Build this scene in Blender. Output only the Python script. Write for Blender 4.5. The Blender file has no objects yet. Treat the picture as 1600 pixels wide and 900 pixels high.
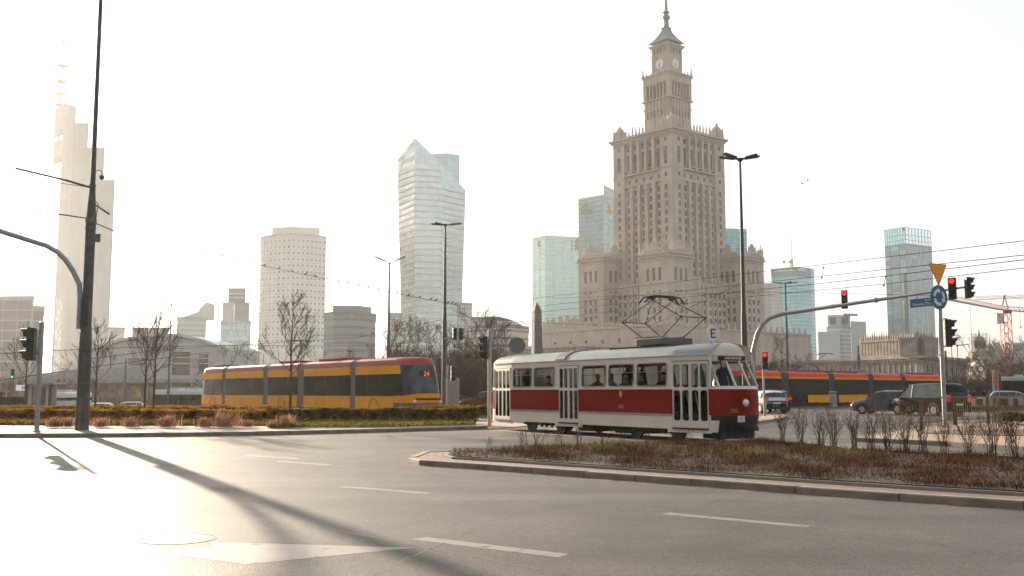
import bpy, math, random
from mathutils import Vector, Matrix
R = math.radians
random.seed(11)
sc = bpy.context.scene
C = sc.collection
# ---------------------------------------------------------------- camera model (35 mm lens, eye 1.4 m up)
F = 1556.0; HC = 1.4; TH = math.atan(162 / F)
cT, sT = math.cos(TH), math.sin(TH)
def px(x, y, d):
    """world point seen at photo pixel x, y at distance d in front of the camera"""
    a = (x - 800) / F; b = (450 - y) / F
    t = d / (cT - b * sT)
    return Vector((a * t, d, HC + (sT + b * cT) * t))
def gp(x, y, z=0.0):
    a = (x - 800) / F; b = (450 - y) / F
    t = (z - HC) / (sT + b * cT)
    return Vector((a * t, t * (cT - b * sT), z))
def gz(x, y):
    """the ground dips to the sunken avenue behind the planted strip"""
    def ss(t): t = max(0.0, min(1.0, t)); return t*t*(3 - 2*t)
    return -1.3 * ss((y - 79) / 14) * ss((-16 - x) / 10)
def xy(x, d):
    p = px(x, 612, d); return Vector((p.x, p.y, 0))
def xg(x, d):
    p = px(x, 612, d); return Vector((p.x, p.y, gz(p.x, p.y)))
# ---------------------------------------------------------------- mesh builder
class MB:
    def __init__(s): s.v = []; s.f = []
    def add(s, vs, fs):
        o = len(s.v)
        s.v += [tuple(v) for v in vs]; s.f += [tuple(i + o for i in f) for f in fs]
        return s
    def box(s, x0, x1, y0, y1, z0, z1):
        return s.add([(x0,y0,z0),(x1,y0,z0),(x1,y1,z0),(x0,y1,z0),(x0,y0,z1),(x1,y0,z1),(x1,y1,z1),(x0,y1,z1)],
                     [(0,3,2,1),(4,5,6,7),(0,1,5,4),(1,2,6,5),(2,3,7,6),(3,0,4,7)])
    def obox(s, c, u, v, w):
        """box about centre c with half-axis vectors u, v, w"""
        c = Vector(c); u = Vector(u); v = Vector(v); w = Vector(w)
        P = [c-u-v-w, c+u-v-w, c+u+v-w, c-u+v-w, c-u-v+w, c+u-v+w, c+u+v+w, c-u+v+w]
        return s.add(P, [(0,3,2,1),(4,5,6,7),(0,1,5,4),(1,2,6,5),(2,3,7,6),(3,0,4,7)])
    def quad(s, a, b, c, d): return s.add([a, b, c, d], [(0,1,2,3)])
    def prism(s, poly, z0, z1):
        n = len(poly)
        vs = [(p[0], p[1], z0) for p in poly] + [(p[0], p[1], z1) for p in poly]
        fs = [tuple(range(n - 1, -1, -1)), tuple(range(n, 2 * n))]
        fs += [(i, (i + 1) % n, (i + 1) % n + n, i + n) for i in range(n)]
        return s.add(vs, fs)
    def slab(s, poly, o, u, v, n, t):
        """2-D outline poly on axes u, v at o, thickened t along n"""
        o = Vector(o); u = Vector(u); v = Vector(v); n = Vector(n); k = len(poly)
        vs = [o + u*p[0] + v*p[1] for p in poly] + [o + u*p[0] + v*p[1] + n*t for p in poly]
        fs = [tuple(range(k - 1, -1, -1)), tuple(range(k, 2*k))] + [(i, (i+1) % k, (i+1) % k + k, i + k) for i in range(k)]
        return s.add(vs, fs)
    def tube(s, pts, r, n=6, caps=True):
        pts = [Vector(p) for p in pts]; m = len(pts)
        rs = r if isinstance(r, (list, tuple)) else [r] * m
        d0 = (pts[1] - pts[0]).normalized()
        a = d0.orthogonal().normalized(); vs = []
        for i in range(m):
            d = ((pts[min(i+1, m-1)] - pts[i]).normalized() + (pts[i] - pts[max(i-1, 0)]).normalized())
            d = d.normalized() if d.length > 1e-6 else d0
            a = a - d * a.dot(d)
            a = a.normalized() if a.length > 1e-6 else d.orthogonal().normalized()
            b = d.cross(a)
            for k in range(n):
                t = 2 * math.pi * k / n
                vs.append(pts[i] + (a * math.cos(t) + b * math.sin(t)) * rs[i])
        fs = [(i*n + k, i*n + (k+1) % n, (i+1)*n + (k+1) % n, (i+1)*n + k) for i in range(m - 1) for k in range(n)]
        if caps: fs += [tuple(range(n - 1, -1, -1)), tuple(range((m-1)*n, m*n))]
        return s.add(vs, fs)
    def lathe(s, prof, c=(0,0,0), n=12, rot=0.0):
        c = Vector(c); m = len(prof)
        vs = [c + Vector((r*math.cos(2*math.pi*k/n + rot), r*math.sin(2*math.pi*k/n + rot), z)) for r, z in prof for k in range(n)]
        fs = [(i*n + k, i*n + (k+1) % n, (i+1)*n + (k+1) % n, (i+1)*n + k) for i in range(m - 1) for k in range(n)]
        fs += [tuple(range(n - 1, -1, -1)), tuple(range((m-1)*n, m*n))]
        return s.add(vs, fs)
    def disc(s, c, nrm, r, t, n=20, rx=None):
        """thin drum of radius r round c, thickness t along nrm"""
        nrm = Vector(nrm).normalized(); c = Vector(c)
        return s.tube([c, c + nrm * t], r, n)
    def ball(s, c, r, n=10, m=6, sz=1.0):
        prof = [(max(1e-3, r*math.sin(math.pi*i/m)), -r*sz*math.cos(math.pi*i/m)) for i in range(m + 1)]
        return s.lathe(prof, c, n)
    def mesh(s, name, mat, smooth=None):
        me = bpy.data.meshes.new(name)
        me.from_pydata(s.v, [], s.f); me.update()
        if smooth is not None:
            me.polygons.foreach_set('use_smooth', [True] * len(me.polygons))
            me.set_sharp_from_angle(angle=R(smooth))
        if mat: me.materials.append(mat)
        return me
    def build(s, name, mat, parent=None, smooth=None, bev=0, label=None, kind=None):
        return put(name, s.mesh(name, mat, smooth), parent, bev, label, kind)
def put(name, me, parent=None, bev=0, label=None, kind=None):
    o = bpy.data.objects.new(name, me); C.objects.link(o)
    if parent: o.parent = parent
    if bev:
        b = o.modifiers.new('edge', 'BEVEL'); b.width = bev; b.segments = 2; b.limit_method = 'ANGLE'; b.angle_limit = R(35)
    if label: o['label'] = label
    if kind: o['kind'] = kind
    return o
def T(name, label, cat, loc=(0,0,0), rz=0.0, group=None):
    o = bpy.data.objects.new(name, None); C.objects.link(o)
    o.empty_display_size = 0.2; o.location = loc; o.rotation_euler = (0, 0, rz)
    return tag(o, label, cat, group)
def tag(o, label, cat, group=None):
    o['label'] = label; o['category'] = cat
    if group: o['group'] = group
    return o
def S(name, mb, mat, smooth=None): return mb.build(name, mat, None, smooth, 0, None, 'structure')
KIDS = {}
def dup(root, loc, rz=None, label=None, group=None, scale=None):
    kids = {}
    for o in C.objects:
        if o.parent: kids.setdefault(o.parent.name, []).append(o)
    def cp(o, parent):
        c = o.copy(); C.objects.link(c)
        if parent: c.parent = parent
        for ch in kids.get(o.name, []): cp(ch, c)
        return c
    r = cp(root, None); r.location = loc
    if rz is not None: r.rotation_euler = (0, 0, rz)
    if scale: r.scale = (scale,)*3 if not isinstance(scale, tuple) else scale
    if label: r['label'] = label
    if group: r['group'] = group
    return r
def shell(rows, key, closed=False):
    """grid of points -> one MB per key (part name)"""
    out = {}
    for i in range(len(rows) - 1):
        n = len(rows[i])
        for j in range(n if closed else n - 1):
            k = key(i, j)
            if k is None: continue
            j2 = (j + 1) % n
            out.setdefault(k, MB()).quad(rows[i][j], rows[i][j2], rows[i+1][j2], rows[i+1][j])
    return out
def weld(o, d=0.001):
    m = o.modifiers.new('weld', 'WELD'); m.merge_threshold = d; return o
def text(txt, size, mat, parent, M, name='lettering', ext=0.004, label=None, bold=0.0):
    """writing on the local plane given by matrix M, centred"""
    cu = bpy.data.curves.new(name, 'FONT'); cu.body = txt; cu.size = size; cu.extrude = ext
    cu.align_x = 'CENTER'; cu.align_y = 'CENTER'; cu.resolution_u = 3; cu.offset = bold
    t = bpy.data.objects.new(name, cu); C.objects.link(t)
    dg = bpy.context.evaluated_depsgraph_get()
    me = bpy.data.meshes.new_from_object(t.evaluated_get(dg))
    bpy.data.objects.remove(t); bpy.data.curves.remove(cu)
    me.transform(M); me.materials.clear(); me.materials.append(mat)
    return put(name, me, parent, 0, label)
def frame(o, u, v):
    """matrix with local x along u, y along v at o"""
    u = Vector(u).normalized(); v = Vector(v).normalized(); n = u.cross(v)
    return Matrix(((u.x, v.x, n.x, o[0]), (u.y, v.y, n.y, o[1]), (u.z, v.z, n.z, o[2]), (0,0,0,1)))
# ---------------------------------------------------------------- materials
def M(name, col, rough=0.6, metal=0.0, var=0.12, scale=3.0, bump=0.0, spec=0.5, emit=None, coat=0.0, detail=4.0, col2=None, streak=None, bscale=None):
    m = bpy.data.materials.new(name); m.use_nodes = True
    nt = m.node_tree; N = nt.nodes; L = nt.links; p = N['Principled BSDF']
    p.inputs['Roughness'].default_value = rough; p.inputs['Metallic'].default_value = metal
    p.inputs['Specular IOR Level'].default_value = spec; p.inputs['Coat Weight'].default_value = coat
    c = (*col, 1)
    tc = N.new('ShaderNodeTexCoord'); no = N.new('ShaderNodeTexNoise')
    no.inputs['Scale'].default_value = scale; no.inputs['Detail'].default_value = detail
    if streak:
        mp = N.new('ShaderNodeMapping'); mp.inputs['Scale'].default_value = streak
        L.new(tc.outputs['Object'], mp.inputs[0]); L.new(mp.outputs[0], no.inputs['Vector'])
    else: L.new(tc.outputs['Object'], no.inputs['Vector'])
    mx = N.new('ShaderNodeMix'); mx.data_type = 'RGBA'
    rp = N.new('ShaderNodeMapRange'); rp.inputs[1].default_value = 0.3; rp.inputs[2].default_value = 0.7
    L.new(no.outputs['Fac'], rp.inputs[0]); L.new(rp.outputs[0], mx.inputs['Factor'])
    if col2: a, b = col, col2
    else: a = tuple(x * (1 - var) for x in col); b = tuple(min(1, x * (1 + var)) for x in col)
    mx.inputs['A'].default_value = (*a, 1); mx.inputs['B'].default_value = (*b, 1)
    L.new(mx.outputs['Result'], p.inputs['Base Color'])
    if bump:
        bn = N.new('ShaderNodeBump'); bn.inputs['Strength'].default_value = bump; bn.inputs['Distance'].default_value = 0.02
        if bscale:
            n2 = N.new('ShaderNodeTexNoise'); n2.inputs['Scale'].default_value = bscale
            L.new(tc.outputs['Object'], n2.inputs['Vector']); L.new(n2.outputs['Fac'], bn.inputs['Height'])
        else: L.new(no.outputs['Fac'], bn.inputs['Height'])
        L.new(bn.outputs[0], p.inputs['Normal'])
    if emit:
        p.inputs['Emission Color'].default_value = (*emit[0], 1); p.inputs['Emission Strength'].default_value = emit[1]
    return m
def leafmat(name, a, b, c, scale=6.0, trans=0.35):
    """leaf cards: colour varies leaf clump by leaf clump, light passes through"""
    m = bpy.data.materials.new(name); m.use_nodes = True
    nt = m.node_tree; N = nt.nodes; L = nt.links; N.remove(N['Principled BSDF'])
    tc = N.new('ShaderNodeTexCoord'); no = N.new('ShaderNodeTexNoise'); no.inputs['Scale'].default_value = scale; no.inputs['Detail'].default_value = 5
    L.new(tc.outputs['Object'], no.inputs['Vector'])
    r = N.new('ShaderNodeValToRGB'); e = r.color_ramp.elements
    e[0].position = 0.36; e[0].color = (*a, 1); e[1].position = 0.64; e[1].color = (*c, 1)
    x = e.new(0.5); x.color = (*b, 1)
    L.new(no.outputs['Fac'], r.inputs[0])
    d = N.new('ShaderNodeBsdfDiffuse'); t = N.new('ShaderNodeBsdfTranslucent'); mx = N.new('ShaderNodeMixShader'); mx.inputs[0].default_value = trans
    L.new(r.outputs[0], d.inputs[0]); L.new(r.outputs[0], t.inputs[0]); L.new(d.outputs[0], mx.inputs[1]); L.new(t.outputs[0], mx.inputs[2])
    L.new(mx.outputs[0], N['Material Output'].inputs[0]); return m
def glassmat(name, tint, ior=1.5, rough=0.03):
    """thin window pane: tinted see-through plus mirror reflection by angle"""
    m = bpy.data.materials.new(name); m.use_nodes = True
    nt = m.node_tree; N = nt.nodes; L = nt.links; N.remove(N['Principled BSDF'])
    fr = N.new('ShaderNodeFresnel'); fr.inputs[0].default_value = ior
    t = N.new('ShaderNodeBsdfTransparent'); t.inputs[0].default_value = (*tint, 1)
    g = N.new('ShaderNodeBsdfGlossy'); g.inputs['Roughness'].default_value = rough; g.inputs[0].default_value = (0.9, 0.95, 0.95, 1)
    mx = N.new('ShaderNodeMixShader')
    L.new(fr.outputs[0], mx.inputs[0]); L.new(t.outputs[0], mx.inputs[1]); L.new(g.outputs[0], mx.inputs[2])
    L.new(mx.outputs[0], N['Material Output'].inputs[0]); return m
def towerglass(name, col, sx=1.6, sz=3.6, metal=0.45, rough=0.16, var=0.35, line=0.55):
    """curtain wall: panes of slightly different tone and tilt in a grid sx by sz metres (local u = x+y, v = z)"""
    m = bpy.data.materials.new(name); m.use_nodes = True
    nt = m.node_tree; N = nt.nodes; L = nt.links; p = N['Principled BSDF']
    p.inputs['Roughness'].default_value = rough; p.inputs['Metallic'].default_value = metal
    tc = N.new('ShaderNodeTexCoord'); sp = N.new('ShaderNodeSeparateXYZ'); L.new(tc.outputs['Object'], sp.inputs[0])
    ad = N.new('ShaderNodeMath'); ad.operation = 'ADD'; L.new(sp.outputs[0], ad.inputs[0])
    mu = N.new('ShaderNodeMath'); mu.operation = 'MULTIPLY'; mu.inputs[1].default_value = 0.83; L.new(sp.outputs[1], mu.inputs[0]); L.new(mu.outputs[0], ad.inputs[1])
    cb = N.new('ShaderNodeCombineXYZ'); L.new(ad.outputs[0], cb.inputs[0]); L.new(sp.outputs[2], cb.inputs[1])
    br = N.new('ShaderNodeTexBrick'); br.offset = 0.0; br.squash = 1.0
    br.inputs['Scale'].default_value = 1.0; br.inputs['Brick Width'].default_value = sx; br.inputs['Row Height'].default_value = sz
    br.inputs['Mortar Size'].default_value = 0.09; br.inputs['Bias'].default_value = 0.0
    br.inputs['Color1'].default_value = (*[x*(1-var) for x in col], 1); br.inputs['Color2'].default_value = (*[min(1, x*(1+var)) for x in col], 1)
    br.inputs['Mortar'].default_value = (*[x*line for x in col], 1)
    L.new(cb.outputs[0], br.inputs['Vector']); L.new(br.outputs['Color'], p.inputs['Base Color'])
    return m
m_stone = M('weathered sandstone', (0.45, 0.37, 0.285), 0.85, var=0.2, scale=0.25, bump=0.3, streak=(1,1,0.35), bscale=4)
m_stone2 = M('grey sandstone', (0.38, 0.325, 0.26), 0.85, var=0.16, scale=0.3, bump=0.3, bscale=4)
m_stone3 = M('pale carved stone', (0.46, 0.385, 0.305), 0.85, var=0.22, scale=1.2, bump=0.4)
m_wing = M('dark window glass', (0.03, 0.033, 0.032), 0.2, var=0.5, scale=0.35, spec=0.6)
m_copper = M('aged copper roof', (0.17, 0.22, 0.19), 0.6, var=0.25, scale=1.0)
m_white = M('white clock dial', (0.75, 0.77, 0.74), 0.5, var=0.05)
m_black = M('black paint', (0.015, 0.015, 0.016), 0.5, var=0.2)
m_wire = M('sooty wire', (0.02, 0.02, 0.02), 1.0, var=0.1, spec=0.0)
m_dark = M('dark grime metal', (0.03, 0.027, 0.025), 0.7, var=0.3, scale=5)
m_gold = M('gilded metal', (0.6, 0.4, 0.18), 0.4, 0.6)
m_grey = M('galvanised steel', (0.34, 0.34, 0.33), 0.5, 0.35, var=0.12, scale=6)
m_pole = M('dark painted mast', (0.075, 0.068, 0.060), 0.6, 0.1, var=0.25, scale=5, bump=0.1)
m_pole2 = M('grey brown mast', (0.11, 0.105, 0.095), 0.6, 0.2, var=0.2, scale=5)
m_conc = M('concrete', (0.33, 0.31, 0.28), 0.85, var=0.18, scale=2, bump=0.25)
m_rubber = M('tyre rubber', (0.02, 0.02, 0.021), 0.8, var=0.2, scale=10)
m_rim = M('alloy rim', (0.5, 0.5, 0.5), 0.35, 0.7, var=0.15, scale=8)
m_redlens = M('red tail lamp', (0.5, 0.02, 0.01), 0.2, var=0.1, emit=((1, 0.04, 0.015), 0.12))
m_sigred = M('lit red signal', (0.6, 0.03, 0.01), 0.3, var=0.05, emit=((1, 0.03, 0.01), 0.55))
m_siggreen = M('lit green signal', (0.05, 0.6, 0.4), 0.3, var=0.05, emit=((0.1, 0.9, 0.55), 0.5))
m_lens = M('unlit signal lens', (0.03, 0.03, 0.028), 0.25, var=0.3)
m_chrome = M('chrome', (0.75, 0.75, 0.73), 0.18, 0.95, var=0.05)
m_lamp = M('clear headlamp', (0.85, 0.85, 0.82), 0.12, var=0.05, spec=0.8)
m_plate = M('number plate', (0.75, 0.75, 0.7), 0.5, var=0.05)
m_pane = glassmat('tram window pane', (0.80, 0.81, 0.79), 1.2)
m_paned = glassmat('tinted pane', (0.12, 0.13, 0.125))
m_cargl = M('car window glass', (0.05, 0.065, 0.065), 0.08, var=0.4, scale=1.5, spec=0.32)
m_wood = M('bare twig bark', (0.095, 0.060, 0.040), 0.9, var=0.3, scale=6)
m_woodgrey = M('hazy grey bark', (0.10, 0.072, 0.055), 0.9, var=0.3, scale=6)
# ---------------------------------------------------------------- camera, sky, sun, haze
cam = bpy.data.cameras.new('camera'); co = bpy.data.objects.new('camera', cam); C.objects.link(co)
cam.sensor_width = 36; cam.lens = 36 * F / 1600; cam.clip_end = 6000; cam.clip_start = 0.1
co.location = (0, 0, HC); co.rotation_euler = (math.pi/2 + TH, 0, 0); sc.camera = co
SUN_AZ, SUN_EL = R(-28.5), R(12.0)                 # azimuth from the view axis, elevation
sv = Vector((math.sin(SUN_AZ)*math.cos(SUN_EL), math.cos(SUN_AZ)*math.cos(SUN_EL), math.sin(SUN_EL)))
w = bpy.data.worlds.new('World'); sc.world = w; w.use_nodes = True
nt = w.node_tree; bg = nt.nodes['Background']
sky = nt.nodes.new('ShaderNodeTexSky'); sky.sky_type = 'NISHITA'; sky.sun_disc = False
sky.sun_elevation = SUN_EL; sky.sun_rotation = SUN_AZ
sky.dust_density = 3.0; sky.air_density = 1.0; sky.ozone_density = 2.5
hs_ = nt.nodes.new('ShaderNodeHueSaturation'); hs_.inputs['Saturation'].default_value = 0.65     # thin cloud greys the blue and the gold alike
nt.links.new(sky.outputs[0], hs_.inputs['Color']); gm_ = nt.nodes.new('ShaderNodeGamma'); gm_.inputs[1].default_value = 0.5        # high thin cloud evens the dome out
nt.links.new(hs_.outputs[0], gm_.inputs[0]); nt.links.new(gm_.outputs[0], bg.inputs[0]); bg.inputs[1].default_value = 0.15
sl = bpy.data.lights.new('sun', 'SUN'); sl.energy = 4.0; sl.angle = R(0.6); sl.color = (1.0, 0.82, 0.62)
so = bpy.data.objects.new('sun', sl); C.objects.link(so); so.rotation_euler = sv.to_track_quat('Z', 'Y').to_euler(); so.location = (-30, 60, 40)
sc.view_settings.view_transform = 'Standard'; sc.view_settings.look = 'None'
sc.view_settings.gamma = 1; sc.view_settings.exposure = 1.85; sc.view_settings.use_curve_mapping = False
sc.cycles.use_denoising = True; sc.cycles.max_bounces = 6; sc.cycles.transparent_max_bounces = 16; sc.cycles.volume_bounces = 1
sc.cycles.caustics_reflective = False; sc.cycles.caustics_refractive = False
hz = MB().box(-900, 1100, -190, 1500, -2.6, 330)
hm = bpy.data.materials.new('pale haze'); hm.use_nodes = True
hn = hm.node_tree; hn.nodes.remove(hn.nodes['Principled BSDF'])
vol = hn.nodes.new('ShaderNodeVolumePrincipled'); vol.inputs['Color'].default_value = (0.93, 0.935, 0.925, 1)
vol.inputs['Density'].default_value = 0.00015; vol.inputs['Anisotropy'].default_value = 0.48
hn.links.new(vol.outputs[0], hn.nodes['Material Output'].inputs['Volume'])
hz.build('haze', hm, None, kind='stuff')
# ---------------------------------------------------------------- ground, road, pavements
def asphalt(name, base, band=True):
    m = M(name, base, 0.5, var=0.2, scale=0.35, detail=6)
    nt = m.node_tree; N = nt.nodes; L = nt.links; p = N['Principled BSDF']
    mx = N['Mix']; tc = N['Texture Coordinate']
    # tyre-worn bands along the lanes
    mp = N.new('ShaderNodeMapping'); mp.inputs['Rotation'].default_value = (0, 0, R(40)); mp.inputs['Scale'].default_value = (0.035, 0.62, 1)
    L.new(tc.outputs['Object'], mp.inputs[0])
    wv = N.new('ShaderNodeTexNoise'); wv.inputs['Scale'].default_value = 1.0; wv.inputs['Detail'].default_value = 3; L.new(mp.outputs[0], wv.inputs['Vector'])
    fine = N.new('ShaderNodeTexNoise'); fine.inputs['Scale'].default_value = 55; fine.inputs['Detail'].default_value = 3; L.new(tc.outputs['Object'], fine.inputs['Vector'])
    def rng(src, a, b, lo=0.3, hi=0.7):
        r = N.new('ShaderNodeMapRange'); r.inputs[1].default_value = lo; r.inputs[2].default_value = hi; r.inputs[3].default_value = a; r.inputs[4].default_value = b
        L.new(src, r.inputs[0]); return r.outputs[0]
    mid = N.new('ShaderNodeTexNoise'); mid.inputs['Scale'].default_value = 16; mid.inputs['Detail'].default_value = 4; L.new(tc.outputs['Object'], mid.inputs['Vector'])
    wob = N.new('ShaderNodeTexNoise'); wob.inputs['Scale'].default_value = 1.4; wob.inputs['Detail'].default_value = 6; L.new(tc.outputs['Object'], wob.inputs['Vector'])
    wv2 = N.new('ShaderNodeVectorMath'); wv2.operation = 'SCALE'; wv2.inputs['Scale'].default_value = 1.6; L.new(wob.outputs['Color'], wv2.inputs[0])
    ad2 = N.new('ShaderNodeVectorMath'); ad2.operation = 'ADD'; L.new(tc.outputs['Object'], ad2.inputs[0]); L.new(wv2.outputs[0], ad2.inputs[1])
    vo = N.new('ShaderNodeTexVoronoi'); vo.feature = 'DISTANCE_TO_EDGE'; vo.inputs['Scale'].default_value = 0.22; L.new(ad2.outputs[0], vo.inputs['Vector'])
    crack = rng(vo.outputs['Distance'], 0.8, 1.0, 0.001, 0.005)
    stain = rng(wob.outputs['Fac'], 0.86, 1.12)
    m0 = N.new('ShaderNodeMath'); m0.operation = 'MULTIPLY'; L.new(crack, m0.inputs[0]); L.new(stain, m0.inputs[1])
    m1 = N.new('ShaderNodeMath'); m1.operation = 'MULTIPLY'; L.new(m0.outputs[0], m1.inputs[0]); L.new(rng(mid.outputs['Fac'], 0.72, 1.28), m1.inputs[1])
    mul = N.new('ShaderNodeMath'); mul.operation = 'MULTIPLY'; L.new(rng(wv.outputs['Fac'], 0.68, 1.32), mul.inputs[0]); L.new(rng(fine.outputs['Fac'], 0.5, 1.5), mul.inputs[1])
    mul2 = N.new('ShaderNodeMath'); mul2.operation = 'MULTIPLY'; L.new(mul.outputs[0], mul2.inputs[0]); L.new(m1.outputs[0], mul2.inputs[1])
    vm = N.new('ShaderNodeVectorMath'); vm.operation = 'SCALE'; L.new(mx.outputs['Result'], vm.inputs[0]); L.new(mul2.outputs[0], vm.inputs['Scale'])
    L.new(vm.outputs[0], p.inputs['Base Color'])
    L.new(rng(wv.outputs['Fac'], 0.66, 0.54), p.inputs['Roughness'])
    p.inputs['Specular IOR Level'].default_value = 0.24
    bn = N.new('ShaderNodeBump'); bn.inputs['Strength'].default_value = 0.5; bn.inputs['Distance'].default_value = 0.012
    L.new(fine.outputs['Fac'], bn.inputs['Height']); L.new(bn.outputs[0], p.inputs['Normal'])
    return m
m_road = asphalt('worn asphalt', (0.104, 0.092, 0.076))
m_ground = M('city ground paving', (0.17, 0.155, 0.135), 0.85, var=0.2, scale=0.2)
m_soil = M('bark and soil', (0.034, 0.020, 0.012), 0.95, var=0.5, scale=5, bump=1.0, detail=8)
m_pave = M('concrete paving stones', (0.30, 0.26, 0.22), 0.85, var=0.15, scale=3, bump=0.2)
m_kerb = M('kerb stone', (0.27, 0.215, 0.165), 0.85, var=0.25, scale=4, bump=0.3)
m_tan = M('sandy footway', (0.36, 0.26, 0.18), 0.9, var=0.2, scale=2, bump=0.3)
m_earth = M('bare brown earth', (0.13, 0.075, 0.04), 0.95, var=0.3, scale=3, bump=0.6)
m_bedgr = M('leaf strewn bed soil', (0.12, 0.09, 0.04), 0.95, var=0.4, scale=4, bump=0.8)
def bricks(name, a, b, mort, w=0.2, h=0.1, rot=0.0):
    m = M(name, a, 0.85); nt = m.node_tree; N = nt.nodes; L = nt.links; p = N['Principled BSDF']
    tc = N['Texture Coordinate']; mp = N.new('ShaderNodeMapping'); mp.inputs['Rotation'].default_value = (0, 0, rot); L.new(tc.outputs['Object'], mp.inputs[0])
    br = N.new('ShaderNodeTexBrick'); br.inputs['Scale'].default_value = 1; br.inputs['Brick Width'].default_value = w; br.inputs['Row Height'].default_value = h
    br.inputs['Mortar Size'].default_value = 0.012; br.inputs['Color1'].default_value = (*a, 1); br.inputs['Color2'].default_value = (*b, 1); br.inputs['Mortar'].default_value = (*mort, 1)
    L.new(mp.outputs[0], br.inputs['Vector'])
    no = N['Noise Texture']; no.inputs['Scale'].default_value = 1.3
    mix = N.new('ShaderNodeMix'); mix.data_type = 'RGBA'; mix.blend_type = 'MULTIPLY'; mix.inputs['Factor'].default_value = 0.6
    L.new(br.outputs['Color'], mix.inputs['A']); L.new(no.outputs['Color'], mix.inputs['B']); L.new(mix.outputs['Result'], p.inputs['Base Color'])
    bn = N.new('ShaderNodeBump'); bn.inputs['Strength'].default_value = 0.6; bn.inputs['Distance'].default_value = 0.01
    L.new(br.outputs['Fac'], bn.inputs['Height']); bn.invert = True; L.new(bn.outputs[0], p.inputs['Normal'])
    return m
m_brick = bricks('brick paving', (0.36, 0.27, 0.20), (0.24, 0.18, 0.14), (0.10, 0.08, 0.06), 0.22, 0.11, R(42))
m_brick2 = bricks('pavement slabs', (0.42, 0.36, 0.31), (0.34, 0.29, 0.25), (0.2, 0.17, 0.14), 0.5, 0.5, R(-25))
def paint(name, wear):
    m = M(name, (0.25, 0.225, 0.195), 0.6, var=0.1)
    nt = m.node_tree; N = nt.nodes; L = nt.links; p = N['Principled BSDF']
    no = N.new('ShaderNodeTexNoise'); no.inputs['Scale'].default_value = 7; no.inputs['Detail'].default_value = 7
    L.new(N['Texture Coordinate'].outputs['Object'], no.inputs['Vector'])
    r = N.new('ShaderNodeMapRange'); r.inputs[1].default_value = wear; r.inputs[2].default_value = wear + 0.22
    L.new(no.outputs['Fac'], r.inputs[0]); L.new(r.outputs[0], p.inputs['Alpha']); return m
m_paint = paint('worn road paint', 0.20)
m_paint2 = paint('faded road paint', 0.18)
gx = [-2500, -900, -400, -220] + list(range(-160, 161, 4)) + [220, 400, 900, 2500]; gy = [-260, -120, -60] + list(range(-20, 181, 4)) + [220, 300, 500, 1000, 2000, 4000]
S('ground', shell([[Vector((x, y, gz(x, y) - 0.03)) for x in gx] for y in gy], lambda i, j: 'g')['g'], m_ground, 40)
S('road', MB().prism([(-160,-25),(150,-25),(150,150),(-12,150),(-12,78),(-160,78)], -0.03, 0.0), m_road)
def P2(l): return [tuple(gp(*q).xy) for q in l]
def offset(poly, d):
    """shrink a counter-clockwise polygon by d"""
    out = []; n = len(poly)
    for i in range(n):
        a = Vector(poly[i-1]); b = Vector(poly[i]); c = Vector(poly[(i+1) % n])
        n1 = (b - a).normalized(); n2 = (c - b).normalized()
        p1 = Vector((-n1.y, n1.x)); p2 = Vector((-n2.y, n2.x)); k = (p1 + p2)
        k = k / max(0.35, k.length_squared / 2)
        out.append(tuple(b + k * d))
    return out
def ccw(p):
    a = sum(p[i-1][0]*p[i][1] - p[i][0]*p[i-1][1] for i in range(len(p)))
    return p if a > 0 else p[::-1]
def smoothpoly(p, it=2):
    for _ in range(it):
        q = []
        for i in range(len(p)):
            a = Vector(p[i]); b = Vector(p[(i+1) % len(p)])
            q += [tuple(a*0.75 + b*0.25), tuple(a*0.25 + b*0.75)]
        p = q
    return p
def ring(outer, inner, z0, z1):
    mb = MB(); n = len(outer)
    for i in range(n):
        j = (i+1) % n
        a, b, c, d = outer[i], outer[j], inner[j], inner[i]
        mb.quad((*a,z0),(*b,z0),(*b,z1),(*a,z1)); mb.quad((*a,z1),(*b,z1),(*c,z1),(*d,z1)); mb.quad((*d,z1),(*c,z1),(*c,z0),(*d,z0))
    return mb
def seg_kerb(poly, wdt, z1, name):
    """kerb of separate stones 1 m long round poly with open joints"""
    mb = MB(); inn = offset(poly, wdt); n = len(poly)
    for i in range(n):
        a, b, c, d = Vector(poly[i]), Vector(poly[(i+1) % n]), Vector(inn[(i+1) % n]), Vector(inn[i])
        k = max(1, int((b - a).length / 1.0)); e = 0.010 / max(0.05, (b - a).length / k)
        for s in range(k):
            t0, t1 = (s + e) / k, (s + 1 - e) / k
            q = [a.lerp(b, t0), a.lerp(b, t1), d.lerp(c, t1), d.lerp(c, t0)]
            zz = z1 + random.uniform(-0.006, 0.006)
            ch = 0.015
            q2 = [q[0].lerp(q[3], ch/wdt), q[1].lerp(q[2], ch/wdt), q[2], q[3]]
            mb.add([(*p, 0.0) for p in q] + [(*p, zz - ch) for p in q] + [(*p, zz) for p in q2],
                   [(0,1,5,4),(1,2,6,5),(2,3,7,6),(3,0,4,7),(4,5,9,8),(5,6,10,9),(6,7,11,10),(7,4,8,11),(8,9,10,11)])
    return S(name, mb, m_kerb)
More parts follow.
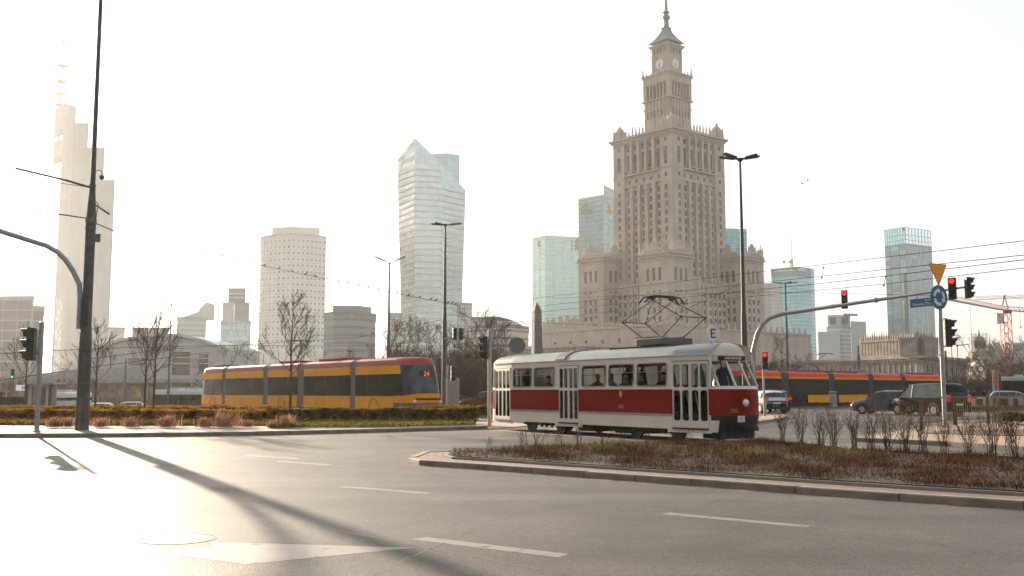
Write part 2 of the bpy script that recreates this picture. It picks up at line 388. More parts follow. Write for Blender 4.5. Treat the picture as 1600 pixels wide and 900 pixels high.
# traffic island with the shrub bed
isl = ccw(P2([(637,722),(660,713),(790,707),(945,701),(1100,696),(1212,693),(1340,709),(1470,716),(1600,722)]) + [(12.5,20.2),(12.5,4.5)] +
      P2([(1600,796),(1405,783),(1242,771),(1080,758.5),(912,746),(756,734),(655,727)]))
seg_kerb(isl, 0.16, 0.10, 'kerb')
i2 = offset(isl, 0.163); S('pavement', MB().prism(i2, 0.0, 0.092), m_brick)
i3 = offset(isl, 0.70); S('bed_edging', ring(i3, offset(i3, 0.07), 0.08, 0.135), m_pave)
i4 = offset(i3, 0.072)
S('planting_bed', MB().prism(i4, 0.07, 0.15), m_soil)
ISLAND = i4
m_dust = M('road edge dust', (0.30, 0.215, 0.15), 0.9, var=0.2, scale=3)
_n = m_dust.node_tree; _t = _n.nodes.new('ShaderNodeTexNoise'); _t.inputs['Scale'].default_value = 2.2; _t.inputs['Detail'].default_value = 8; _n.links.new(_n.nodes['Texture Coordinate'].outputs['Object'], _t.inputs['Vector'])
_r = _n.nodes.new('ShaderNodeMapRange'); _r.inputs[1].default_value = 0.38; _r.inputs[2].default_value = 0.7; _r.inputs[4].default_value = 0.8; _n.links.new(_t.outputs['Fac'], _r.inputs[0]); _n.links.new(_r.outputs[0], _n.nodes['Principled BSDF'].inputs['Alpha'])
_o = offset(isl, -0.26); S('road_dust', MB().add([(*p, 0.0015) for p in _o], [tuple(range(len(_o)))]), m_dust)
# footway beside the far kerb with its bed
k0 = gp(-700,690.5); 
left = ccw(P2([(-700,692),(0,684.5),(200,683),(400,680.5),(600,675.5),(745,671),(762,670.6)]) + [(-3.2,46),(-6,56),(-14,76),(-18,80),(-70,80)])
seg_kerb(left, 0.16, 0.13, 'kerb')
S('pavement', MB().prism(offset(left, 0.163), 0.0, 0.12), m_brick2)
flush = ccw(P2([(764,670.5),(800,668.5),(824,666)]) + [(0.9,41.5),(-1.5,52),(-5,60),(-7,58),(-3.1,46)])
S('pavement', MB().prism(flush, 0.0, 0.03), m_tan)
bed = ccw(P2([(-700,671),(0,669.5),(200,670),(418,670.5),(422,674),(620,668),(745,664.5)]) + [(-3.5,44),(-8,59),(-19,76),(-70,76)])
S('planting_bed', MB().prism(bed, 0.118, 0.15), m_bedgr)
# tan footway with the railing, brown earth patch on it
tan = ccw(P2([(1336,690),(1390,679),(1470,668),(1600,661)]) + [(34,46),(30,26)] + P2([(1600,705),(1480,697)]))
seg_kerb(tan, 0.16, 0.12, 'kerb')
S('pavement', MB().prism(offset(tan, 0.163), 0.0, 0.112), m_tan)
S('earth_patch', MB().prism(ccw(P2([(1440,683),(1480,678),(1600,677),(1680,678),(1700,688),(1560,687)])), 0.114, 0.13), m_earth)
# small island by the red signal
si = smoothpoly(ccw(P2([(1150,662),(1185,652),(1232,650),(1228,656),(1200,660),(1172,664)])), 2)
seg_kerb(si, 0.16, 0.12, 'kerb'); S('pavement', MB().prism(offset(si, 0.163), 0.0, 0.112), m_tan)
# strip in front of the far low-floor tram
med = ccw(P2([(1100,637.5),(1225,637),(1300,637.5),(1480,637.6),(1700,637.2)]) + [(95,108),(15,108)])
seg_kerb(med, 0.18, 0.14, 'kerb'); S('pavement', MB().prism(offset(med, 0.183), 0.0, 0.13), m_earth)
# rails of the two near tram tracks
HD = Vector((0.507, -0.861)).normalized(); LN = Vector((-HD.y, HD.x)); A0 = xy(797, 36).xy
YD = Vector((0.617, -0.787)).normalized(); 
def rail(o, d, t0, t1, half):
    mb = MB(); n = Vector((-d.y, d.x))
    for s in (-1, 1):
        for (a, b, z) in ((-0.035, 0.035, 0.012),):
            p = [o + d*t0 + n*(s*half + a), o + d*t1 + n*(s*half + a), o + d*t1 + n*(s*half + b), o + d*t0 + n*(s*half + b)]
            mb.prism([tuple(q) for q in p], -0.02, z)
    return mb
m_rail = M('worn rail steel', (0.22, 0.2, 0.18), 0.3, 0.8, var=0.2)
trackmb = MB(); o0 = A0 + LN*1.05
q = [o0 + HD*-1 + LN*-1.5, o0 + HD*40 + LN*-1.5, o0 + HD*40 + LN*1.5, o0 + HD*-1 + LN*1.5]
S('tram_track_bed', MB().prism([tuple(x) for x in q], -0.01, 0.004), M('track concrete', (0.20, 0.175, 0.15), 0.8, var=0.25, scale=1.5, bump=0.3))
S('tram_rail', rail(o0, HD, -1, 40, 0.7), m_rail)
# painted markings
def mark(pts, mat=m_paint, z=0.0013):
    p = ccw(P2(pts)); return S('road_marking', MB().add([(*q, z) for q in p], [tuple(range(len(p)))]), mat)
mark([(640,842.5),(668,839.5),(889,866),(872,871)])
mark([(1033,803.5),(1046,801),(1268,821.5),(1258,824)])
mark([(528,761),(538,759.3),(676,770),(668,772)])
mark([(380,712),(386,710.8),(470,716),(463,717.3)], m_paint2)
mark([(430,721),(436,720),(520,726),(512,727.3)], m_paint2)
mark([(818,678),(900,674),(900,675.2),(818,679.2)], m_paint2)
mark([(1262,690),(1600,730),(1600,732),(1258,691)], m_paint2)
mark([(-60,872),(330,857),(330,847),(648,856),(384,882),(290,869),(-60,892)], m_paint2)
# old repair patch and tar-filled joints in the lanes
m_tar = M('tar joint', (0.065, 0.058, 0.050), 0.45, var=0.3, scale=6)
def joint(pts, wd=0.03):
    P_ = [gp(*p) for p in pts]; mb = MB(); prev = None
    for a, b in zip(P_[:-1], P_[1:]):
        u = (b - a); k = max(2, int(u.length/0.4)); nn = Vector((-u.y, u.x, 0)).normalized()
        for i in range(k + 1):
            c = a + u*i/k + nn*random.uniform(-0.02, 0.02); w_ = wd*random.uniform(0.5, 1.3); cur = (c - nn*w_/2 + Vector((0,0,.0011)), c + nn*w_/2 + Vector((0,0,.0011)))
            if prev: mb.quad(prev[0], cur[0], cur[1], prev[1])
            prev = cur
    return S('tar_joint', mb, m_tar)
joint([(300,700),(700,748),(1200,812),(1700,880)], 0.035); joint([(60,760),(520,828),(900,900),(1100,940)], 0.03); joint([(980,748),(800,800),(640,870),(560,910)], 0.022)
S('road_patch', MB().add([(*q, 0.0009) for q in ccw(P2([(1130,778),(1300,797),(1262,814),(1085,792)]))], [(0,1,2,3)]), asphalt('patched asphalt', (0.090, 0.080, 0.067)))
# manhole
g = gp(278, 842); S('manhole_cover', MB().tube([g + Vector((0,0,-0.02)), g + Vector((0,0,0.002))], 0.335, 28), M('cast iron cover', (0.13,0.118,0.105), 0.5, 0.0, var=0.25, scale=14, bump=0.6))
S('manhole_frame', ring([(g.x+0.37*math.cos(t*math.pi/14), g.y+0.37*math.sin(t*math.pi/14)) for t in range(28)], [(g.x+0.345*math.cos(t*math.pi/14), g.y+0.345*math.sin(t*math.pi/14)) for t in range(28)], -0.01, 0.003), m_conc)
# ---------------------------------------------------------------- people (one continuous skinned body each)
def person_mesh(pose):
    """1.72 m adult: standing, or seated with the floor at z = 0"""
    V = []; E_ = []; RR = []
    def v(p, r, par=None):
        V.append(Vector(p)); RR.append(r)
        if par is not None: E_.append((par, len(V) - 1))
        return len(V) - 1
    sit = pose == 'sit'; hz = 0.50 if sit else 0.92
    pel = v((0, 0, hz), 0.135)
    sp = v((-0.01, 0, hz + 0.18), 0.125, pel); ch = v((0, 0, hz + 0.38), 0.145, sp); up = v((0, 0, hz + 0.50), 0.11, ch)
    nk = v((0.01, 0, hz + 0.58), 0.052, up); h1 = v((0.02, 0, hz + 0.66), 0.078, nk); h2 = v((0.02, 0, hz + 0.74), 0.088, h1); h3 = v((0.01, 0, hz + 0.80), 0.06, h2)
    for s in (-1, 1):
        sh = v((0, s*0.17, hz + 0.46), 0.062, up); el = v((0.03 if not sit else 0.08, s*0.22, hz + 0.20), 0.046, sh)
        wr = v((0.10, s*0.21, hz - 0.03) if not sit else (0.30, s*0.14, hz + 0.16), 0.03, el)
        dv = Vector((0.25, 0, -1)).normalized() if not sit else Vector((0.95, -s*0.3, -0.1)).normalized()
        w0 = V[wr]; pm = v(w0 + dv*0.07, 0.034, wr); side = dv.cross(Vector((0, 0, 1) if sit else (0, 1, 0))).normalized()
        for k in range(4):
            f0 = v(V[pm] + dv*0.035 + side*(k - 1.5)*0.021, 0.0095, pm); L = (0.055, 0.065, 0.06, 0.048)[k]
            f1 = v(V[f0] + dv*L*0.6 - Vector((0, s*0.006, 0)), 0.009, f0); v(V[f1] + dv*L*0.5 - Vector((0, s*0.016, 0)), 0.008, f1)
        t0 = v(V[wr] + dv*0.04 - side*0.035, 0.011, wr); v(V[t0] + dv*0.045 - side*0.015, 0.0095, t0)
        hp = v((0.02, s*0.09, hz - 0.04), 0.095, pel)
        kn = v((0.02, s*0.095, 0.48) if not sit else (0.43, s*0.11, hz + 0.01), 0.062, hp)
        an = v((-0.01, s*0.10, 0.09) if not sit else (0.42, s*0.11, 0.09), 0.04, kn)
        hl = v((V[an].x + 0.02, s*0.10, 0.045), 0.042, an); v((V[an].x + 0.17, s*0.115, 0.035), 0.033, hl)
    me = bpy.data.meshes.new('person'); me.from_pydata([tuple(p) for p in V], E_, []); me.update()
    o = bpy.data.objects.new('person', me); C.objects.link(o)
    sk = o.modifiers.new('skin', 'SKIN'); sb = o.modifiers.new('sub', 'SUBSURF'); sb.levels = 1; sb.render_levels = 1
    if not me.skin_vertices:
        bpy.context.view_layer.objects.active = o
        bpy.ops.mesh.customdata_skin_add() if hasattr(bpy.ops.mesh, 'customdata_skin_add') else None
    for i, d in enumerate(me.skin_vertices[0].data): d.radius = (RR[i], RR[i]); d.use_root = (i == 0)
    dg = bpy.context.evaluated_depsgraph_get(); out = bpy.data.meshes.new_from_object(o.evaluated_get(dg))
    bpy.data.objects.remove(o)
    # face: nose, brow sockets and mouth pressed into the head, jaw narrowed
    hc = Vector((0.02, 0, hz + 0.715))
    for q in out.vertices:
        d = q.co - hc
        if q.co.z > hz + 0.60 and d.x > 0.03:
            if abs(d.y) < 0.022 and -0.03 < d.z < 0.02: q.co.x += 0.022
            elif 0.02 < abs(d.y) < 0.05 and 0.0 < d.z < 0.04: q.co.x -= 0.012
            elif abs(d.y) < 0.03 and -0.06 < d.z < -0.035: q.co.x -= 0.006
        if q.co.z > hz + 0.60 and abs(d.y) > 0.065 and abs(d.x) < 0.025 and abs(d.z) < 0.03: q.co.y *= 1.12
    # zones: 0 skin, 1 jacket, 2 trousers, 3 shoes
    for i in range(4): out.materials.append(None)
    for f in out.polygons:
        c = f.center; f.use_smooth = True
        z = 1
        if c.z > hz + 0.575: z = 0
        elif c.z < 0.085: z = 3
        elif (c.z < hz - 0.0 and abs(c.y) < 0.165) or (sit and c.x > 0.17 and c.z < hz + 0.075): z = 2
        if not sit and abs(c.y) > 0.165 and c.z < 0.90: z = 0
        if sit and c.x > 0.30 and c.z > hz + 0.08 and c.z < hz + 0.3: z = 0
        f.material_index = z
    # hair
    hb = MB()
    n = 14; rows = []
    for i in range(7):
        a = math.pi * 0.58 * i / 6; rr = 0.101
        row = []
        for k in range(n):
            t = 2*math.pi*k/n; lim = 1.0 if math.cos(t) < 0.35 else 0.62
            aa = a * lim
            row.append(hc + Vector((-0.008 + rr*math.sin(aa)*math.cos(t), rr*0.93*math.sin(aa)*math.sin(t), 0.022 + rr*math.cos(aa))))
        rows.append(row)
    hm_ = shell(rows, lambda i, j: 'h', True)['h'].mesh('hair', None, 60)
    return out, hm_
PM = {k: person_mesh(k) for k in ('sit', 'stand')}
m_skin = M('skin', (0.48, 0.29, 0.2), 0.6, var=0.08)
CLOTH = {n: M(n + ' cloth', c, 0.9, var=0.15, scale=8) for n, c in dict(black=(0.015,0.015,0.018), navy=(0.02,0.028,0.05), orange=(0.55,0.09,0.02), white=(0.6,0.58,0.55), brown=(0.10,0.055,0.03), grey=(0.16,0.16,0.17), mint=(0.3,0.5,0.45), maroon=(0.12,0.02,0.025), blue=(0.35,0.45,0.55)).items()}
HAIR = {n: M(n + ' hair', c, 0.7, var=0.2, scale=20) for n, c in dict(dark=(0.018,0.013,0.01), fair=(0.22,0.13,0.06), grey=(0.25,0.24,0.23)).items()}
def person(pose, loc, rz, top, leg='black', hair='dark', label='', group=None, s=0.95):
    me, hm2 = PM[pose]
    o = bpy.data.objects.new('person', me); C.objects.link(o); o.location = loc; o.rotation_euler = (0, 0, rz); o.scale = (s, s, s)
    for sl_, m in zip(o.material_slots, (m_skin, CLOTH[top], CLOTH[leg], CLOTH['black'])):
        sl_.link = 'OBJECT'; sl_.material = m
    h = bpy.data.objects.new('hair', hm2); C.objects.link(h); h.parent = o
    if not hm2.materials: hm2.materials.append(None)
    h.material_slots[0].link = 'OBJECT'; h.material_slots[0].material = HAIR[hair]
    return tag(o, label, 'person', group)
# ---------------------------------------------------------------- the historic red and cream tram
m_cream = M('cream enamel', (0.76, 0.67, 0.55), 0.4, var=0.06, scale=1.2)
m_red = M('deep red enamel', (0.25, 0.010, 0.005), 0.2, var=0.12, scale=0.9, spec=0.22)
m_roofg = M('blue grey roof paint', (0.21, 0.262, 0.258), 0.5, var=0.14, scale=1.2, bump=0.1)
m_roofd = M('dark roof walkway', (0.10, 0.095, 0.088), 0.8, var=0.2)
m_box = M('grey resistor housing', (0.11, 0.115, 0.108), 0.6, var=0.12)
m_seat = M('brown seat vinyl', (0.09, 0.05, 0.03), 0.6, var=0.2)
m_inner = M('dark interior lining', (0.10, 0.085, 0.07), 0.8, var=0.2)
m_trim = M('aluminium strip', (0.45, 0.43, 0.4), 0.35, 0.7, var=0.1)
m_white2 = M('white sign enamel', (0.72, 0.72, 0.68), 0.5, var=0.04)
TW = 1.05
m_wheel = M('dull wheel steel', (0.07,0.06,0.055), 0.6, 0.4)
TO = A0 + LN * TW
tram = T('historic_tram', 'old round-nosed tram in red and cream with passengers and a diamond pantograph on its roof', 'tram',
         (TO.x, TO.y, 0), math.atan2(HD.y, HD.x))
def sx(x):
    a = (x - 800) / F
    return 36 * (a - A0.x/36) / (HD.x - a * HD.y)
XT0, XT1 = sx(1047), sx(798)                       # the body tapers in beyond these
XR, XF, TE = -1.60, 10.34, 0.80                    # end corners and the half width there
def hw(x):
    if x > XT0: return TW - (TW - TE)*min(1, (x - XT0)/(XF - XT0))
    if x < XT1: return TW - (TW - TE)*min(1, (XT1 - x)/(XT1 - XR))
    return TW
def taper(o):
    for v in o.data.vertices: v.co.y *= hw(v.co.x)/TW
    for c in o.children: taper(c)
DOORS = [(XR + 0.10, XT1 - 0.05), (sx(873), sx(903)), (XT0 + 0.05, XF - 0.06)]
WINS = [(sx(801), sx(830.5)), (sx(833.5), sx(866.5)), (sx(908), sx(946)), (sx(949.5), sx(989.5)), (sx(993.5), sx(1041))]
brk = sorted({XR, XF, XT0, XT1} | {a for d in DOORS for a in d} | {a for d in WINS for a in d})
NF = 12
def endcurve(x0, ext, sgn, n):
    """from (x0,-TW) round to (x0,TW)"""
    out = []
    for i in range(1, n):
        t = -math.pi/2 + math.pi*i/n
        c, s = math.cos(t), math.sin(t)
        out.append((x0 + sgn*ext*abs(c)**0.75, TE*math.copysign(abs(s)**0.85, s)))
    return out
near = [(x, -hw(x)) for x in brk]; front = endcurve(XF, 0.46, 1, NF); far_ = [(x, hw(x)) for x in reversed(brk)]; rear = list(reversed(endcurve(XR, 0.42, -1, 8)))
out = near + front + far_ + rear
kN, kF, kFar = len(near), len(near) + len(front), len(near) + len(front) + len(far_)
ZR0, ZR1, ZW0, ZW1, ZG = 0.764, 1.47, 1.555, 2.235, 2.40
xmid = (XR + XF) / 2
def isfront(k): return kN <= k < kF
def isrear(k): return k >= kFar
def P3(k, z):
    x, y = out[k % len(out)]
    lean = max(0, min(z, 2.24) - ZR1)
    if isfront(k % len(out)):
        kk = k % len(out); q = 0.45 if kk in (kN, kF - 1) else 1.0
        x -= lean * 0.58 * q; y *= 1 - 0.05*lean*q
        if z < 0.75: x -= (0.75 - z) * 0.25
    elif isrear(k % len(out)): x += lean * 0.12 * min(1, (XR - x) / 0.42)
    if z > ZR1: y *= 1 - 0.035*lean
    return Vector((x, y, z))
def thick(mb, a, b, c, d, t=0.035):
    n = (b - a).cross(d - a).normalized() * -t
    mb.add([a, b, c, d, a+n, b+n, c+n, d+n], [(0,1,2,3),(7,6,5,4),(0,4,5,1),(1,5,6,2),(2,6,7,3),(3,7,4,0)])
def cell(mb, k, z0, z1, t=0.035): thick(mb, P3(k, z0), P3(k+1, z0), P3(k+1, z1), P3(k, z1), t)
dset = {(round(a,3), round(b,3)) for a, b in DOORS}; wset = {(round(a,3), round(b,3)) for a, b in WINS}
def segk(k):
    a = out[k % len(out)]; b = out[(k+1) % len(out)]
    s = (round(min(a[0], b[0]), 3), round(max(a[0], b[0]), 3))
    nearside = k < kN - 1; farside = kF <= k < kFar - 1
    if nearside and s in dset: return 'door'
    if (nearside or farside) and (s in wset or (farside and s in dset)): return 'win'
    if k == kN - 1 or kN <= k < kF: return 'front'
    if isrear(k) or k == kFar - 1: return 'rear'
    return 'wall'
body = MB(); skirt = MB(); reds = []; cur = None; bumper = MB(); strip = MB(); fglass = []
n = len(out)
for k in range(n):
    t = segk(k)
    z0 = 0.36
    xm = (out[k][0] + out[(k+1) % n][0]) / 2
    for a, b in DOORS:
        if a - 0.25 < xm < b + 0.25 and t != 'front': z0 = 0.27
    if t == 'rear': z0 = 0.30
    if t == 'door':
        thick(skirt, P3(k, z0), P3(k+1, z0), P3(k+1, 0.40), P3(k, 0.40))
    elif t == 'front':
        inner = k in (kN - 1, kN, kF - 1, kF - 2)
        if inner: thick(skirt, P3(k, 0.30), P3(k+1, 0.30), P3(k+1, ZR0 - 0.14), P3(k, ZR0 - 0.14))
        else: thick(bumper, P3(k, 0.33), P3(k+1, 0.33), P3(k+1, ZR0 - 0.14), P3(k, ZR0 - 0.14))
        thick(bumper, P3(k, ZR0 - 0.14), P3(k+1, ZR0 - 0.14), P3(k+1, ZR0), P3(k, ZR0), 0.05)
    else: thick(skirt, P3(k, z0), P3(k+1, z0), P3(k+1, ZR0), P3(k, ZR0))
    if t != 'door':
        key = (t if t in ('front', 'rear') else ('n' if k < kN else 'f'), sum(1 for a, b in DOORS if out[k][0] >= b - 1e-3) if k < kN - 1 else 0)
        if not reds or reds[-1][0] != key: reds.append((key, MB(), k, k))
        r = reds[-1]; thick(r[1], P3(k, ZR0), P3(k+1, ZR0), P3(k+1, ZR1), P3(k, ZR1)); reds[-1] = (key, r[1], r[2], k)
        cell(body, k, ZR1, ZW0, 0.05)
    if t in ('wall',): cell(body, k, ZW0, ZW1, 0.05)
    if t == 'win' and k < kN: pass
    cell(body, k, ZW1, ZG, 0.05)
body.build('body_shell', m_cream, tram, 30)
skirt.build('skirt', m_cream, tram, 30)
bumper.build('bumper', m_black, tram, 30)
for key, mb, a, b in reds: weld(mb.build('lower_panel', m_red, tram, 40))
for a, b in ((1, brk.index(DOORS[1][0])), (brk.index(DOORS[1][1]), brk.index(DOORS[2][0]))):
    x0, x1 = (DOORS[0][1], DOORS[1][0]) if a == 1 else (DOORS[1][1], DOORS[2][0])
    MB().box(x0, x1, -TW - 0.022, -TW + 0.0, ZR0 - 0.035, ZR0 + 0.015).build('rub_strip', m_trim, tram)
# side windows
def winparts(x0, x1, side, hbar=0.62, split=None):
    y = side * TW; s = side
    def yy(z): return y * (1 - 0.035*max(0, z - ZR1)) 
    fr = MB()
    def bar(xa, za, xb, zb, wd=0.022):
        fr.tube([(xa, yy(za) + s*0.006, za), (xb, yy(zb) + s*0.006, zb)], wd, 4)
    c = 0.07
    pts = [(x0+c,ZW0+0.012),(x1-c,ZW0+0.012),(x1-0.02,ZW0+c),(x1-0.02,ZW1-c),(x1-c,ZW1-0.012),(x0+c,ZW1-0.012),(x0+0.02,ZW1-c),(x0+0.02,ZW0+c)]
    for i in range(8): bar(*pts[i], *pts[(i+1) % 8], 0.02)
    zb = ZW0 + (ZW1 - ZW0)*hbar
    bar(x0+0.02, zb, x1-0.02, zb, 0.013)
    for u in ((0.5,) if split is None else split): bar(x0 + (x1-x0)*u, zb, x0 + (x1-x0)*u, ZW1 - 0.01, 0.007)
    f = fr.build('window', m_trim, tram, 40)
    corner = MB()
    for (cx, sxn) in ((x0, 1), (x1, -1)):
        for (cz, szn) in ((ZW0, 1), (ZW1, -1)):
            p = [(cx, cz), (cx + sxn*0.075, cz), (cx + sxn*0.03, cz + szn*0.03), (cx, cz + szn*0.075)]
            a = [(q[0], yy(q[1]), q[1]) for q in p]; b = [(q[0], yy(q[1]) - s*0.03, q[1]) for q in p]
            corner.add(a + b, [(0,1,2,3),(7,6,5,4),(0,4,5,1),(1,5,6,2),(2,6,7,3),(3,7,4,0)])
    corner.build('corner_gusset', m_cream, f)
    MB().add([(x0, yy(ZW0)-s*0.02, ZW0), (x1, yy(ZW0)-s*0.02, ZW0), (x1, yy(ZW1)-s*0.02, ZW1), (x0, yy(ZW1)-s*0.02, ZW1)], [(0,1,2,3)]).build('pane', m_pane, f)
    return f
wf = [winparts(a, b, -1) for a, b in WINS]
for a, b in WINS: winparts(a, b, 1)
for a, b in DOORS: taper(winparts(a, b, 1))
# route board in the second window
a, b = WINS[1]; MB().box(a + 0.10, b - 0.10, -TW + 0.09, -TW + 0.11, 1.99, 2.19).build('notice_board', m_white2, wf[1])
lb = MB()
for i in range(3):
    for j in range(5): lb.box(a + 0.16 + j*0.16 + (0.07 if j > 2 else 0), a + 0.16 + j*0.16 + 0.10, -TW + 0.085, -TW + 0.09, 2.03 + i*0.05, 2.045 + i*0.05)
lb.build('faint_lettering', M('grey print', (0.3,0.3,0.3)), wf[1])
# folding doors
DO = []
for di, (x0, x1) in enumerate(DOORS):
    d = MB(); y = -TW
    y0, y1 = y - 0.006, y + 0.03
    nl = 4; wl = (x1 - x0) / nl
    zz = (0.405, 0.52 if di < 2 else 0.60, 1.44, 1.52, 2.16, 2.24)
    for z0, z1 in ((zz[0], zz[1]), (zz[2], zz[3]), (zz[4], zz[5])): d.box(x0 + 0.012, x1 - 0.012, y0, y1, z0, z1)
    for i in range(nl + 1):
        wd = 0.038 if i % 2 == 0 else 0.026
        if i == 2: d.box(x0 + i*wl - 0.05, x0 + i*wl - 0.008, y0 - 0.002, y1, zz[0], zz[5]); d.box(x0 + i*wl + 0.008, x0 + i*wl + 0.05, y0 - 0.002, y1, zz[0], zz[5])
        else: d.box(max(x0 + 0.012, x0 + i*wl - wd), min(x1 - 0.012, x0 + i*wl + wd), y0 - 0.002, y1, zz[0] + 0.002, zz[5] - 0.002)
    for i in range(nl):                               # rounded pane ends
        for z0, z1 in ((zz[1], zz[2]), (zz[3], zz[4])):
            for cx, sg in ((x0 + i*wl + 0.035, 1), (x0 + (i+1)*wl - 0.035, -1)):
                for cz, s2 in ((z0, 1), (z1, -1)):
                    d.slab([(cx, cz), (cx + sg*0.06, cz), (cx + sg*0.02, cz + s2*0.02), (cx, cz + s2*0.06)], (0, y0 + 0.004, 0), (1,0,0), (0,0,1), (0,1,0), 0.02)
    do = d.build('door', m_cream, tram)
    for i in range(nl):
        MB().box(x0 + i*wl + 0.01, x0 + (i+1)*wl - 0.01, y + 0.012, y + 0.018, zz[1], zz[5] - 0.05).build('pane', m_pane, do)
    MB().box(x0 + 0.02, x1 - 0.02, y - 0.05, y + 0.05, 0.365, 0.40).build('door_step', m_dark, do)
    MB().box(x0, x1, y - 0.004, y + 0.04, zz[5], zz[5] + 0.02).build('door_track', m_dark, do)
    DO.append(do)
    if di == 2:
        for i in (1, 2):
            xa = x0 + (i + 0.5)*wl
            MB().tube([(xa - 0.06, y + 0.10, 1.40), (xa + 0.08, y + 0.10, 0.62)], 0.014, 6).build('grab_rail', m_trim, do)
for do in DO: taper(do)
# front windscreen panes between leaning pillars
edges = [kN - 1, kN + 1, kN + 4, kN + 6, kF - 2, kF]
pil = MB()
for e in edges: pil.tube([P3(e, ZW0 - 0.02), P3(e, ZW1 + 0.02)], 0.036, 8)
pil.build('windscreen_frame', m_cream, tram, 60)
for a, b in zip(edges[:-1], edges[1:]):
    mb = MB()
    for k in range(a, b): mb.quad(P3(k, ZW0), P3(k+1, ZW0), P3(k+1, ZW1), P3(k, ZW1))
    w_ = mb.build('windscreen', m_pane, tram, 60)
# rear window
mb = MB(); pr = MB()
for k in range(kFar - 1, n): mb.quad(P3(k, ZW0), P3(k+1, ZW0), P3(k+1, ZW1), P3(k, ZW1))
mb.build('rear_window', m_pane, tram, 60)
for k in (kFar + 1, kFar + 5): pr.tube([P3(k, ZW0), P3(k, ZW1)], 0.05, 6)
for k in (kFar - 1, n): pr.tube([P3(k, ZW0), P3(k, ZW1)], 0.05, 6)
pr.build('rear_window_frame', m_cream, tram, 60)
rb = MB()
for z in (0.80, 0.88, 0.96):
    rb.tube([P3(k % n, z) + Vector((-0.03 if isrear(k % n) else 0, 0, 0)) for k in range(kFar, n)], 0.022, 6)
rb.build('rear_bumper_rail', m_cream, tram, 60)
# roof
rowz = [(2.40, 1.025, 1.003), (2.425, 1.03, 1.004), (2.44, 0.99, 1.0), (2.52, 0.93, 0.985), (2.62, 0.80, 0.965), (2.70, 0.60, 0.945), (2.745, 0.35, 0.925), (2.76, 0.0, 0.9)]
rows = []
for z, fy, fx in rowz:
    row = []
    for k in range(n):
        p = P3(k, 2.40)
        xx = p.x
        if p.x > XF - 0.4: xx = XF - 0.4 + (p.x - XF + 0.4) * (1 - (1 - fy)**2 * 0.85) * (1 if fy < 1 else 1.01)
        if p.x < XR + 0.6: xx = XR + 0.6 + (p.x - XR - 0.6) * (1 - (1 - fy)**2 * 0.9)
        row.append(Vector((xx, p.y * fy, z)))
    rows.append(row)
def rk(i, k):
    x = (rows[i][k].x + rows[i][(k+1) % n].x) / 2
    if kN - 1 <= k < kF: return 'front_dome'
    return 'cornice' if i < 1 else 'roof'
sh = shell(rows, rk, True)
weld(sh['front_dome'].build('front_dome', m_cream, tram, 50)); weld(sh['roof'].build('roof', m_roofg, tram, 50)); sh['cornice'].build('gutter', m_cream, tram, 50)
MB().add([(p.x, p.y*0.95, 2.375) for p in [P3(k, 2.35) for k in range(n)]], [tuple(range(n))]).build('ceiling', m_inner, tram)
# roof saddle with two handles, walkway mat, resistor housing
xs = sx(873)
sd = MB()
prof = [(fy*TW*0.985, z + 0.03) for z, fy, fx in rowz[2:]] + [(-fy*TW*0.985, z + 0.03) for z, fy, fx in reversed(rowz[2:-1])]
for i in range(len(prof) - 1):
    a, b = prof[i], prof[i+1]
    sd.add([(xs-0.28,a[0],a[1]),(xs+0.28,a[0],a[1]),(xs+0.28,b[0],b[1]),(xs-0.28,b[0],b[1]),(xs-0.28,a[0],a[1]-0.035),(xs+0.28,a[0],a[1]-0.035),(xs+0.28,b[0],b[1]-0.035),(xs-0.28,b[0],b[1]-0.035)],
           [(0,1,2,3),(0,4,5,1),(2,6,7,3),(1,5,6,2),(3,7,4,0)])
so_ = sd.build('roof_saddle', m_box, tram, 40)
for yy_ in (-0.55, 0.25):
    MB().tube([(xs-0.2,yy_,2.68),(xs-0.2,yy_,2.86),(xs+0.2,yy_,2.86),(xs+0.2,yy_,2.68)], 0.02, 6).build('roof_handle', M('rusty bar', (0.22,0.09,0.045), 0.7), so_)
xa, xb = 6.74, 8.09
MB().box(5.3, 8.6, -0.5, 0.5, 2.715, 2.775).build('roof_walkway', m_roofd, tram)
MB().box(xa, xb, -0.56, 0.56, 2.79, 3.0).build('resistor_housing', m_box, tram, None, 0.03)
MB().box(xa + 0.1, xb - 0.1, -0.4, 0.4, 2.74, 2.80).build('housing_foot', m_dark, tram)
# diamond pantograph
pc = 7.36
pt = MB(); zb, zk, zt = 3.02, 3.56, 4.18; kx = 1.41
for s in (-1, 1):
    yb, yk, yt = s*0.40, s*0.46, s*0.38
    pt.tube([(pc - 0.48, yb, zb), (pc - kx, yk, zk)], 0.019, 6); pt.tube([(pc + 0.48, yb, zb), (pc + kx, yk, zk)], 0.019, 6)
    pt.tube([(pc - kx, yk, zk), (pc + 0.06, yt, zt)], 0.016, 6); pt.tube([(pc + kx, yk, zk), (pc - 0.06, yt, zt)], 0.016, 6)
    for q in (-1, 1): pt.ball((pc + q*kx, yk, zk), 0.045, 8, 5)
pt.tube([(pc - kx, -0.46, zk), (pc - kx, 0.46, zk)], 0.016, 6); pt.tube([(pc + kx, -0.46, zk), (pc + kx, 0.46, zk)], 0.016, 6)
pt.tube([(pc - kx, 0.46, zk), (pc + 0.05, -0.4, zt)], 0.009, 5); pt.tube([(pc + kx, -0.46, zk), (pc - 0.05, 0.4, zt)], 0.009, 5)
for s in (-1, 1): pt.tube([(pc - 0.5, s*0.42, zb), (pc + 0.5, s*0.42, zb)], 0.03, 6)
po = pt.build('pantograph', m_dark, tram, 60)
hd = MB()
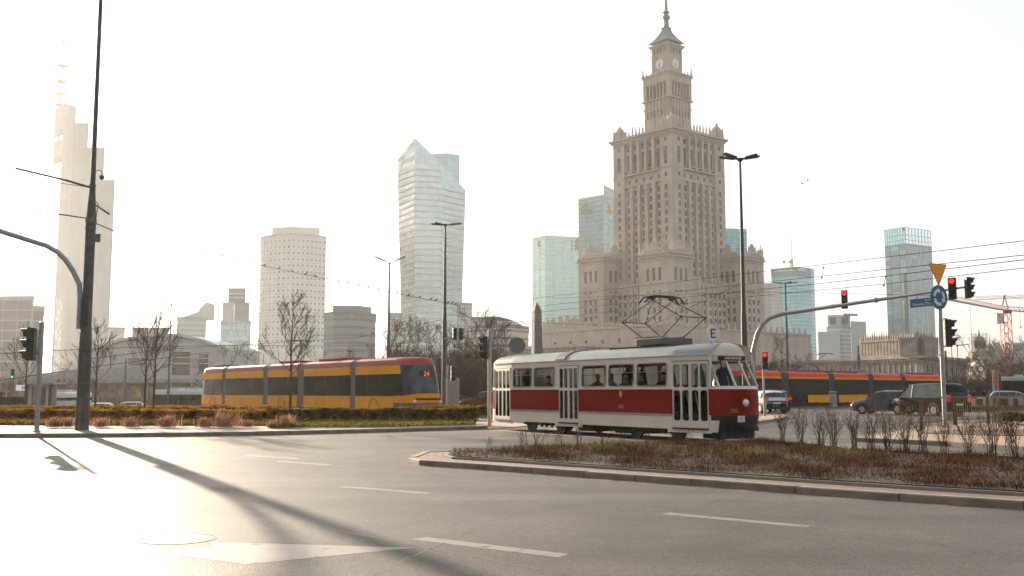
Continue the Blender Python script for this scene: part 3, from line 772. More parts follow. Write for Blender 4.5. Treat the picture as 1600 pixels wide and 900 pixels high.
for dx in (-0.13, 0.13): hd.tube([(pc + dx, -0.78, zt - 0.12), (pc + dx, -0.60, zt + 0.06), (pc + dx, -0.3, zt + 0.10), (pc + dx, 0.3, zt + 0.10), (pc + dx, 0.60, zt + 0.06), (pc + dx, 0.78, zt - 0.12)], 0.028, 6)
hd.box(pc - 0.13, pc + 0.13, -0.42, -0.36, zt, zt + 0.08); hd.box(pc - 0.13, pc + 0.13, 0.36, 0.42, zt, zt + 0.08)
hd.build('collector_head', m_dark, po, 60)
# route disc on the front roof
ex = 9.55
eo = MB().tube([(ex, 0.05, 3.05), (ex + 0.022, 0.05, 3.05)], 0.235, 28).build('route_disc', m_white2, tram, 40)
MB().tube([(ex + 0.01, -0.05, 2.70), (ex + 0.01, -0.05, 2.86)], 0.012, 6).tube([(ex + 0.01, 0.15, 2.70), (ex + 0.01, 0.15, 2.86)], 0.012, 6).build('disc_bracket', m_dark, eo)
e_ = MB()                                                             # the letter E
for z0, z1, y1 in ((2.92, 2.957, 0.13), (3.035, 3.07, 0.10), (3.143, 3.18, 0.13)): e_.box(ex + 0.020, ex + 0.028, 0.05 - 0.075 + 0.0, 0.05 + y1 - 0.05, z0, z1)
e_.box(ex + 0.020, ex + 0.0285, -0.055, -0.015, 2.9205, 3.1795)
e_.build('letter_e', m_black, eo)
# destination box, headlights, plate, numbers
fk = kN + NF//2 - 1
nose = P3(fk, 2.31)
MB().box(nose.x - 0.12, nose.x + 0.03, -0.46, 0.46, 2.26, 2.38).build('destination_box', m_black, tram, None, 0.01)
db = MB()
for i, wd in enumerate((0.05, 0.07, 0.045, 0.07, 0.06, 0.05, 0.07, 0.05)): db.box(nose.x + 0.028, nose.x + 0.034, -0.30 + i*0.08, -0.30 + i*0.08 + wd, 2.29, 2.35)
db.build('destination_blind', M('pale blind', (0.5,0.48,0.43), 0.6), tram)
hx = P3(fk, 1.06)
hl = MB().tube([(hx.x - 0.05, 0, 1.10), (hx.x + 0.05, 0, 1.10)], 0.115, 20).build('headlight', m_chrome, tram, 40)
MB().ball((hx.x + 0.035, 0, 1.10), 0.098, 14, 8).build('lens', m_lamp, hl, 60)
def onfront(k, z, wd, ht, t, mat, name):
    a, b = P3(k, z), P3(k+1, z); c = (a + b)/2; u = (b - a).normalized(); nn = u.cross(Vector((0,0,1))); c = c + nn*0.02
    o = MB().obox(c, u*wd/2, nn*t/2, Vector((0,0,ht/2))).build(name, mat, tram)
    return o, frame(c + nn*(t/2 + 0.003), u, (0,0,1))
pl_, fm = onfront(kN + 4, 0.665, 0.24, 0.17, 0.02, m_white2, 'route_plate'); text('E', 0.12, m_black, pl_, fm, 'lettering', 0.002)
_, fm = None, None
a_, b_ = P3(kN + 3, 0.88), P3(kN + 4, 0.88); u_ = (b_ - a_).normalized(); n_ = u_.cross(Vector((0,0,1)))
text('503', 0.15, m_gold, tram, frame((a_ + b_)/2 + n_*0.012, u_, (0,0,1)), 'fleet_number', 0.004)
text('503', 0.17, m_gold, tram, frame((sx(969), -TW - 0.006, 0.95), (1,0,0), (0,0,1)), 'fleet_number', 0.004)
cr = MB().slab([(-0.06,0.10),(0.06,0.10),(0.06,-0.02),(0.0,-0.10),(-0.06,-0.02)], (sx(969), -TW - 0.012, 1.32), (1,0,0), (0,0,1), (0,1,0), 0.012).build('city_crest', M('yellow crest', (0.6,0.38,0.04), 0.4), tram)
# coupler, lifeguard, underframe, wheels
fx = P3(fk, 0.5).x
MB().tube([(fx - 0.5, 0, 0.42), (fx + 0.42, 0, 0.42)], 0.045, 8).box(fx + 0.30, fx + 0.48, -0.10, 0.10, 0.36, 0.48).tube([(fx+0.35,-0.1,0.42),(fx+0.38,-0.2,0.32),(fx+0.34,-0.05,0.30)],0.012,5).build('coupler', m_dark, tram)
MB().box(fx - 0.95, fx - 0.22, -0.62, 0.62, 0.12, 0.34).build('lifeguard', m_black, tram, None, 0.02)
MB().box(XR + 0.2, XF - 0.1, -0.66, 0.66, 0.42, 0.72).build('underframe', m_dark, tram)
for xc_ in (sx(843), sx(1013)):
    bo = MB().box(xc_ - 1.35, xc_ + 1.35, -0.86, -0.78, 0.26, 0.40).box(xc_ - 1.35, xc_ + 1.35, 0.78, 0.86, 0.26, 0.40).box(xc_ - 0.2, xc_ + 0.2, -0.85, 0.85, 0.25, 0.45)
    for q in (-0.5, -0.15, 0.15, 0.5): bo.tube([(xc_ + q, -0.87, 0.2), (xc_ + q, -0.87, 0.42)], 0.05, 8)
    b_o = bo.build('bogie', m_dark, tram)
    for q in (-0.95, 0.95):
        for s in (-1, 1): MB().tube([(xc_ + q, s*0.72, 0.32), (xc_ + q, s*0.80, 0.32)], 0.32, 24).tube([(xc_ + q, s*0.80, 0.32), (xc_ + q, s*0.84, 0.32)], 0.10, 12).build('wheel', m_wheel, b_o, 40)
for xc_, wd in ((sx(905), 0.9), (sx(965), 1.0)): MB().box(xc_ - wd/2, xc_ + wd/2, -0.82, 0.82, 0.14, 0.44).build('equipment_box', m_dark, tram, None, 0.02)
# interior
MB().prism([(x_*0.985 + 0.07, y_*0.93) for x_, y_ in out], 0.70, 0.735).build('floor', m_inner, tram)
x = WINS[0][0]
while x < DOORS[2][0] - 0.4:
    if not (DOORS[1][0] - 0.3 < x < DOORS[1][1] + 0.1):
        for s in (-1, 1):
            se = MB().box(x, x + 0.42, s*0.58 - 0.36*(s < 0)*1, s*0.58 + 0.36*(s > 0), 1.10, 1.16) if False else MB().box(x, x + 0.42, min(s*0.55, s*0.97), max(s*0.55, s*0.97), 1.08, 1.14).box(x - 0.05, x, min(s*0.55, s*0.97), max(s*0.55, s*0.97), 1.08, 1.62).box(x + 0.1, x + 0.2, min(s*0.7, s*0.8), max(s*0.7, s*0.8), 0.735, 1.08)
            se.build('seat', m_seat, tram, None, 0.015)
    x += 0.80
for xp in (WINS[0][1], DOORS[1][0], DOORS[1][1], WINS[3][0], DOORS[2][0], DOORS[2][1]):
    MB().tube([(xp, -0.45, 0.735), (xp, -0.45, 2.37)], 0.017, 6).build('grab_pole', m_trim, tram)
def inside(x, y, z): 
    q = TO + HD*x + LN*y; return (q.x, q.y, z)
hz_ = math.atan2(HD.y, HD.x)
PAS = [(803 + 8, -0.72, 'stand', 'black', 'dark', 'passenger in black coat standing inside the rearmost window of the old tram'),
       (843, -0.70, 'sit', 'orange', 'fair', 'seated passenger in bright orange jacket under the notice board in the old tram'),
       (862, -0.70, 'sit', 'grey', 'dark', 'seated passenger in grey top beside the one in orange in the old tram'),
       (919, -0.70, 'sit', 'brown', 'dark', 'seated passenger in brown jacket just past the middle door of the old tram'),
       (940, -0.70, 'sit', 'white', 'fair', 'seated passenger in white coat with fair hair in the old tram'),
       (934, 0.1, 'stand', 'black', 'dark', 'dark figure standing in the aisle behind the seated passenger in white'),
       (962, -0.70, 'sit', 'grey', 'dark', 'seated passenger in pale grey checked top in front of the maroon coat'),
       (966, -0.15, 'stand', 'maroon', 'dark', 'passenger in maroon coat standing in the tram aisle'),
       (984, -0.65, 'sit', 'black', 'fair', 'seated passenger in black with fair hair at the fourth window'),
       (1004, -0.1, 'stand', 'black', 'dark', 'tall standing passenger in black filling the widest tram window'),
       (1019, -0.68, 'sit', 'black', 'dark', 'seated passenger in black beside the one in pale blue'),
       (1032, -0.70, 'sit', 'blue', 'dark', 'seated passenger in pale blue sleeves by the window ahead of the front door'),
       (1070, -0.55, 'stand', 'mint', 'dark', 'passenger in mint jacket standing behind the front door of the old tram'),
       (1098, -0.35, 'stand', 'navy', 'dark', 'passenger in navy coat standing at the front door edge')]
for x_, y_, po_, c_, h_, l_ in PAS:
    person(po_, inside(sx(x_), y_, 0.735 if po_ == 'stand' else 0.70), hz_ + random.uniform(-0.5, 0.5), c_, 'black', h_, l_, 'passengers inside the old tram', 0.9 if po_ == 'stand' else 0.95)
person('sit', inside(XF - 0.55, 0.05, 0.62), hz_, 'black', 'black', 'grey', 'driver in dark uniform sitting behind the windscreen of the old tram', None, 0.95)
MB().box(XF + 0.0, XF + 0.35, -0.6, 0.6, 0.74, 1.44).build('driver_desk', m_inner, tram)
# ---------------------------------------------------------------- palace with clock tower
WINCOUNT = {}
def windows(root, items, mat=None, limit=100):
    """items: (origin, u, n, w, h). 100 nearest as parts sharing one mesh per size, the rest as one part"""
    cache = {}; mat = mat or m_wing
    rest = MB()
    for i, (o, u, nn, w_, h_) in enumerate(items):
        o = Vector(o); u = Vector(u); nn = Vector(nn)
        if i < limit:
            key = (round(w_, 2), round(h_, 2))
            if key not in cache:
                mb = MB().box(-w_/2, w_/2, -0.05, 0.05, -h_/2, h_/2)
                cache[key] = mb.mesh('window', mat)
            ob = bpy.data.objects.new('window', cache[key]); C.objects.link(ob); ob.parent = root
            ob.matrix_local = Matrix(((u.x, nn.x, 0, o.x), (u.y, nn.y, 0, o.y), (u.z, nn.z, 1, o.z), (0,0,0,1)))
        else: rest.obox(o, u*w_/2, nn*0.05, Vector((0,0,h_/2)))
    if rest.v: rest.build('window', mat, root, kind='stuff')
PD = 430.0
pp = xy(1050.5, PD)
RHO = R(-50.0)
pal = T('palace_tower', 'tall stepped stone skyscraper palace with clock tower, corner wings and spire', 'palace', (pp.x, pp.y, 0), RHO)
def zz(y, d, x=1047): return px(x, y, d).z
wl = []                                                     # windows
FACES = [((0,-1), (1,0)), ((1,0), (0,1))]                   # visible faces: normal, u
def face(cx, cy, half, f):
    nx, ny = FACES[f][0]; ux, uy = FACES[f][1]
    return Vector((cx + nx*half, cy + ny*half, 0)), Vector((ux, uy, 0)), Vector((nx, ny, 0))
def sq(mb, cx, cy, h, z0, z1): return mb.box(cx-h, cx+h, cy-h, cy+h, z0, z1)
wall = MB(); trim = MB(); orn = MB()
H = 16.9
Zc = zz(206, 408)                                           # underside of main cornice
Zb1, Zb2 = zz(280, 408), zz(262, 408)                       # belts
sq(wall, 0, 0, H - 0.8, 0, Zc)
# corner piers and pilasters
for f in range(2):
    o, u, nn = face(0, 0, H - 0.8, f)
    for e in (-1, 1): wall.obox(o + u*e*(H - 3.3) + nn*0.4 + Vector((0,0,Zc/2)), u*3.3, nn*0.8, Vector((0,0,Zc/2)))
    cols = [-8.6, -4.3, 0, 4.3, 8.6]
    for c in (-10.75, -6.45, -2.15, 2.15, 6.45, 10.75):
        if abs(c) < 10: wall.obox(o + u*c + nn*0.45 + Vector((0,0,(Zb1)/2)), u*0.85, nn*0.85, Vector((0,0,Zb1/2)))
        if abs(c) < 10: wall.obox(o + u*c + nn*0.5 + Vector((0,0,(Zb2+Zc)/2)), u*0.7, nn*0.9, Vector((0,0,(Zc-Zb2)/2)))
    fh = 3.55; z = Zb1 - 3.0
    k = 0
    while z > 20:
        for c in cols:
            wl.append((o + u*c + nn*0.06 + Vector((0,0,z)), u, nn, 1.5, 2.2))
            trim.obox(o + u*c + nn*0.1 + Vector((0,0,z - 1.65)), u*1.0, nn*0.12, Vector((0,0,0.5)))
        for e in (-1, 1): wl.append((o + u*e*13.4 + nn*1.24 + Vector((0,0,z)), u, nn, 1.4, 2.1))
        z -= fh
    for c in cols + [-13.4, 13.4]: wl.append((o + u*c + nn*(1.24 if abs(c) > 12 else 0.06) + Vector((0,0,(Zb1+Zb2)/2)), u, nn, 1.2, 1.7))
    za = (Zb2 + Zc)/2
    for c in cols:
        wl.append((o + u*c + nn*0.06 + Vector((0,0,za - 1.8)), u, nn, 1.9, 7.2)); wl.append((o + u*c + nn*0.06 + Vector((0,0,za + 4.6)), u, nn, 1.7, 2.2))
    for e in (-1, 1): wl.append((o + u*e*13.4 + nn*1.24 + Vector((0,0,za - 2.0)), u, nn, 1.7, 7.0)); wl.append((o + u*e*13.4 + nn*1.24 + Vector((0,0,za + 4.8)), u, nn, 1.2, 1.6))
    for i in range(36): orn.obox(o + u*(-H + 0.5 + i*(2*H - 1)/35) + nn*1.2 + Vector((0,0,Zc - 0.7)), u*0.24, nn*0.4, Vector((0,0,0.6)))
for z, t, e in ((Zb1, 0.5, 0.35), (Zb2, 0.6, 0.4), (Zb2 + 1.6, 0.25, 0.25), (Zc, 0.7, 0.9), (Zc + 0.9, 0.8, 1.6), (Zc - 2.2, 0.3, 0.3)): sq(trim, 0, 0, H + e, z, z + t)
Zt = Zc + 1.7
def spire(mb, x, y, z, h, r): mb.lathe([(r, z), (r, z + h*0.22), (r*1.25, z + h*0.24), (r*0.8, z + h*0.3), (r*0.62, z + h*0.55), (r*0.8, z + h*0.58), (r*0.35, z + h*0.7), (r*0.12, z + h)], (x, y, 0), 6)
sq(trim, 0, 0, H - 0.4, Zt, Zt + 0.9)
def crest(mb, cx, cy, h, z, n, hh, r, wob=0.3, seed=3):
    rnd = random.Random(seed)
    for f in range(4):
        nx, ny = [(0,-1),(1,0),(0,1),(-1,0)][f]
        for i in range(n):
            t = -h + 2*h*i/(n - 1)
            x = cx + nx*h + (-ny)*t; y = cy + ny*h + nx*t
            a = hh*(1 + rnd.uniform(-wob, wob))
            mb.lathe([(r*1.3, z), (r*1.3, z + a*0.2), (r*0.7, z + a*0.28), (r*rnd.uniform(0.8, 1.2), z + a*0.5), (r*0.5, z + a*0.7), (r*0.55, z + a*0.8), (r*0.1, z + a)], (x, y, 0), 5)
def aedicule(mb, cx, cy, h, z, scale, nx, ny, wd):
    """curved gable group of carved volutes on the parapet"""
    ux, uy = -ny, nx
    for q in range(-4, 5):
        a = scale * (1 - (q/4.6)**2)
        mb.lathe([(wd*0.11, z), (wd*0.12, z + a*0.7), (wd*0.05, z + a)], (cx + nx*h + ux*q*wd/8, cy + ny*h + uy*q*wd/8, 0), 6)
crest(orn, 0, 0, H - 0.6, Zt + 0.8, 17, 3.4, 0.42)
for e in (-1, 1):
    for g_ in (-1, 1):
        cx, cy = e*(H - 2.0), g_*(H - 2.0)
        sq(trim, cx, cy, 1.9, Zt + 0.5, Zt + 4.2); orn.lathe([(2.0, Zt + 4.2), (1.6, Zt + 5.4), (0.6, Zt + 6.2), (0.1, Zt + 7.2)], (cx, cy, 0), 8)
        for q, w2 in ((-1, 1), (1, -1), (1, 1), (-1, -1)): spire(orn, cx + q*1.9, cy + w2*1.9, Zt + 0.5, 8.6 if (q*e > 0) != (w2*g_ > 0) else 6.0, 0.5)
# second tier
H2 = 7.5; Z2 = zz(117, 426); Zm = zz(155, 424); Za = zz(149, 424); Zb = zz(130, 424)
sq(wall, 0, 0, H2 - 0.3, Zt, Zm); sq(wall, 0, 0, H2 - 1.6, Zm, Zb); sq(wall, 0, 0, H2, Zb, Z2)
for e in (-1, 1):
    for g_ in (-1, 1): sq(wall, e*(H2 - 0.9), g_*(H2 - 0.9), 0.9, Zm, Zb)
for z, t, e in ((Zm, 0.5, 0.6), (Zm - 3.5, 0.3, 0.25), (Zb + 0.3, 0.4, 0.3), (Z2 - 1.0, 0.5, 0.4), (Z2 - 0.3, 0.5, 0.7)): sq(trim, 0, 0, H2 + e, z, z + t)
for f in range(2):
    o, u, nn = face(0, 0, H2 - 0.3, f)
    for c in (-6, -4, -2, 0, 2, 4, 6): wall.obox(o + u*c + nn*0.15 + Vector((0,0,(Zt+Zm)/2)), u*0.4, nn*0.25, Vector((0,0,(Zm-Zt)/2)))
    for c in (-5, -3, -1, 1, 3, 5): wl.append((o + u*c + nn*0.03 + Vector((0,0,Zt + 11)), u, nn, 0.8, 3.2))
    o, u, nn = face(0, 0, H2 - 1.6, f)
    for c in (-4.9, -2.9, -1.0, 1.0, 2.9, 4.9):
        wl.append((o + u*c + nn*0.05 + Vector((0,0,(Za+Zb)/2 + 0.2)), u, nn, 1.25, (Zb-Za)*0.95))
    for c in (-5.9, -3.9, -1.95, 0, 1.95, 3.9, 5.9): wall.obox(o + u*c + nn*0.8 + Vector((0,0,(Zm+Zb)/2)), u*0.30, nn*0.7, Vector((0,0,(Zb-Zm)/2)))
for e in (-1, 1):
    for g_ in (-1, 1): spire(orn, e*H2, g_*H2, Z2, 5.0, 0.45); spire(orn, e*(H2 - 2.2), g_*H2, Z2, 3.0, 0.3); spire(orn, e*H2, g_*(H2-2.2), Z2, 3.0, 0.3)
for q in (-4, -1.6, 1.6, 4):
    spire(orn, q, -H2 - 1.2, Zt, 10.5 if abs(q) < 2 else 8, 0.7); spire(orn, H2 + 1.2, q, Zt, 10.5 if abs(q) < 2 else 8, 0.7)
spire(orn, H2 + 1.2, -H2 - 1.2, Zt, 11, 0.8)
crest(orn, 0, 0, H2 + 0.2, Z2, 7, 1.3, 0.25)
# clock stage
H3 = 4.75; Z3 = zz(72, 427)
sq(wall, 0, 0, H3, Z2, Z3); sq(trim, 0, 0, H3 + 0.6, Z2, Z2 + 0.8); sq(trim, 0, 0, H3 + 0.25, zz(86, 427), zz(86, 427) + 0.35); sq(trim, 0, 0, H3 + 0.5, Z3 - 0.5, Z3); sq(trim, 0, 0, H3 + 0.9, Z3, Z3 + 0.6)
for f in range(2):
    o, u, nn = face(0, 0, H3, f)
    for c in range(-4, 5): wl.append((o + u*c*1.0 + nn*0.03 + Vector((0,0,(zz(86,427)+Z3)/2)), u, nn, 0.5, 2.2)) if c % 2 else orn.obox(o + u*c + nn*0.2 + Vector((0,0,(zz(86,427)+Z3)/2)), u*0.22, nn*0.2, Vector((0,0,1.7)))
    zc = zz(97.5, 425); r = 2.45
    ck = MB().tube([o + nn*0.05 + Vector((0,0,zc)), o + nn*0.18 + Vector((0,0,zc))], r, 28).build('clock_face', m_white, pal, 40)
    rim_ = MB()
    ringp = [o + nn*0.15 + Vector((0,0,zc)) + u*math.cos(t*math.pi/14)*r + Vector((0,0,math.sin(t*math.pi/14)*r)) for t in range(29)]
    rim_.tube(ringp, 0.16, 6, False); rim_.build('clock_rim', m_stone2, ck)
    hd_ = MB()
    for i in range(12):
        a = i*math.pi/6; p = o + nn*0.2 + Vector((0,0,zc)) + u*math.sin(a)*r*0.82 + Vector((0,0,math.cos(a)*r*0.82)); q = (u*math.sin(a) + Vector((0,0,math.cos(a))))*0.22
        hd_.tube([p - q, p + q], 0.07, 4)
    hd_.build('hour_mark', m_dark, ck)
    for a, L_, r_ in ((math.pi*1.0, r*0.75, 0.10), (math.pi*1.08, r*0.5, 0.16)):
        p = o + nn*0.26 + Vector((0,0,zc)); MB().tube([p - (u*math.sin(a) + Vector((0,0,math.cos(a))))*0.4, p + (u*math.sin(a) + Vector((0,0,math.cos(a))))*L_], r_, 5).build('clock_hand', m_black, ck)
for e in (-1, 1):
    for g_ in (-1, 1): spire(orn, e*(H3 + 0.7), g_*(H3 + 0.7), Z3 + 0.3, 1.8, 0.25)
zs = [zz(y, 430) for y in (69, 60, 52, 46)]
rf = MB()
prof = [(H3 + 0.8, zs[0]), (3.4, zs[1]), (2.0, zs[2]), (1.35, zs[3]), (1.7, zs[3] + 0.2), (1.7, zs[3] + 0.6), (1.1, zs[3] + 0.7)]
rf.lathe([(r*1.414, z) for r, z in prof], (0,0,0), 4, math.pi/4)
rf.build('roof', m_copper, pal)
zl = [zz(y, 430) for y in (46, 36, 33, 29, 25, 22, 20, 19, 14, 0)]
sp_ = MB().lathe([(1.3, zl[0]), (1.0, zl[1]), (1.3, zl[1] + 0.3), (0.9, zl[2]), (1.75, zl[3]), (1.85, (zl[3]+zl[4])/2), (1.4, zl[4]), (0.8, zl[5]), (1.6, zl[6]), (1.5, zl[7]), (0.8, zl[7] + 0.5), (0.55, zl[9]), (0.35, zl[9] + 25), (0.08, zl[9] + 60)], (0,0,0), 10)
spo = sp_.build('spire', m_copper, pal, 30)
rg = MB()
for i in range(14):
    z = zl[7] + 1 + i*1.6; rg.tube([(-1.0 + 0.03*i, 0, z), (1.0 - 0.03*i, 0, z)], 0.06, 4); rg.tube([(0, -1.0, z), (0, 1.0, z)], 0.06, 4)
rg.build('spire_rung', m_gold, spo)
for i in range(8): a = i*math.pi/4; spire(orn, 1.5*math.cos(a), 1.5*math.sin(a), zl[0], 1.9, 0.18)
# lower block with four corner wings
HB = 23.0; ZB = zz(443, 405)
sq(wall, 0, 0, HB - 3.0, 0, ZB); sq(trim, 0, 0, HB - 2.6, ZB, ZB + 0.8); crest(orn, 0, 0, HB - 3.2, ZB + 0.8, 18, 2.6, 0.7, 0.25, 5)
for f in range(2):
    o, u, nn = face(0, 0, HB - 3.0, f)
    for c in (-11, -8, -5, -2.0, 2.0, 5, 8, 11):
        z = ZB - 4
        while z > 8: wl.append((o + u*c + nn*0.05 + Vector((0,0,z)), u, nn, 1.3, 2.1)); z -= 3.55
        trim.obox(o + u*(c + 1.5) + nn*0.25 + Vector((0,0,ZB/2)), u*0.35, nn*0.3, Vector((0,0,ZB/2)))
HW = 7.6; CW = 20.6
for (ex_, ey_, yt) in ((1,-1,399), (-1,-1,409), (1,1,407), (-1,1,409)):
    cx, cy = ex_*CW, ey_*CW
    if (ex_, ey_) == (1, -1): cx -= 2.6; cy -= 2.6
    d = {(1,-1):390, (-1,-1):428, (1,1):420, (-1,1):455}[(ex_,ey_)]
    z1 = zz(yt, d)
    sq(wall, cx, cy, HW, 0, z1)
    for z, t, e in ((z1 - 1.2, 0.4, 0.25), (z1, 0.7, 0.7), (z1 + 0.7, 0.5, 0.35), (z1 - 11.2, 0.35, 0.2)): sq(trim, cx, cy, HW + e, z, z + t)
    crest(orn, cx, cy, HW - 0.2, z1 + 1.2, 13, 5.0, 0.42, 0.4, 9 + ex_*2 + ey_)
    for nx, ny in ((0,-1),(1,0)): aedicule(orn, cx, cy, HW - 0.3, z1 + 1.1, 6.4, nx, ny, 5.5); aedicule(orn, cx, cy, HW - 0.3, z1 + 1.1, 3.4, nx, ny, 13)
    if (ex_, ey_) == (-1, 1): continue
    for f in range(2):
        o, u, nn = face(cx, cy, HW, f)
        for c in (-3.2, 0, 3.2):
            wl.insert(0, (o + u*c + nn*0.04 + Vector((0,0,z1 - 6.8)), u, nn, 1.35, 5.0)); wl.insert(0, (o + u*c + nn*0.04 + Vector((0,0,z1 - 13.6)), u, nn, 0.7, 0.9))
            z = z1 - 17.8
            while z > 14: wl.insert(0, (o + u*c + nn*0.04 + Vector((0,0,z)), u, nn, 1.25, 2.2)); z -= 3.6
            if c == 0:
                for q in (-1.6, 1.6): trim.obox(o + u*q + nn*0.12 + Vector((0,0,(z1-15)/2)), u*0.28, nn*0.14, Vector((0,0,(z1-15)/2)))
# rounded service columns beside the front wing
for q in (0.0, 2.6): wall.tube([(HB - 1.4, -HB + 11.2 + q + 1.2, 0), (HB - 1.4, -HB + 11.2 + q + 1.2, ZB + 3.0)], 1.15, 12)
# podium and frontal hall
PZ = zz(506, 372); 
wall.box(-44, 34, -40, -16, 0, PZ); wall.box(16, 40, -40, 44, 0, PZ - 1.5)
trim.box(-44.5, 34.5, -40.5, -15.5, PZ, PZ + 0.9); trim.box(15.5, 40.5, -15.3, 44.5, PZ - 1.5, PZ - 0.8)
rnd = random.Random(4)
for i in range(40): t = -44 + i*78/39; aedicule(orn, t, -40, 0.0, PZ + 0.9, rnd.uniform(1.2, 2.3), 0, -1, 1.6)
for i in range(22): t = -40 + i*4.0; orn.lathe([(0.6, PZ - 0.8), (0.5, PZ + 0.4), (0.1, PZ + 1.7)], (40, t, 0), 5) if t < 44 else None
for i in range(12): aedicule(orn, -42 + i*2.6, -36, 0, PZ + 0.9, 4.6 + 1.2*math.sin(i*1.1), 0, -1, 3.0)
wall.box(-43, -12, -36, -20, PZ, PZ + 3.2); 
for i in range(7): aedicule(orn, -38 + i*4.4, -34, 0, PZ + 3.2, 3.4 + 1.5*math.sin(i*0.9), 0, -1, 3.6)
for i in range(8): wl.append((Vector((-40 + i*9.5, -40.04, PZ - 5.0)), Vector((1,0,0)), Vector((0,-1,0)), 1.2, 1.9))
# colonnade cornice in front
wall.box(-62, 20, -72, -40.5, 0, zz(546, 345)); Z0 = zz(546, 345)
trim.box(-62.8, 20.8, -72.8, -40.6, Z0, Z0 + 0.5); trim.box(-64, 22, -74, -40.7, Z0 + 2.0, Z0 + 3.2)
wall.box(-61.5, 19.5, -71.5, -40.8, Z0 + 0.5, Z0 + 2.0)
for i in range(62): orn.box(-62.5 + i*1.35, -62.5 + i*1.35 + 0.6, -73.4, -71.6, Z0 + 0.6, Z0 + 1.9)
for i in range(24): orn.box(19.6, 21.4, -73 + i*1.35, -73 + i*1.35 + 0.6, Z0 + 0.6, Z0 + 1.9)
wall.build('wall', m_stone, pal); trim.build('cornice', m_stone3, pal); orn.build('carved_crest', m_stone3, pal, 40)
windows(pal, wl)
m_stone4 = M('soot grey sandstone', (0.30, 0.25, 0.20), 0.9, var=0.3, scale=0.5, bump=0.5, bscale=3)
# ---------------------------------------------------------------- low palace wing with colonnade
pz = lambda y, d: px(1400, y, d).z
P1 = xy(1443, 262); ang = R(4)
th = T('theatre_wing', 'low grey stone palace wing with columns and a carved parapet behind the red-roofed tram', 'building', (P1.x, P1.y, 0), 0)
A = xy(1195, 330) - P1; B = xy(1512, 292) - P1
wa = MB(); tr = MB(); og = MB(); wn = []
Zw = pz(566, 262); uA = A.normalized(); uB = B.normalized(); nA = Vector((uA.y, -uA.x, 0)); nB = Vector((uB.y, -uB.x, 0))
if nA.y > 0: nA = -nA
if nB.y > 0: nB = -nB
back = Vector((10, 60, 0))
poly = [A, Vector((0,0,0)), B, B + back, A + back]
wa.prism([(p.x, p.y) for p in ccw([tuple(q.xy) for q in poly]) ] if False else ccw([tuple(q.xy) for q in poly]), 0, Zw)
for dz_, t, e in ((0, 0.5, 0.4), (1.1, 0.7, 1.3)): tr.prism(offset(ccw([tuple(q.xy) for q in poly]), -e), Zw + dz_, Zw + dz_ + t)
wa.prism(offset(ccw([tuple(q.xy) for q in poly]), 0.05), Zw, Zw + 1.6)
for (u, nn, L_) in ((uA, nA, A.length), (uB, nB, B.length)):
    k = int(L_/0.95)
    for i in range(k): og.obox(u*(i + 0.5)*L_/k + nn*0.6 + Vector((0,0,Zw + 0.8)), u*0.2, nn*0.5, Vector((0,0,0.28)))
    k = int(L_/4.2)
    for i in range(1, k): wn.append((u*(i*4.2) + nn*0.05 + Vector((0,0,Zw - 1.7)), u, nn, 1.2, 1.5))
    for i in range(1, int(L_/2.1)): wa.obox(u*(i*2.1) + nn*0.12 + Vector((0,0,Zw/2)), u*0.28, nn*0.14, Vector((0,0,Zw/2)))
    tr.obox(u*L_/2 + nn*0.12 + Vector((0,0,Zw - 3.2)), u*L_/2, nn*0.3, Vector((0,0,0.18)))
    # portico columns under a plain entablature
    rng_ = (8, 30) if u is uA else (8, L_ - 2)
    tr.obox(u*(rng_[0] + rng_[1])/2 + nn*1.5 + Vector((0,0,Zw - 6.2)), u*(rng_[1]-rng_[0])/2, nn*1.6, Vector((0,0,0.6)))
    i = rng_[0] + 0.6
    while i < rng_[1]:
        c_ = u*i + nn*2.2
        MB().lathe([(0.62,0),(0.62,0.4),(0.5,0.5),(0.42,Zw-7.6),(0.6,Zw-7.2),(0.62,Zw-6.8)], c_, 12).build('column', m_stone4, th, 40)
        wn.append((u*(i + 1.0) + nn*0.05 + Vector((0,0,(Zw - 7)/2)), u, nn, 1.1, Zw - 9)) 
        i += 2.1
for (u, nn, a0, a1) in ((uA, nA, 0.0, 26.0), (uB, nB, 0.0, 16.0)):
    z0 = Zw + 1.8; c_ = (a0 + a1)/2
    wa.obox(u*c_ - nn*3.5 + Vector((0,0,z0 + 2.2)), u*(a1-a0)/2, nn*2.2, Vector((0,0,2.2))); tr.obox(u*c_ - nn*3.5 + Vector((0,0,z0 + 4.6)), u*((a1-a0)/2 + 0.2), nn*2.5, Vector((0,0,0.2)))
    for i in range(int((a1-a0)/1.3)): og.obox(u*(a0 + 0.6 + i*1.3) - nn*1.35 + Vector((0,0,z0 + 2.4)), u*0.22, nn*0.12, Vector((0,0,1.7)))
    i = a0
    while i < a1:
        h = random.uniform(1.5, 2.5); og.lathe([(0.5, z0 + 4.8), (0.36, z0 + 4.8 + h*0.4), (0.15, z0 + 4.8 + h*0.7), (0.05, z0 + 4.8 + h)], u*i - nn*1.6, 5); i += 0.95
wa.build('wall', m_stone4, th); tr.build('cornice', m_stone4, th); og.build('carved_parapet', m_stone4, th); windows(th, wn)
# ---------------------------------------------------------------- obelisk, round back-facing sign
p = xy(839, 120)
ob = T('obelisk', 'grey stone obelisk rising behind the roof of the old tram', 'obelisk', (p.x, p.y, 0), R(20))
zt = px(839, 472, 120).z; 
MB().lathe([(0.62*1.414, 1.2), (0.44*1.414, zt - 1.0), (0.05, zt)], (0,0,0), 4, math.pi/4).build('shaft', M('grey granite', (0.17,0.165,0.15), 0.8, var=0.15, scale=1.5, bump=0.2), ob)
MB().box(-1.0,1.0,-1.0,1.0,0,1.2).build('base', m_stone2, ob, None, 0.03)
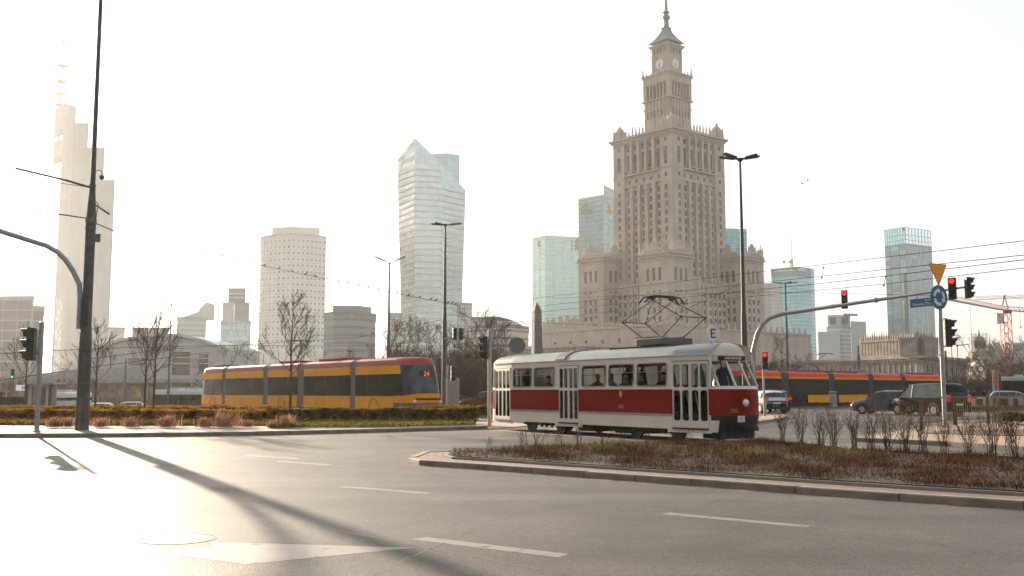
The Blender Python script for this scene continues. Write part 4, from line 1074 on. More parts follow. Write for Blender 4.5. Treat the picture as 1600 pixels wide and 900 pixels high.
# ---------------------------------------------------------------- skyline towers
g_teal = towerglass('teal curtain wall', (0.28, 0.48, 0.47), 1.6, 3.5, 0.35, 0.2, 0.14)
g_pale = towerglass('pale curtain wall', (0.42, 0.48, 0.45), 1.5, 3.5, 0.3, 0.25)
g_blue = towerglass('blue curtain wall', (0.13, 0.40, 0.47), 1.5, 3.6, 0.4, 0.15, 0.2, 0.75)
g_slim = towerglass('pale teal curtain wall', (0.46, 0.60, 0.59), 1.2, 3.7, 0.3, 0.2, 0.3, 0.6)
m_slim = M('slim tower frame', (0.24, 0.30, 0.30), 0.5, 0.2, var=0.1, scale=0.2)
g_grey = towerglass('grey curtain wall', (0.30, 0.31, 0.30), 6.0, 14.0, 0.1, 0.4, 0.06, 0.8)
g_slab = towerglass('banded glass', (0.44, 0.58, 0.60), 3.0, 3.6, 0.35, 0.25, 0.12, 0.7)
m_pale = M('pale cladding', (0.50, 0.50, 0.47), 0.7, var=0.06, scale=0.1)
m_mid = M('grey cladding', (0.30, 0.30, 0.28), 0.75, var=0.1, scale=0.1)
m_beige = M('beige cladding', (0.36, 0.31, 0.26), 0.8, var=0.1, scale=0.1)
m_darkp = M('dark louvre panel', (0.07, 0.075, 0.075), 0.6, var=0.2, scale=0.3)
m_frame = M('facade frame metal', (0.42, 0.46, 0.46), 0.5, 0.2, var=0.08, scale=0.2)
m_framed = M('dark facade frame', (0.13, 0.16, 0.16), 0.5, 0.2, var=0.15, scale=0.2)
def tower(name, label, corners, back, mat, fr=None, fh=3.6, mull=6.0, cat='tower', proud=0.25, band=0.5, ztop=None, wins=None, wallpart='glazing'):
    """corners: (pixel x, pixel y of roof edge, distance) left to right; back: depth of the block"""
    cs = [px(*c) for c in corners]
    z1 = ztop or max(c.z for c in cs)
    cen = sum((Vector((c.x, c.y, 0)) for c in cs), Vector()) / len(cs)
    root = T(name, label, cat, cen)
    pl = [(c.x - cen.x, c.y - cen.y) for c in cs]
    poly = pl + [(cs[-1].x*(cs[-1].y + back)/cs[-1].y - cen.x, pl[-1][1] + back), (cs[0].x*(cs[0].y + back)/cs[0].y - cen.x, pl[0][1] + back)]
    MB().prism(ccw(poly), 0, z1).build(wallpart, mat, root)
    f = MB()
    if fr:
        z = 12.0
        while z < z1 - 0.2:
            for a, b in zip(pl[:-1], pl[1:]):
                a = Vector((*a, 0)); b = Vector((*b, 0)); u = (b - a); nn = Vector((u.y, -u.x, 0)).normalized()
                f.obox((a + b)/2 + Vector((0,0,z)), u/2*1.002, nn*proud, Vector((0,0,band/2)))
            z += fh
        if mull:
            for a, b in zip(pl[:-1], pl[1:]):
                a = Vector((*a, 0)); b = Vector((*b, 0)); u = (b - a); nn = Vector((u.y, -u.x, 0)).normalized(); k = max(1, int(u.length/mull))
                for i in range(k + 1): f.obox(a + u*i/k + Vector((0,0,z1/2)), u.normalized()*0.13, nn*(proud + 0.05), Vector((0,0,z1/2)))
        f.build('facade_frame', fr, root)
    # parapet cap
    MB().prism(offset(ccw(poly), -0.3), z1 - 0.6, z1 + 0.9).build('parapet', fr or m_mid, root)
    return root, pl, z1
def addblock(root, corners, back, mat, name, z0):
    o = root.location
    cs = [px(*c) for c in corners]; z1 = max(c.z for c in cs)
    pl = [(c.x - o.x, c.y - o.y) for c in cs]; poly = pl + [(cs[-1].x*(cs[-1].y + back)/cs[-1].y - o.x, pl[-1][1] + back), (cs[0].x*(cs[0].y + back)/cs[0].y - o.x, pl[0][1] + back)]
    MB().prism(ccw(poly), z0, z1).build(name, mat, root); return pl, z1
def onface(root, x, y, d, wd, ht, mat, name, u=(1,0,0), t=0.4):
    p = px(x, y, d) - root.location; u = Vector(u).normalized(); nn = Vector((u.y, -u.x, 0))
    return MB().obox(p + nn*0.2, u*wd/2, nn*t/2, Vector((0,0,ht/2))).build(name, mat, root)
# stepped super-tall tower with antenna
D = 900
vt, pl, _ = tower('stepped_skyscraper', 'tallest hazy stepped glass skyscraper with antenna behind the tall dark mast', [(100,168,D-12),(119,168,D)], 40, g_grey, m_mid, 7.0, 5.0, band=0.7)
for a, b, y, dd in ((112,139,192,D+0.2), (128,164,230,D+2.5), (150,180,281,D+4.5)): addblock(vt, [(a,y,dd),(b,y,dd+1)], 40, g_grey, 'tower_wing', 0)
for a, b, y0, y1 in ((86,100,170,205), (84,99,222,248)): 
    addblock(vt, [(a,y0,D+2),(b,y0,D-10)], 25, m_beige, 'roof_frame', px(a, y1, D).z)
addblock(vt, [(88,468,D-20),(98,468,D-22)], 30, g_pale, 'low_wing', 0)
rt = px(92, 205, D+15) - vt.location; zt = px(95, 40, D+15).z
an = MB().tube([(rt.x, rt.y, rt.z - 20), (rt.x, rt.y, zt)], [1.3, 0.5], 6).build('antenna', m_mid, vt)
for y in (67, 104, 129, 148, 166):
    p = px(91, y, D+15) - vt.location; MB().tube([(rt.x, rt.y, p.z), (rt.x, rt.y, p.z + 1.4)], 5.5 if y > 70 else 2.5, 6).build('antenna_platform', m_beige, an)
# curved pale office tower with punched windows
D = 800
ct, pl, zt = tower('curved_office_tower', 'pale round-fronted office tower with rows of small square windows', [(407.5,371,D+16),(412,368,D+9),(421,364,D+3),(434,360,D-2),(456,357,D-6),(485,362,D),(510,368,D+10)], 34, m_pale, None, wallpart='wall', ztop=px(456,368,D).z)
addblock(ct, [(425,362,D+6),(456,354,D+2),(500,358,D+8)], 24, m_pale, 'penthouse', 100)
wn = []
rowsY = [377 + i*9.72 for i in range(18)]
pv = [Vector((*p, 0)) for p in pl]
for zi, y in enumerate(rowsY):
    z = px(470, y, D).z
    for a, b, w0 in ((pv[4], pv[5], 1), (pv[5], pv[6], 1), (pv[0], pv[1], 0), (pv[1], pv[2], 0), (pv[2], pv[3], 0), (pv[3], pv[4], 0)):
        u = (b - a); k = max(1, int(u.length/3.6)); nn = Vector((u.y, -u.x, 0)).normalized()
        for i in range(k): wn.append((w0, (a + u*(i + 0.5)/k + nn*0.04 + Vector((0,0,z)), u.normalized(), nn, 1.9, 1.9)))
wn.sort(key=lambda q: -q[0]); windows(ct, [q[1] for q in wn], M('pale office glazing', (0.20, 0.22, 0.22), 0.25, var=0.6, scale=0.15))
fb = MB()
for y in rowsY:
    z = px(470, y - 4.9, D).z
    for a, b in zip(pv[:-1], pv[1:]): u = b - a; fb.obox((a+b)/2 + Vector((0,0,z)), u/2, Vector((u.y,-u.x,0)).normalized()*0.2, Vector((0,0,0.18)))
fb.build('string_course', m_mid, ct)
# brown rounded block next to it
D = 420
bt, pl, _ = tower('rounded_office_block', 'grey brown rounded office block with ribbon windows beside the pale curved tower', [(507,487,D+6),(522,486,D),(545,487,D-2),(570,492,D+3),(587,497,D+12)], 30, m_mid, M('ribbon glazing', (0.19, 0.185, 0.17), 0.4, var=0.2, scale=0.3), 3.3, 0, cat='building', band=1.2, proud=0.12, wallpart='wall', ztop=px(545,490,D).z)
addblock(bt, [(520,478,D+6),(540,477,D+5),(562,482,D+7),(580,489,D+14)], 18, m_mid, 'roof_storey', 20)
# sail-shaped twisted tower
D = 720
o = xy(670, D); sl_ = T('sail_skyscraper', 'pale sculpted glass skyscraper with a pointed slanting top', 'tower', o)
rows = []
NT = 24
def lerp(a, b, t): return a + (b - a)*t
def poly_at(P, t):
    k = t*(len(P)-1); i = min(int(k), len(P)-2); return [lerp(P[i][q], P[i+1][q], k-i) for q in range(3)]
Lp = [(627,612,D+22),(626,450,D+20),(622.5,340,D+20),(621.5,249,D+22)]
Fp = [(658,612,D+2),(648,440,D-4),(647,330,D-6),(648.5,215,D+4)]
Mp = [(692,612,D+4),(690,450,D),(689,350,D-2),(690,256,D+8)]
Rp = [(721,612,D+24),(722,470,D+22),(725,380,D+20),(727.5,297,D+24)]
for i in range(NT + 1):
    t = i/NT; r = [px(*poly_at(P, t)) - o for P in (Lp, Fp, Mp, Rp)]
    if i == 0:
        for q in r: q.z = 0
    r.append(Vector((r[3].x - 3, r[3].y + 34, r[3].z))); r.append(Vector((r[0].x + 3, r[0].y + 30, r[0].z)))
    rows.append(r)
sh = shell(rows, lambda i, j: {0:'side_glazing', 1:'front_glazing', 2:'front_glazing', 3:'rear_glazing', 4:'rear_glazing', 5:'rear_glazing'}[j], True)
sh['side_glazing'].build('side_glazing', g_pale, sl_); sh['front_glazing'].build('front_glazing', g_slab, sl_); sh['rear_glazing'].build('rear_glazing', g_slab, sl_)
r = rows[-1]; MB().add(r, [(0,1,5),(1,2,5),(2,4,5),(2,3,4)]).build('roof', m_pale, sl_)
rnd = random.Random(8); fb = MB(); zr = 8.0
while zr < 165:
    for A_, B_ in ((Lp, Fp), (Fp, Mp), (Mp, Rp)):
        def atz(P):
            lo, hi = 0.0, 1.0
            for _ in range(20):
                m_ = (lo+hi)/2
                if px(*poly_at(P, m_)).z < zr: lo = m_
                else: hi = m_
            return px(*poly_at(P, lo)) - o if lo < 0.995 else None
        a, b = atz(A_), atz(B_)
        if a is None and b is None: continue
        if a is None or b is None:
            if A_ is Mp: continue
            if a is None: continue
            continue
        u = b - a; nn = Vector((u.y, -u.x, 0)).normalized()
        fb.obox((a + b)/2 + nn*0.15, u/2, nn*0.3, Vector((0,0,0.55)))
    zr += 4.6
fb.build('floor_band', m_pale, sl_)
addblock(sl_, [(668,241,D+40),(700,242,D+36),(718,243,D+42)], 14, g_teal, 'rear_slab', 60)
# two glass towers beside the palace
D = 950
t1, pl, zt = tower('glass_office_tower', 'mint glass office tower with dark top panels just beside the obelisk', [(833,374,D+14),(852,371,D-4),(906,372,D+8)], 40, g_teal, m_frame, 4.0, 9.0)
for i in range(4): onface(t1, 868 + i*11.0, 381, D + 1 + i*2, 6.0, 12, m_darkp, 'louvre_panel', (54, 12, 0))
onface(t1, 842, 381, D + 4, 2.2, 6, m_darkp, 'louvre_panel', (19, -18, 0))
onface(t1, 864, 480, D - 1, 1.6, 75, m_framed, 'service_strip', (54, 12, 0))
D = 760
t2, pl, zt = tower('crowned_glass_tower', 'mint glass tower with a raised triangular roof fin close beside the palace', [(904,318,D+10),(942,305,D-6),(966,308,D+12)], 34, g_teal, m_frame, 3.7, 7.0, ztop=px(942,306,D-6).z)
fx0 = px(942, 288, D+2) - t2.location; fx1 = px(964, 299, D+14) - t2.location
MB().add([(fx0.x,fx0.y,zt),(fx1.x,fx1.y,zt),(fx1.x,fx1.y,fx1.z),(fx0.x,fx0.y,fx0.z),(fx0.x,fx0.y+3,zt),(fx1.x,fx1.y+3,zt),(fx1.x,fx1.y+3,fx1.z),(fx0.x,fx0.y+3,fx0.z)], [(0,1,2,3),(7,6,5,4),(0,4,5,1),(1,5,6,2),(2,6,7,3),(3,7,4,0)]).build('roof_fin', m_frame, t2)
onface(t2, 925, 331, D + 1, 16, 3.2, m_framed, 'plant_louvre', (38, -16, 0)); onface(t2, 918, 322, D + 4, 10, 1.6, m_framed, 'plant_louvre', (38, -16, 0))
p = px(953.5, 326, D + 2) - t2.location; nn = Vector((18, -24, 0)).normalized(); MB().tube([p - nn*0.5, p + nn*1.6], 2.7, 20).build('round_logo', M('orange logo disc', (0.6,0.33,0.16), 0.5), t2)
D = 640
tower('teal_slab_tower', 'teal glass block peeking out between the palace shaft and its far wing', [(1128,361,D),(1166,360,D+4)], 30, g_blue, m_frame, 3.6, 5.0)
# blue prism tower with name signs
D = 1050
q2, pl, zt = tower('blue_prism_tower', 'blue glass prism tower with lettering at its top and a thin roof mast', [(1205,417,D+10),(1244,416,D-8),(1266,423,D+4),(1272,425,D+14)], 40, g_blue, m_frame, 3.8, 0, ztop=px(1244,418,D-8).z, band=0.3)
pl_ = [Vector((*p, 0)) for p in pl]; u0 = pl_[1] - pl_[0]; u1 = pl_[2] - pl_[1]
for (a, u, fr_, txt, sz, y) in ((pl_[0], u0, 0.52, 'Deloitte.', 6.2, 421.5), (pl_[1], u1, 0.36, 'CBRE', 5.4, 421.5)):
    nn = Vector((u.y, -u.x, 0)).normalized()
    MB().obox(a + u*0.5 + nn*0.5 + Vector((0,0,zt - 4.4)), u*0.5, nn*0.35, Vector((0,0,4.6))).build('sign_band', M('dark sign band', (0.07, 0.15, 0.17), 0.5), q2)
    text(txt, sz, m_white2, q2, frame(a + u*fr_ + nn*1.0 + Vector((0,0,px(1224, y, D).z)), u, (0,0,1)), 'lettering', 0.1)
b_ = px(1237, 400, D + 14) - q2.location
MB().tube([(b_.x, b_.y, zt), (b_.x, b_.y, zt + 12)], 1.5, 6).tube([(b_.x, b_.y, zt + 12), (b_.x, b_.y, px(1237,368,D+14).z)], 0.35, 5).build('roof_mast', m_mid, q2)
for x in (1225, 1234.5):
    c_ = px(x, 409, D + 6) - q2.location; MB().tube([(c_.x, c_.y, zt), (c_.x, c_.y, c_.z)], 0.3, 5).ball(c_, 1.7, 8, 5).build('roof_dish', m_framed, q2)
addblock(q2, [(1224,537,D-14),(1268,537,D-14)], 8, m_darkp, 'podium', 0)
tower('narrow_grey_tower', 'narrow grey office block squeezed between the palace wing and the blue prism tower', [(1194,444,900),(1205,444,897),(1222,462,905)], 25, g_grey, m_frame, 3.5, 5.0, cat='building')
# white office group
D = 800
wt, pl, zt = tower('white_office_complex', 'white stepped office complex with a flat roof pad beside the slim glass tower', [(1292,513,D+4),(1316,512,D-3),(1329,513,D+6)], 24, m_pale, m_mid, 3.4, 0, band=1.3, proud=0.1, wallpart='wall', cat='building')
addblock(wt, [(1278,519,D-10),(1312,518,D-14)], 20, m_pale, 'low_block', 0); addblock(wt, [(1329,502,D+8),(1353,506,D+12)], 20, m_pale, 'side_block', 0)
addblock(wt, [(1293,495,D+6),(1310,492,D+3),(1328,494,D+9)], 18, m_pale, 'roof_storey', zt)
for x in (1301, 1320): onface(wt, x, 501, D + 3.5, 5.0, 5.5, m_darkp, 'louvre_panel', (17,-2,0))
addblock(wt, [(1318,490.5,D-2),(1340,490.5,D+4)], 8, m_mid, 'roof_pad', px(1318,492.2,D).z)
# slim glass tower on the right
D = 800
ft, pl, zt = tower('slim_glass_tower', 'slim glass tower with an open glazed crown behind the street signs', [(1382,360,D+8),(1414,354,D-8),(1454,360,D+10)], 30, g_slim, m_slim, 3.7, 2.4, ztop=px(1414,382,D-8).z, band=0.35, proud=0.2)
cs = [px(1382,360,D+8), px(1414,354,D-8), px(1454,360,D+10)]; loc = ft.location; mb = MB(); fb = MB()
z1 = px(1414,355,D-8).z
for a, b in zip(cs[:-1], cs[1:]):
    a = Vector((a.x, a.y, 0)) - loc; b = Vector((b.x, b.y, 0)) - loc; u = b - a; nn = Vector((u.y,-u.x,0)).normalized()
    mb.obox((a+b)/2 + nn*0.0 + Vector((0,0,(z1+zt)/2)), u/2, nn*0.1, Vector((0,0,(z1-zt)/2)))
    for i in range(9): fb.obox(a + u*i/8 + Vector((0,0,(z1+zt)/2)), u.normalized()*0.12, nn*0.3, Vector((0,0,(z1-zt)/2)))
    for z in (zt + 4, zt + 8, z1): fb.obox((a+b)/2 + Vector((0,0,z)), u/2, nn*0.3, Vector((0,0,0.2)))
mb.build('crown_glazing', glassmat('crown glass', (0.55,0.74,0.74)), ft); fb.build('crown_frame', m_frame, ft)
for x in (1431, 1437.5, 1444, 1450.5): onface(ft, x, 455, D - 8.7 + (x-1414)*0.45, 0.9, 78, m_framed, 'dark_strip', (40,18,0), 0.9)
onface(ft, 1416, 480, D - 7.5, 3.4, 55, m_framed, 'dark_strip', (40,18,0), 0.9)
MB().box(-2,2,4,8,z1,z1+2).build('roof_plant', m_mid, ft)
# hazy blocks behind the mast and station
tower('beige_office_block', 'hazy beige flat-roofed office block at the frame edge behind the shelter', [(-60,467,352),(52,468,350)], 30, m_beige, m_pale, 3.6, 5.0, cat='building', wallpart='wall')
tower('beige_annexe', 'lower hazy annexe joined to the beige flat-roofed block', [(52.5,482,352),(69,482,353)], 28, m_beige, m_pale, 3.6, 0, cat='building', wallpart='wall')
tower('small_hazy_block', 'small pale block just past the foot of the tallest skyscraper', [(169,513,600),(195,514,602)], 20, m_pale, m_mid, 3.6, 0, cat='building', wallpart='wall')
tower('wide_hazy_block', 'wide pale flat-roofed block behind the pair of thin bare trees', [(207,514,560),(263,515,562)], 20, m_beige, m_mid, 3.6, 0, cat='building', wallpart='wall')
fb_, pl, zt = tower('fin_topped_block', 'pale hazy office block with sloped roof and a raised fin', [(277,497,700),(323,487,704)], 25, m_pale, m_mid, 3.6, 0, cat='building', wallpart='wall', ztop=px(277,497,700).z)
a = px(277,497,700) - fb_.location; b = px(310,486,702) - fb_.location; c_ = px(323,472,704) - fb_.location
MB().slab([(a.x, zt), (c_.x, zt), (c_.x, c_.z), (b.x, c_.z - 5), (b.x, b.z), ], (0, 1, 0), (1,0,0), (0,0,1), (0,1,0), 20).build('sloped_roof', m_pale, fb_)
st, pl, zt = tower('stacked_block', 'pale hazy office tower of three stacked boxes', [(345,503,640),(392,503,642)], 25, g_slim, m_frame, 3.6, 0, cat='building')
addblock(st, [(348,473,652),(366,472,650)], 18, m_pale, 'middle_box', zt); addblock(st, [(366.2,473,648),(390,473,650)], 18, m_mid, 'middle_box', zt)
addblock(st, [(357,452,651),(384,450,651)], 14, m_mid, 'top_box', px(366,472,650).z)
for y0 in (459, 465): onface(st, 370, y0, 650.4, 10, 1.2, m_pale, 'window_band', (1,0,0))
tower('pale_side_block', 'narrow pale block between the rounded office block and the sculpted skyscraper', [(607,491,620),(628,493,620)], 20, m_pale, m_mid, 3.6, 0, cat='building', wallpart='wall')
# white curved-roof office with sign
D = 450
ac, pl, zt = tower('arched_roof_office', 'white office with a dark arched top floor and white lettering', [(731,507,D+10),(757,503,D),(800,508,D+2),(826,512,D+14)], 30, m_pale, bpy.data.materials['ribbon glazing'], 3.4, 0, cat='building', band=0.9, proud=0.08, ztop=px(760,510,D).z, wallpart='wall')
prof = [(px(757 + i*6.2, 0, 1).x, 0) for i in range(11)]
av = []
for i in range(13):
    t = i/12; x = lerp(757, 818, t); y = 510 - 15.5*math.sin(math.pi*min(1, 0.36 + 0.64*t)) ** 0.8 if t < 1 else 510
    q = px(x, y, D + 4) - ac.location; av.append((q.x, q.z))
av = [(av[0][0], zt)] + av + [(av[-1][0], zt)]
MB().slab(av, (0, px(780,500,D+4).y - ac.location.y, 0), (1,0,0), (0,0,1), (0,1,0), 16).build('arched_roof', M('dark arched roof', (0.10, 0.11, 0.115), 0.6), ac)
p = px(797, 503.5, D + 2.6) - ac.location; text('accenture', 3.0, m_white2, ac, frame((p.x, p.y, p.z), (1,0,0), (0,0,1)), 'lettering', 0.08, None, 0.06)
tower('pale_tower_behind', 'pale narrow tower right behind the edge of the sculpted skyscraper', [(715,475,600),(737,476,602)], 20, m_pale, m_mid, 3.6, 3.0, cat='building', wallpart='wall')
sc_ = tower('scaffolded_block', 'pale block with roof scaffolding beside the arched roof office', [(737,500,560),(757,498,562)], 20, m_pale, m_mid, 3.6, 0, cat='building', wallpart='wall')[0]
mb = MB()
for i in range(7):
    a = px(738 + i*3, 488 + i, 563) - sc_.location; mb.tube([(a.x, a.y, a.z - 7), (a.x, a.y, a.z)], 0.12, 4)
for y in (490, 495): a = px(738, y, 563) - sc_.location; b = px(757, y + 6, 563) - sc_.location; mb.tube([a, b], 0.12, 4)
mb.build('scaffold', m_grey, sc_)
# arched station hall and the long low building in front of it
D = 260
o = xy(260, D); hs = T('station_hall', 'grey station hall with a broad shallow arched roof in the haze', 'station', o)
pr = []
for i in range(25):
    x = lerp(120, 345, i/24); y = 527 + 26*((x - 262)/95.0)**2 * (0.55 if x < 262 else 1.0)
    q = px(x, min(y, 556), D) - o; pr.append((q.x, q.z))
m_hall = M('station cladding', (0.38,0.37,0.35), 0.7, var=0.1, scale=0.2)
MB().slab([(pr[0][0], 0)] + pr + [(pr[-1][0], 0)], (0,0,0), (1,0,0), (0,0,1), (0,1,0), 40).build('wall', m_hall, hs)
mb = MB(); pts = [(a, -0.6, b + 0.2) for a, b in pr]; 
for a, b in zip(pts[:-1], pts[1:]): mb.add([a, b, (b[0], 42, b[2]), (a[0], 42, a[2]), (a[0], a[1], a[2]+0.8), (b[0], b[1], b[2]+0.8), (b[0], 42, b[2]+0.8), (a[0], 42, a[2]+0.8)], [(0,3,2,1),(4,5,6,7),(0,1,5,4),(2,3,7,6),(1,2,6,5),(3,0,4,7)])
mb.build('roof', M('station roof', (0.42,0.43,0.40), 0.6, var=0.1, scale=0.2), hs)
for (x, y, wd, ht) in ((283, 568, 4.6, 6.0), (318, 568, 2.4, 5.0), (215, 572, 5.0, 4.0)):
    q = px(x, y, D) - o; w_o = MB().box(q.x - wd/2, q.x + wd/2, -0.12, 0.05, q.z - ht/2, q.z + ht/2).build('window', m_wing, hs)
    MB().box(q.x - wd/2, q.x + wd/2, -0.2, -0.12, q.z - 0.15, q.z + 0.15).box(q.x - wd/2, q.x + wd/2, -0.2, -0.12, q.z + ht*0.25, q.z + ht*0.25 + 0.2).build('mullion', m_pale, w_o)
D = 165
o = xg(160, D); lo = T('pavilion_canopy', 'long low pale pavilion with a flat roof slab and glazed front behind the parked cars', 'building', o)
x0 = px(-80, 595, D).x - o.x; x1 = px(300, 592, D).x - o.x; z1 = px(200, 592, D).z - o.z; z0 = px(200, 598, D).z - o.z
MB().box(x0, x1, -1.5, 16, z0, z1).build('roof', m_conc, lo); MB().box(x0 + 1, x1 - 5, 1.0, 15, 0, z0).build('wall', m_beige, lo)
for i in range(14):
    xx = x0 + 4 + i*(x1 - x0 - 10)/14; MB().box(xx, xx + 1.6, 0.9, 1.02, 0.3, z0 - 0.5).build('window', M('warm glazing', (0.45,0.33,0.2), 0.25, var=0.5, scale=0.8) if i == 0 else bpy.data.materials['warm glazing'], lo)
for i in range(10): xx = x0 + 1 + i*(x1 - x0 - 4)/9; MB().box(xx - 0.15, xx + 0.15, -1.2, -0.9, 0, z0).build('post', m_conc, lo)
MB().add([(x0, 10, z1), (x1*0.3, 10, z1), (x1*0.3, 10.4, z1), (x0, 10.4, z1), (x0, 10, z1 + 0.3), (x1*0.3, 10, z1 + 2.6), (x1*0.3, 10.4, z1 + 2.6), (x0, 10.4, z1 + 0.3)], [(0,3,2,1),(4,5,6,7),(0,1,5,4),(1,2,6,5),(2,3,7,6),(3,0,4,7)]).build('ramp_parapet', m_conc, lo)
# domed church in scaffolding and the green roofs
D = 420
o = xy(1534, D); ch = T('domed_church', 'domed church tower wrapped in scaffolding past the low palace wing', 'church', o)
k = D/F
def zc(y): return px(1534, y, D).z
MB().box(-17*k, 17*k, -5, 5, 0, zc(570)).lathe([(14*k, zc(572)), (14*k, zc(551)), (15*k, zc(550)), (10*k, zc(547)), (8.5*k, zc(545)), (8.5*k, zc(534)), (9.5*k, zc(533))], (0,0,0), 14).build('drum', m_stone4, ch, 40)
dm = MB().lathe([(8.5*k, zc(533)), (7.5*k, zc(529)), (5*k, zc(526)), (1.5*k, zc(524)), (1.2*k, zc(520)), (0.2*k, zc(514))], (0,0,0), 14).build('dome', m_copper, ch, 50)
for i in range(10):
    a = 2*math.pi*i/10; MB().obox((8.5*k*math.cos(a), 8.5*k*math.sin(a), zc(539.5)), Vector((math.cos(a), math.sin(a), 0))*0.15, Vector((-math.sin(a), math.cos(a), 0))*0.55, Vector((0,0,1.2))).build('window', m_wing, ch)
sf = MB()
for R_, ya, yb in ((15.5*k, 575, 549), (11.5*k, 548, 520)):
    for i in range(12):
        a = 2*math.pi*i/12; sf.tube([(R_*math.cos(a), R_*math.sin(a), zc(ya)), (R_*math.cos(a), R_*math.sin(a), zc(yb))], 0.07, 4)
    y = ya
    while y > yb:
        for i in range(12):
            a = 2*math.pi*i/12; b = 2*math.pi*(i+1)/12; sf.tube([(R_*math.cos(a), R_*math.sin(a), zc(y)), (R_*math.cos(b), R_*math.sin(b), zc(y))], 0.06, 4)
        y -= 5
sf.build('scaffold', M('wooden scaffold', (0.22,0.15,0.09), 0.9), ch)
q = px(1548.5, 560, D) - o
MB().box(q.x - 4*k, q.x + 4*k, -1, 2, 0, zc(543)).lathe([(5*k*1.3, zc(543)), (2*k, zc(537)), (0.8*k, zc(534)), (0.15*k, zc(522))], (q.x, 0.5, 0), 8).build('side_turret', m_stone4, ch, 30)
o = xy(1590, 400); gr = T('green_roofed_building', 'long building with a green copper roof behind the red crane mast', 'building', o)
k = 400/F; za = px(1590,572,400).z; zb = px(1590,557,400).z
MB().box(-48*k, 60*k, 0, 14, 0, za).build('wall', m_mid, gr)
MB().add([(-50*k,-0.5,za),(62*k,-0.5,za),(62*k,14.5,za),(-50*k,14.5,za),(-46*k,6,zb),(62*k,6,zb)], [(0,1,5,4),(2,3,4,5),(0,4,3),(1,2,5),(0,3,2,1)]).build('roof', m_copper, gr)
windows(gr, [((-44*k + i*2.6, -0.05, za - 1.6 - j*3.2), (1,0,0), (0,-1,0), 1.1, 1.7) for i in range(10) for j in range(3)])
tower('grey_apartment_block', 'grey flat-roofed apartment block above the green copper roof', [(1553,548,520),(1590,540,520),(1640,539,524)], 20, m_mid, m_pale, 3.3, 4.0, cat='building', wallpart='wall')
# ---------------------------------------------------------------- tower cranes
m_crane = M('red crane paint', (0.45, 0.035, 0.03), 0.5, var=0.15, scale=0.5)
m_cranew = M('pale crane paint', (0.5, 0.3, 0.27), 0.5, var=0.1)
def truss(mb, a, b, w_, n, r=0.09, tri=False):
    a = Vector(a); b = Vector(b); d = (b - a).normalized()
    s = d.cross(Vector((0,0,1))); s = s.normalized() if s.length > 0.1 else Vector((1,0,0)); t = s.cross(d).normalized()
    offs = [s*-1 + t*-1, s - t, s + t, t - s] if not tri else [s*-1, s, t*1.7]
    offs = [q*w_/2 for q in offs]
    for q in offs: mb.tube([a + q, b + q], r, 4)
    for i in range(n):
        p0 = a.lerp(b, i/n); p1 = a.lerp(b, (i+1)/n)
        for j in range(len(offs)): mb.tube([p0 + offs[j], p1 + offs[(j+1) % len(offs)]], r*0.65, 4); mb.tube([p0 + offs[j], p0 + offs[(j+1) % len(offs)]], r*0.6, 4)
def crane(label, xm, D, ytop, yj, tip, rear, w_=1.9):
    o = xy(xm, D); root = T('tower_crane', label, 'crane', o)
    zj = px(xm, yj, D).z; zt = px(xm, ytop, D).z
    m_ = MB(); truss(m_, (0,0,0), (0,0,zj), w_, int(zj/2.4), 0.13); m_.build('mast', m_crane, root)
    m_ = MB(); 
    for sx_ in (-1,1): m_.tube([(sx_*0.9,0,zj), (0,0,zt)], 0.14, 5)
    m_.box(-1.1,1.1,-1.1,1.1,zj-0.4,zj+0.4); m_.build('tower_head', m_crane, root)
    tp = Vector(tip) - o; tp.z = zj + 0.3; rr = Vector(rear) - o; rr.z = zj + 0.3
    m_ = MB(); truss(m_, (0,0,zj + 0.3), tp, 1.2, int(tp.length/2.0), 0.09, True); j = m_.build('jib', m_cranew, root)
    m_ = MB(); truss(m_, (0,0,zj + 0.3), rr, 1.2, int(rr.length/2.0), 0.09, True); m_.build('counter_jib', m_crane, root)
    MB().tube([(0,0,zt), tp*0.6 + Vector((0,0,zj*0.4 + 1.5))], 0.05, 4).tube([(0,0,zt), rr*0.9 + Vector((0,0,zj*0.1 + 0.8))], 0.05, 4).build('tie_rod', m_crane, root)
    MB().box(-2.6, -1.1, -0.9, 0.9, zj - 3.0, zj - 0.4).build('cab', m_pale, root)
    h = tp*0.55; MB().tube([(h.x, h.y, zj), (h.x, h.y, zj - 12)], 0.04, 4).box(h.x-0.2, h.x+0.2, h.y-0.2, h.y+0.2, zj-12.8, zj-12).build('hook_cable', m_dark, root)
    return root
crane('red lattice tower crane with a pale jib reaching over the street signs', 1577, 250, 461, 487, xy(1470, 215), xy(1680, 262))
crane('far smaller tower crane whose thin pale jib shows above the red one', 1690, 420, 452, 463, xy(1530, 440), xy(1720, 410), 1.5)

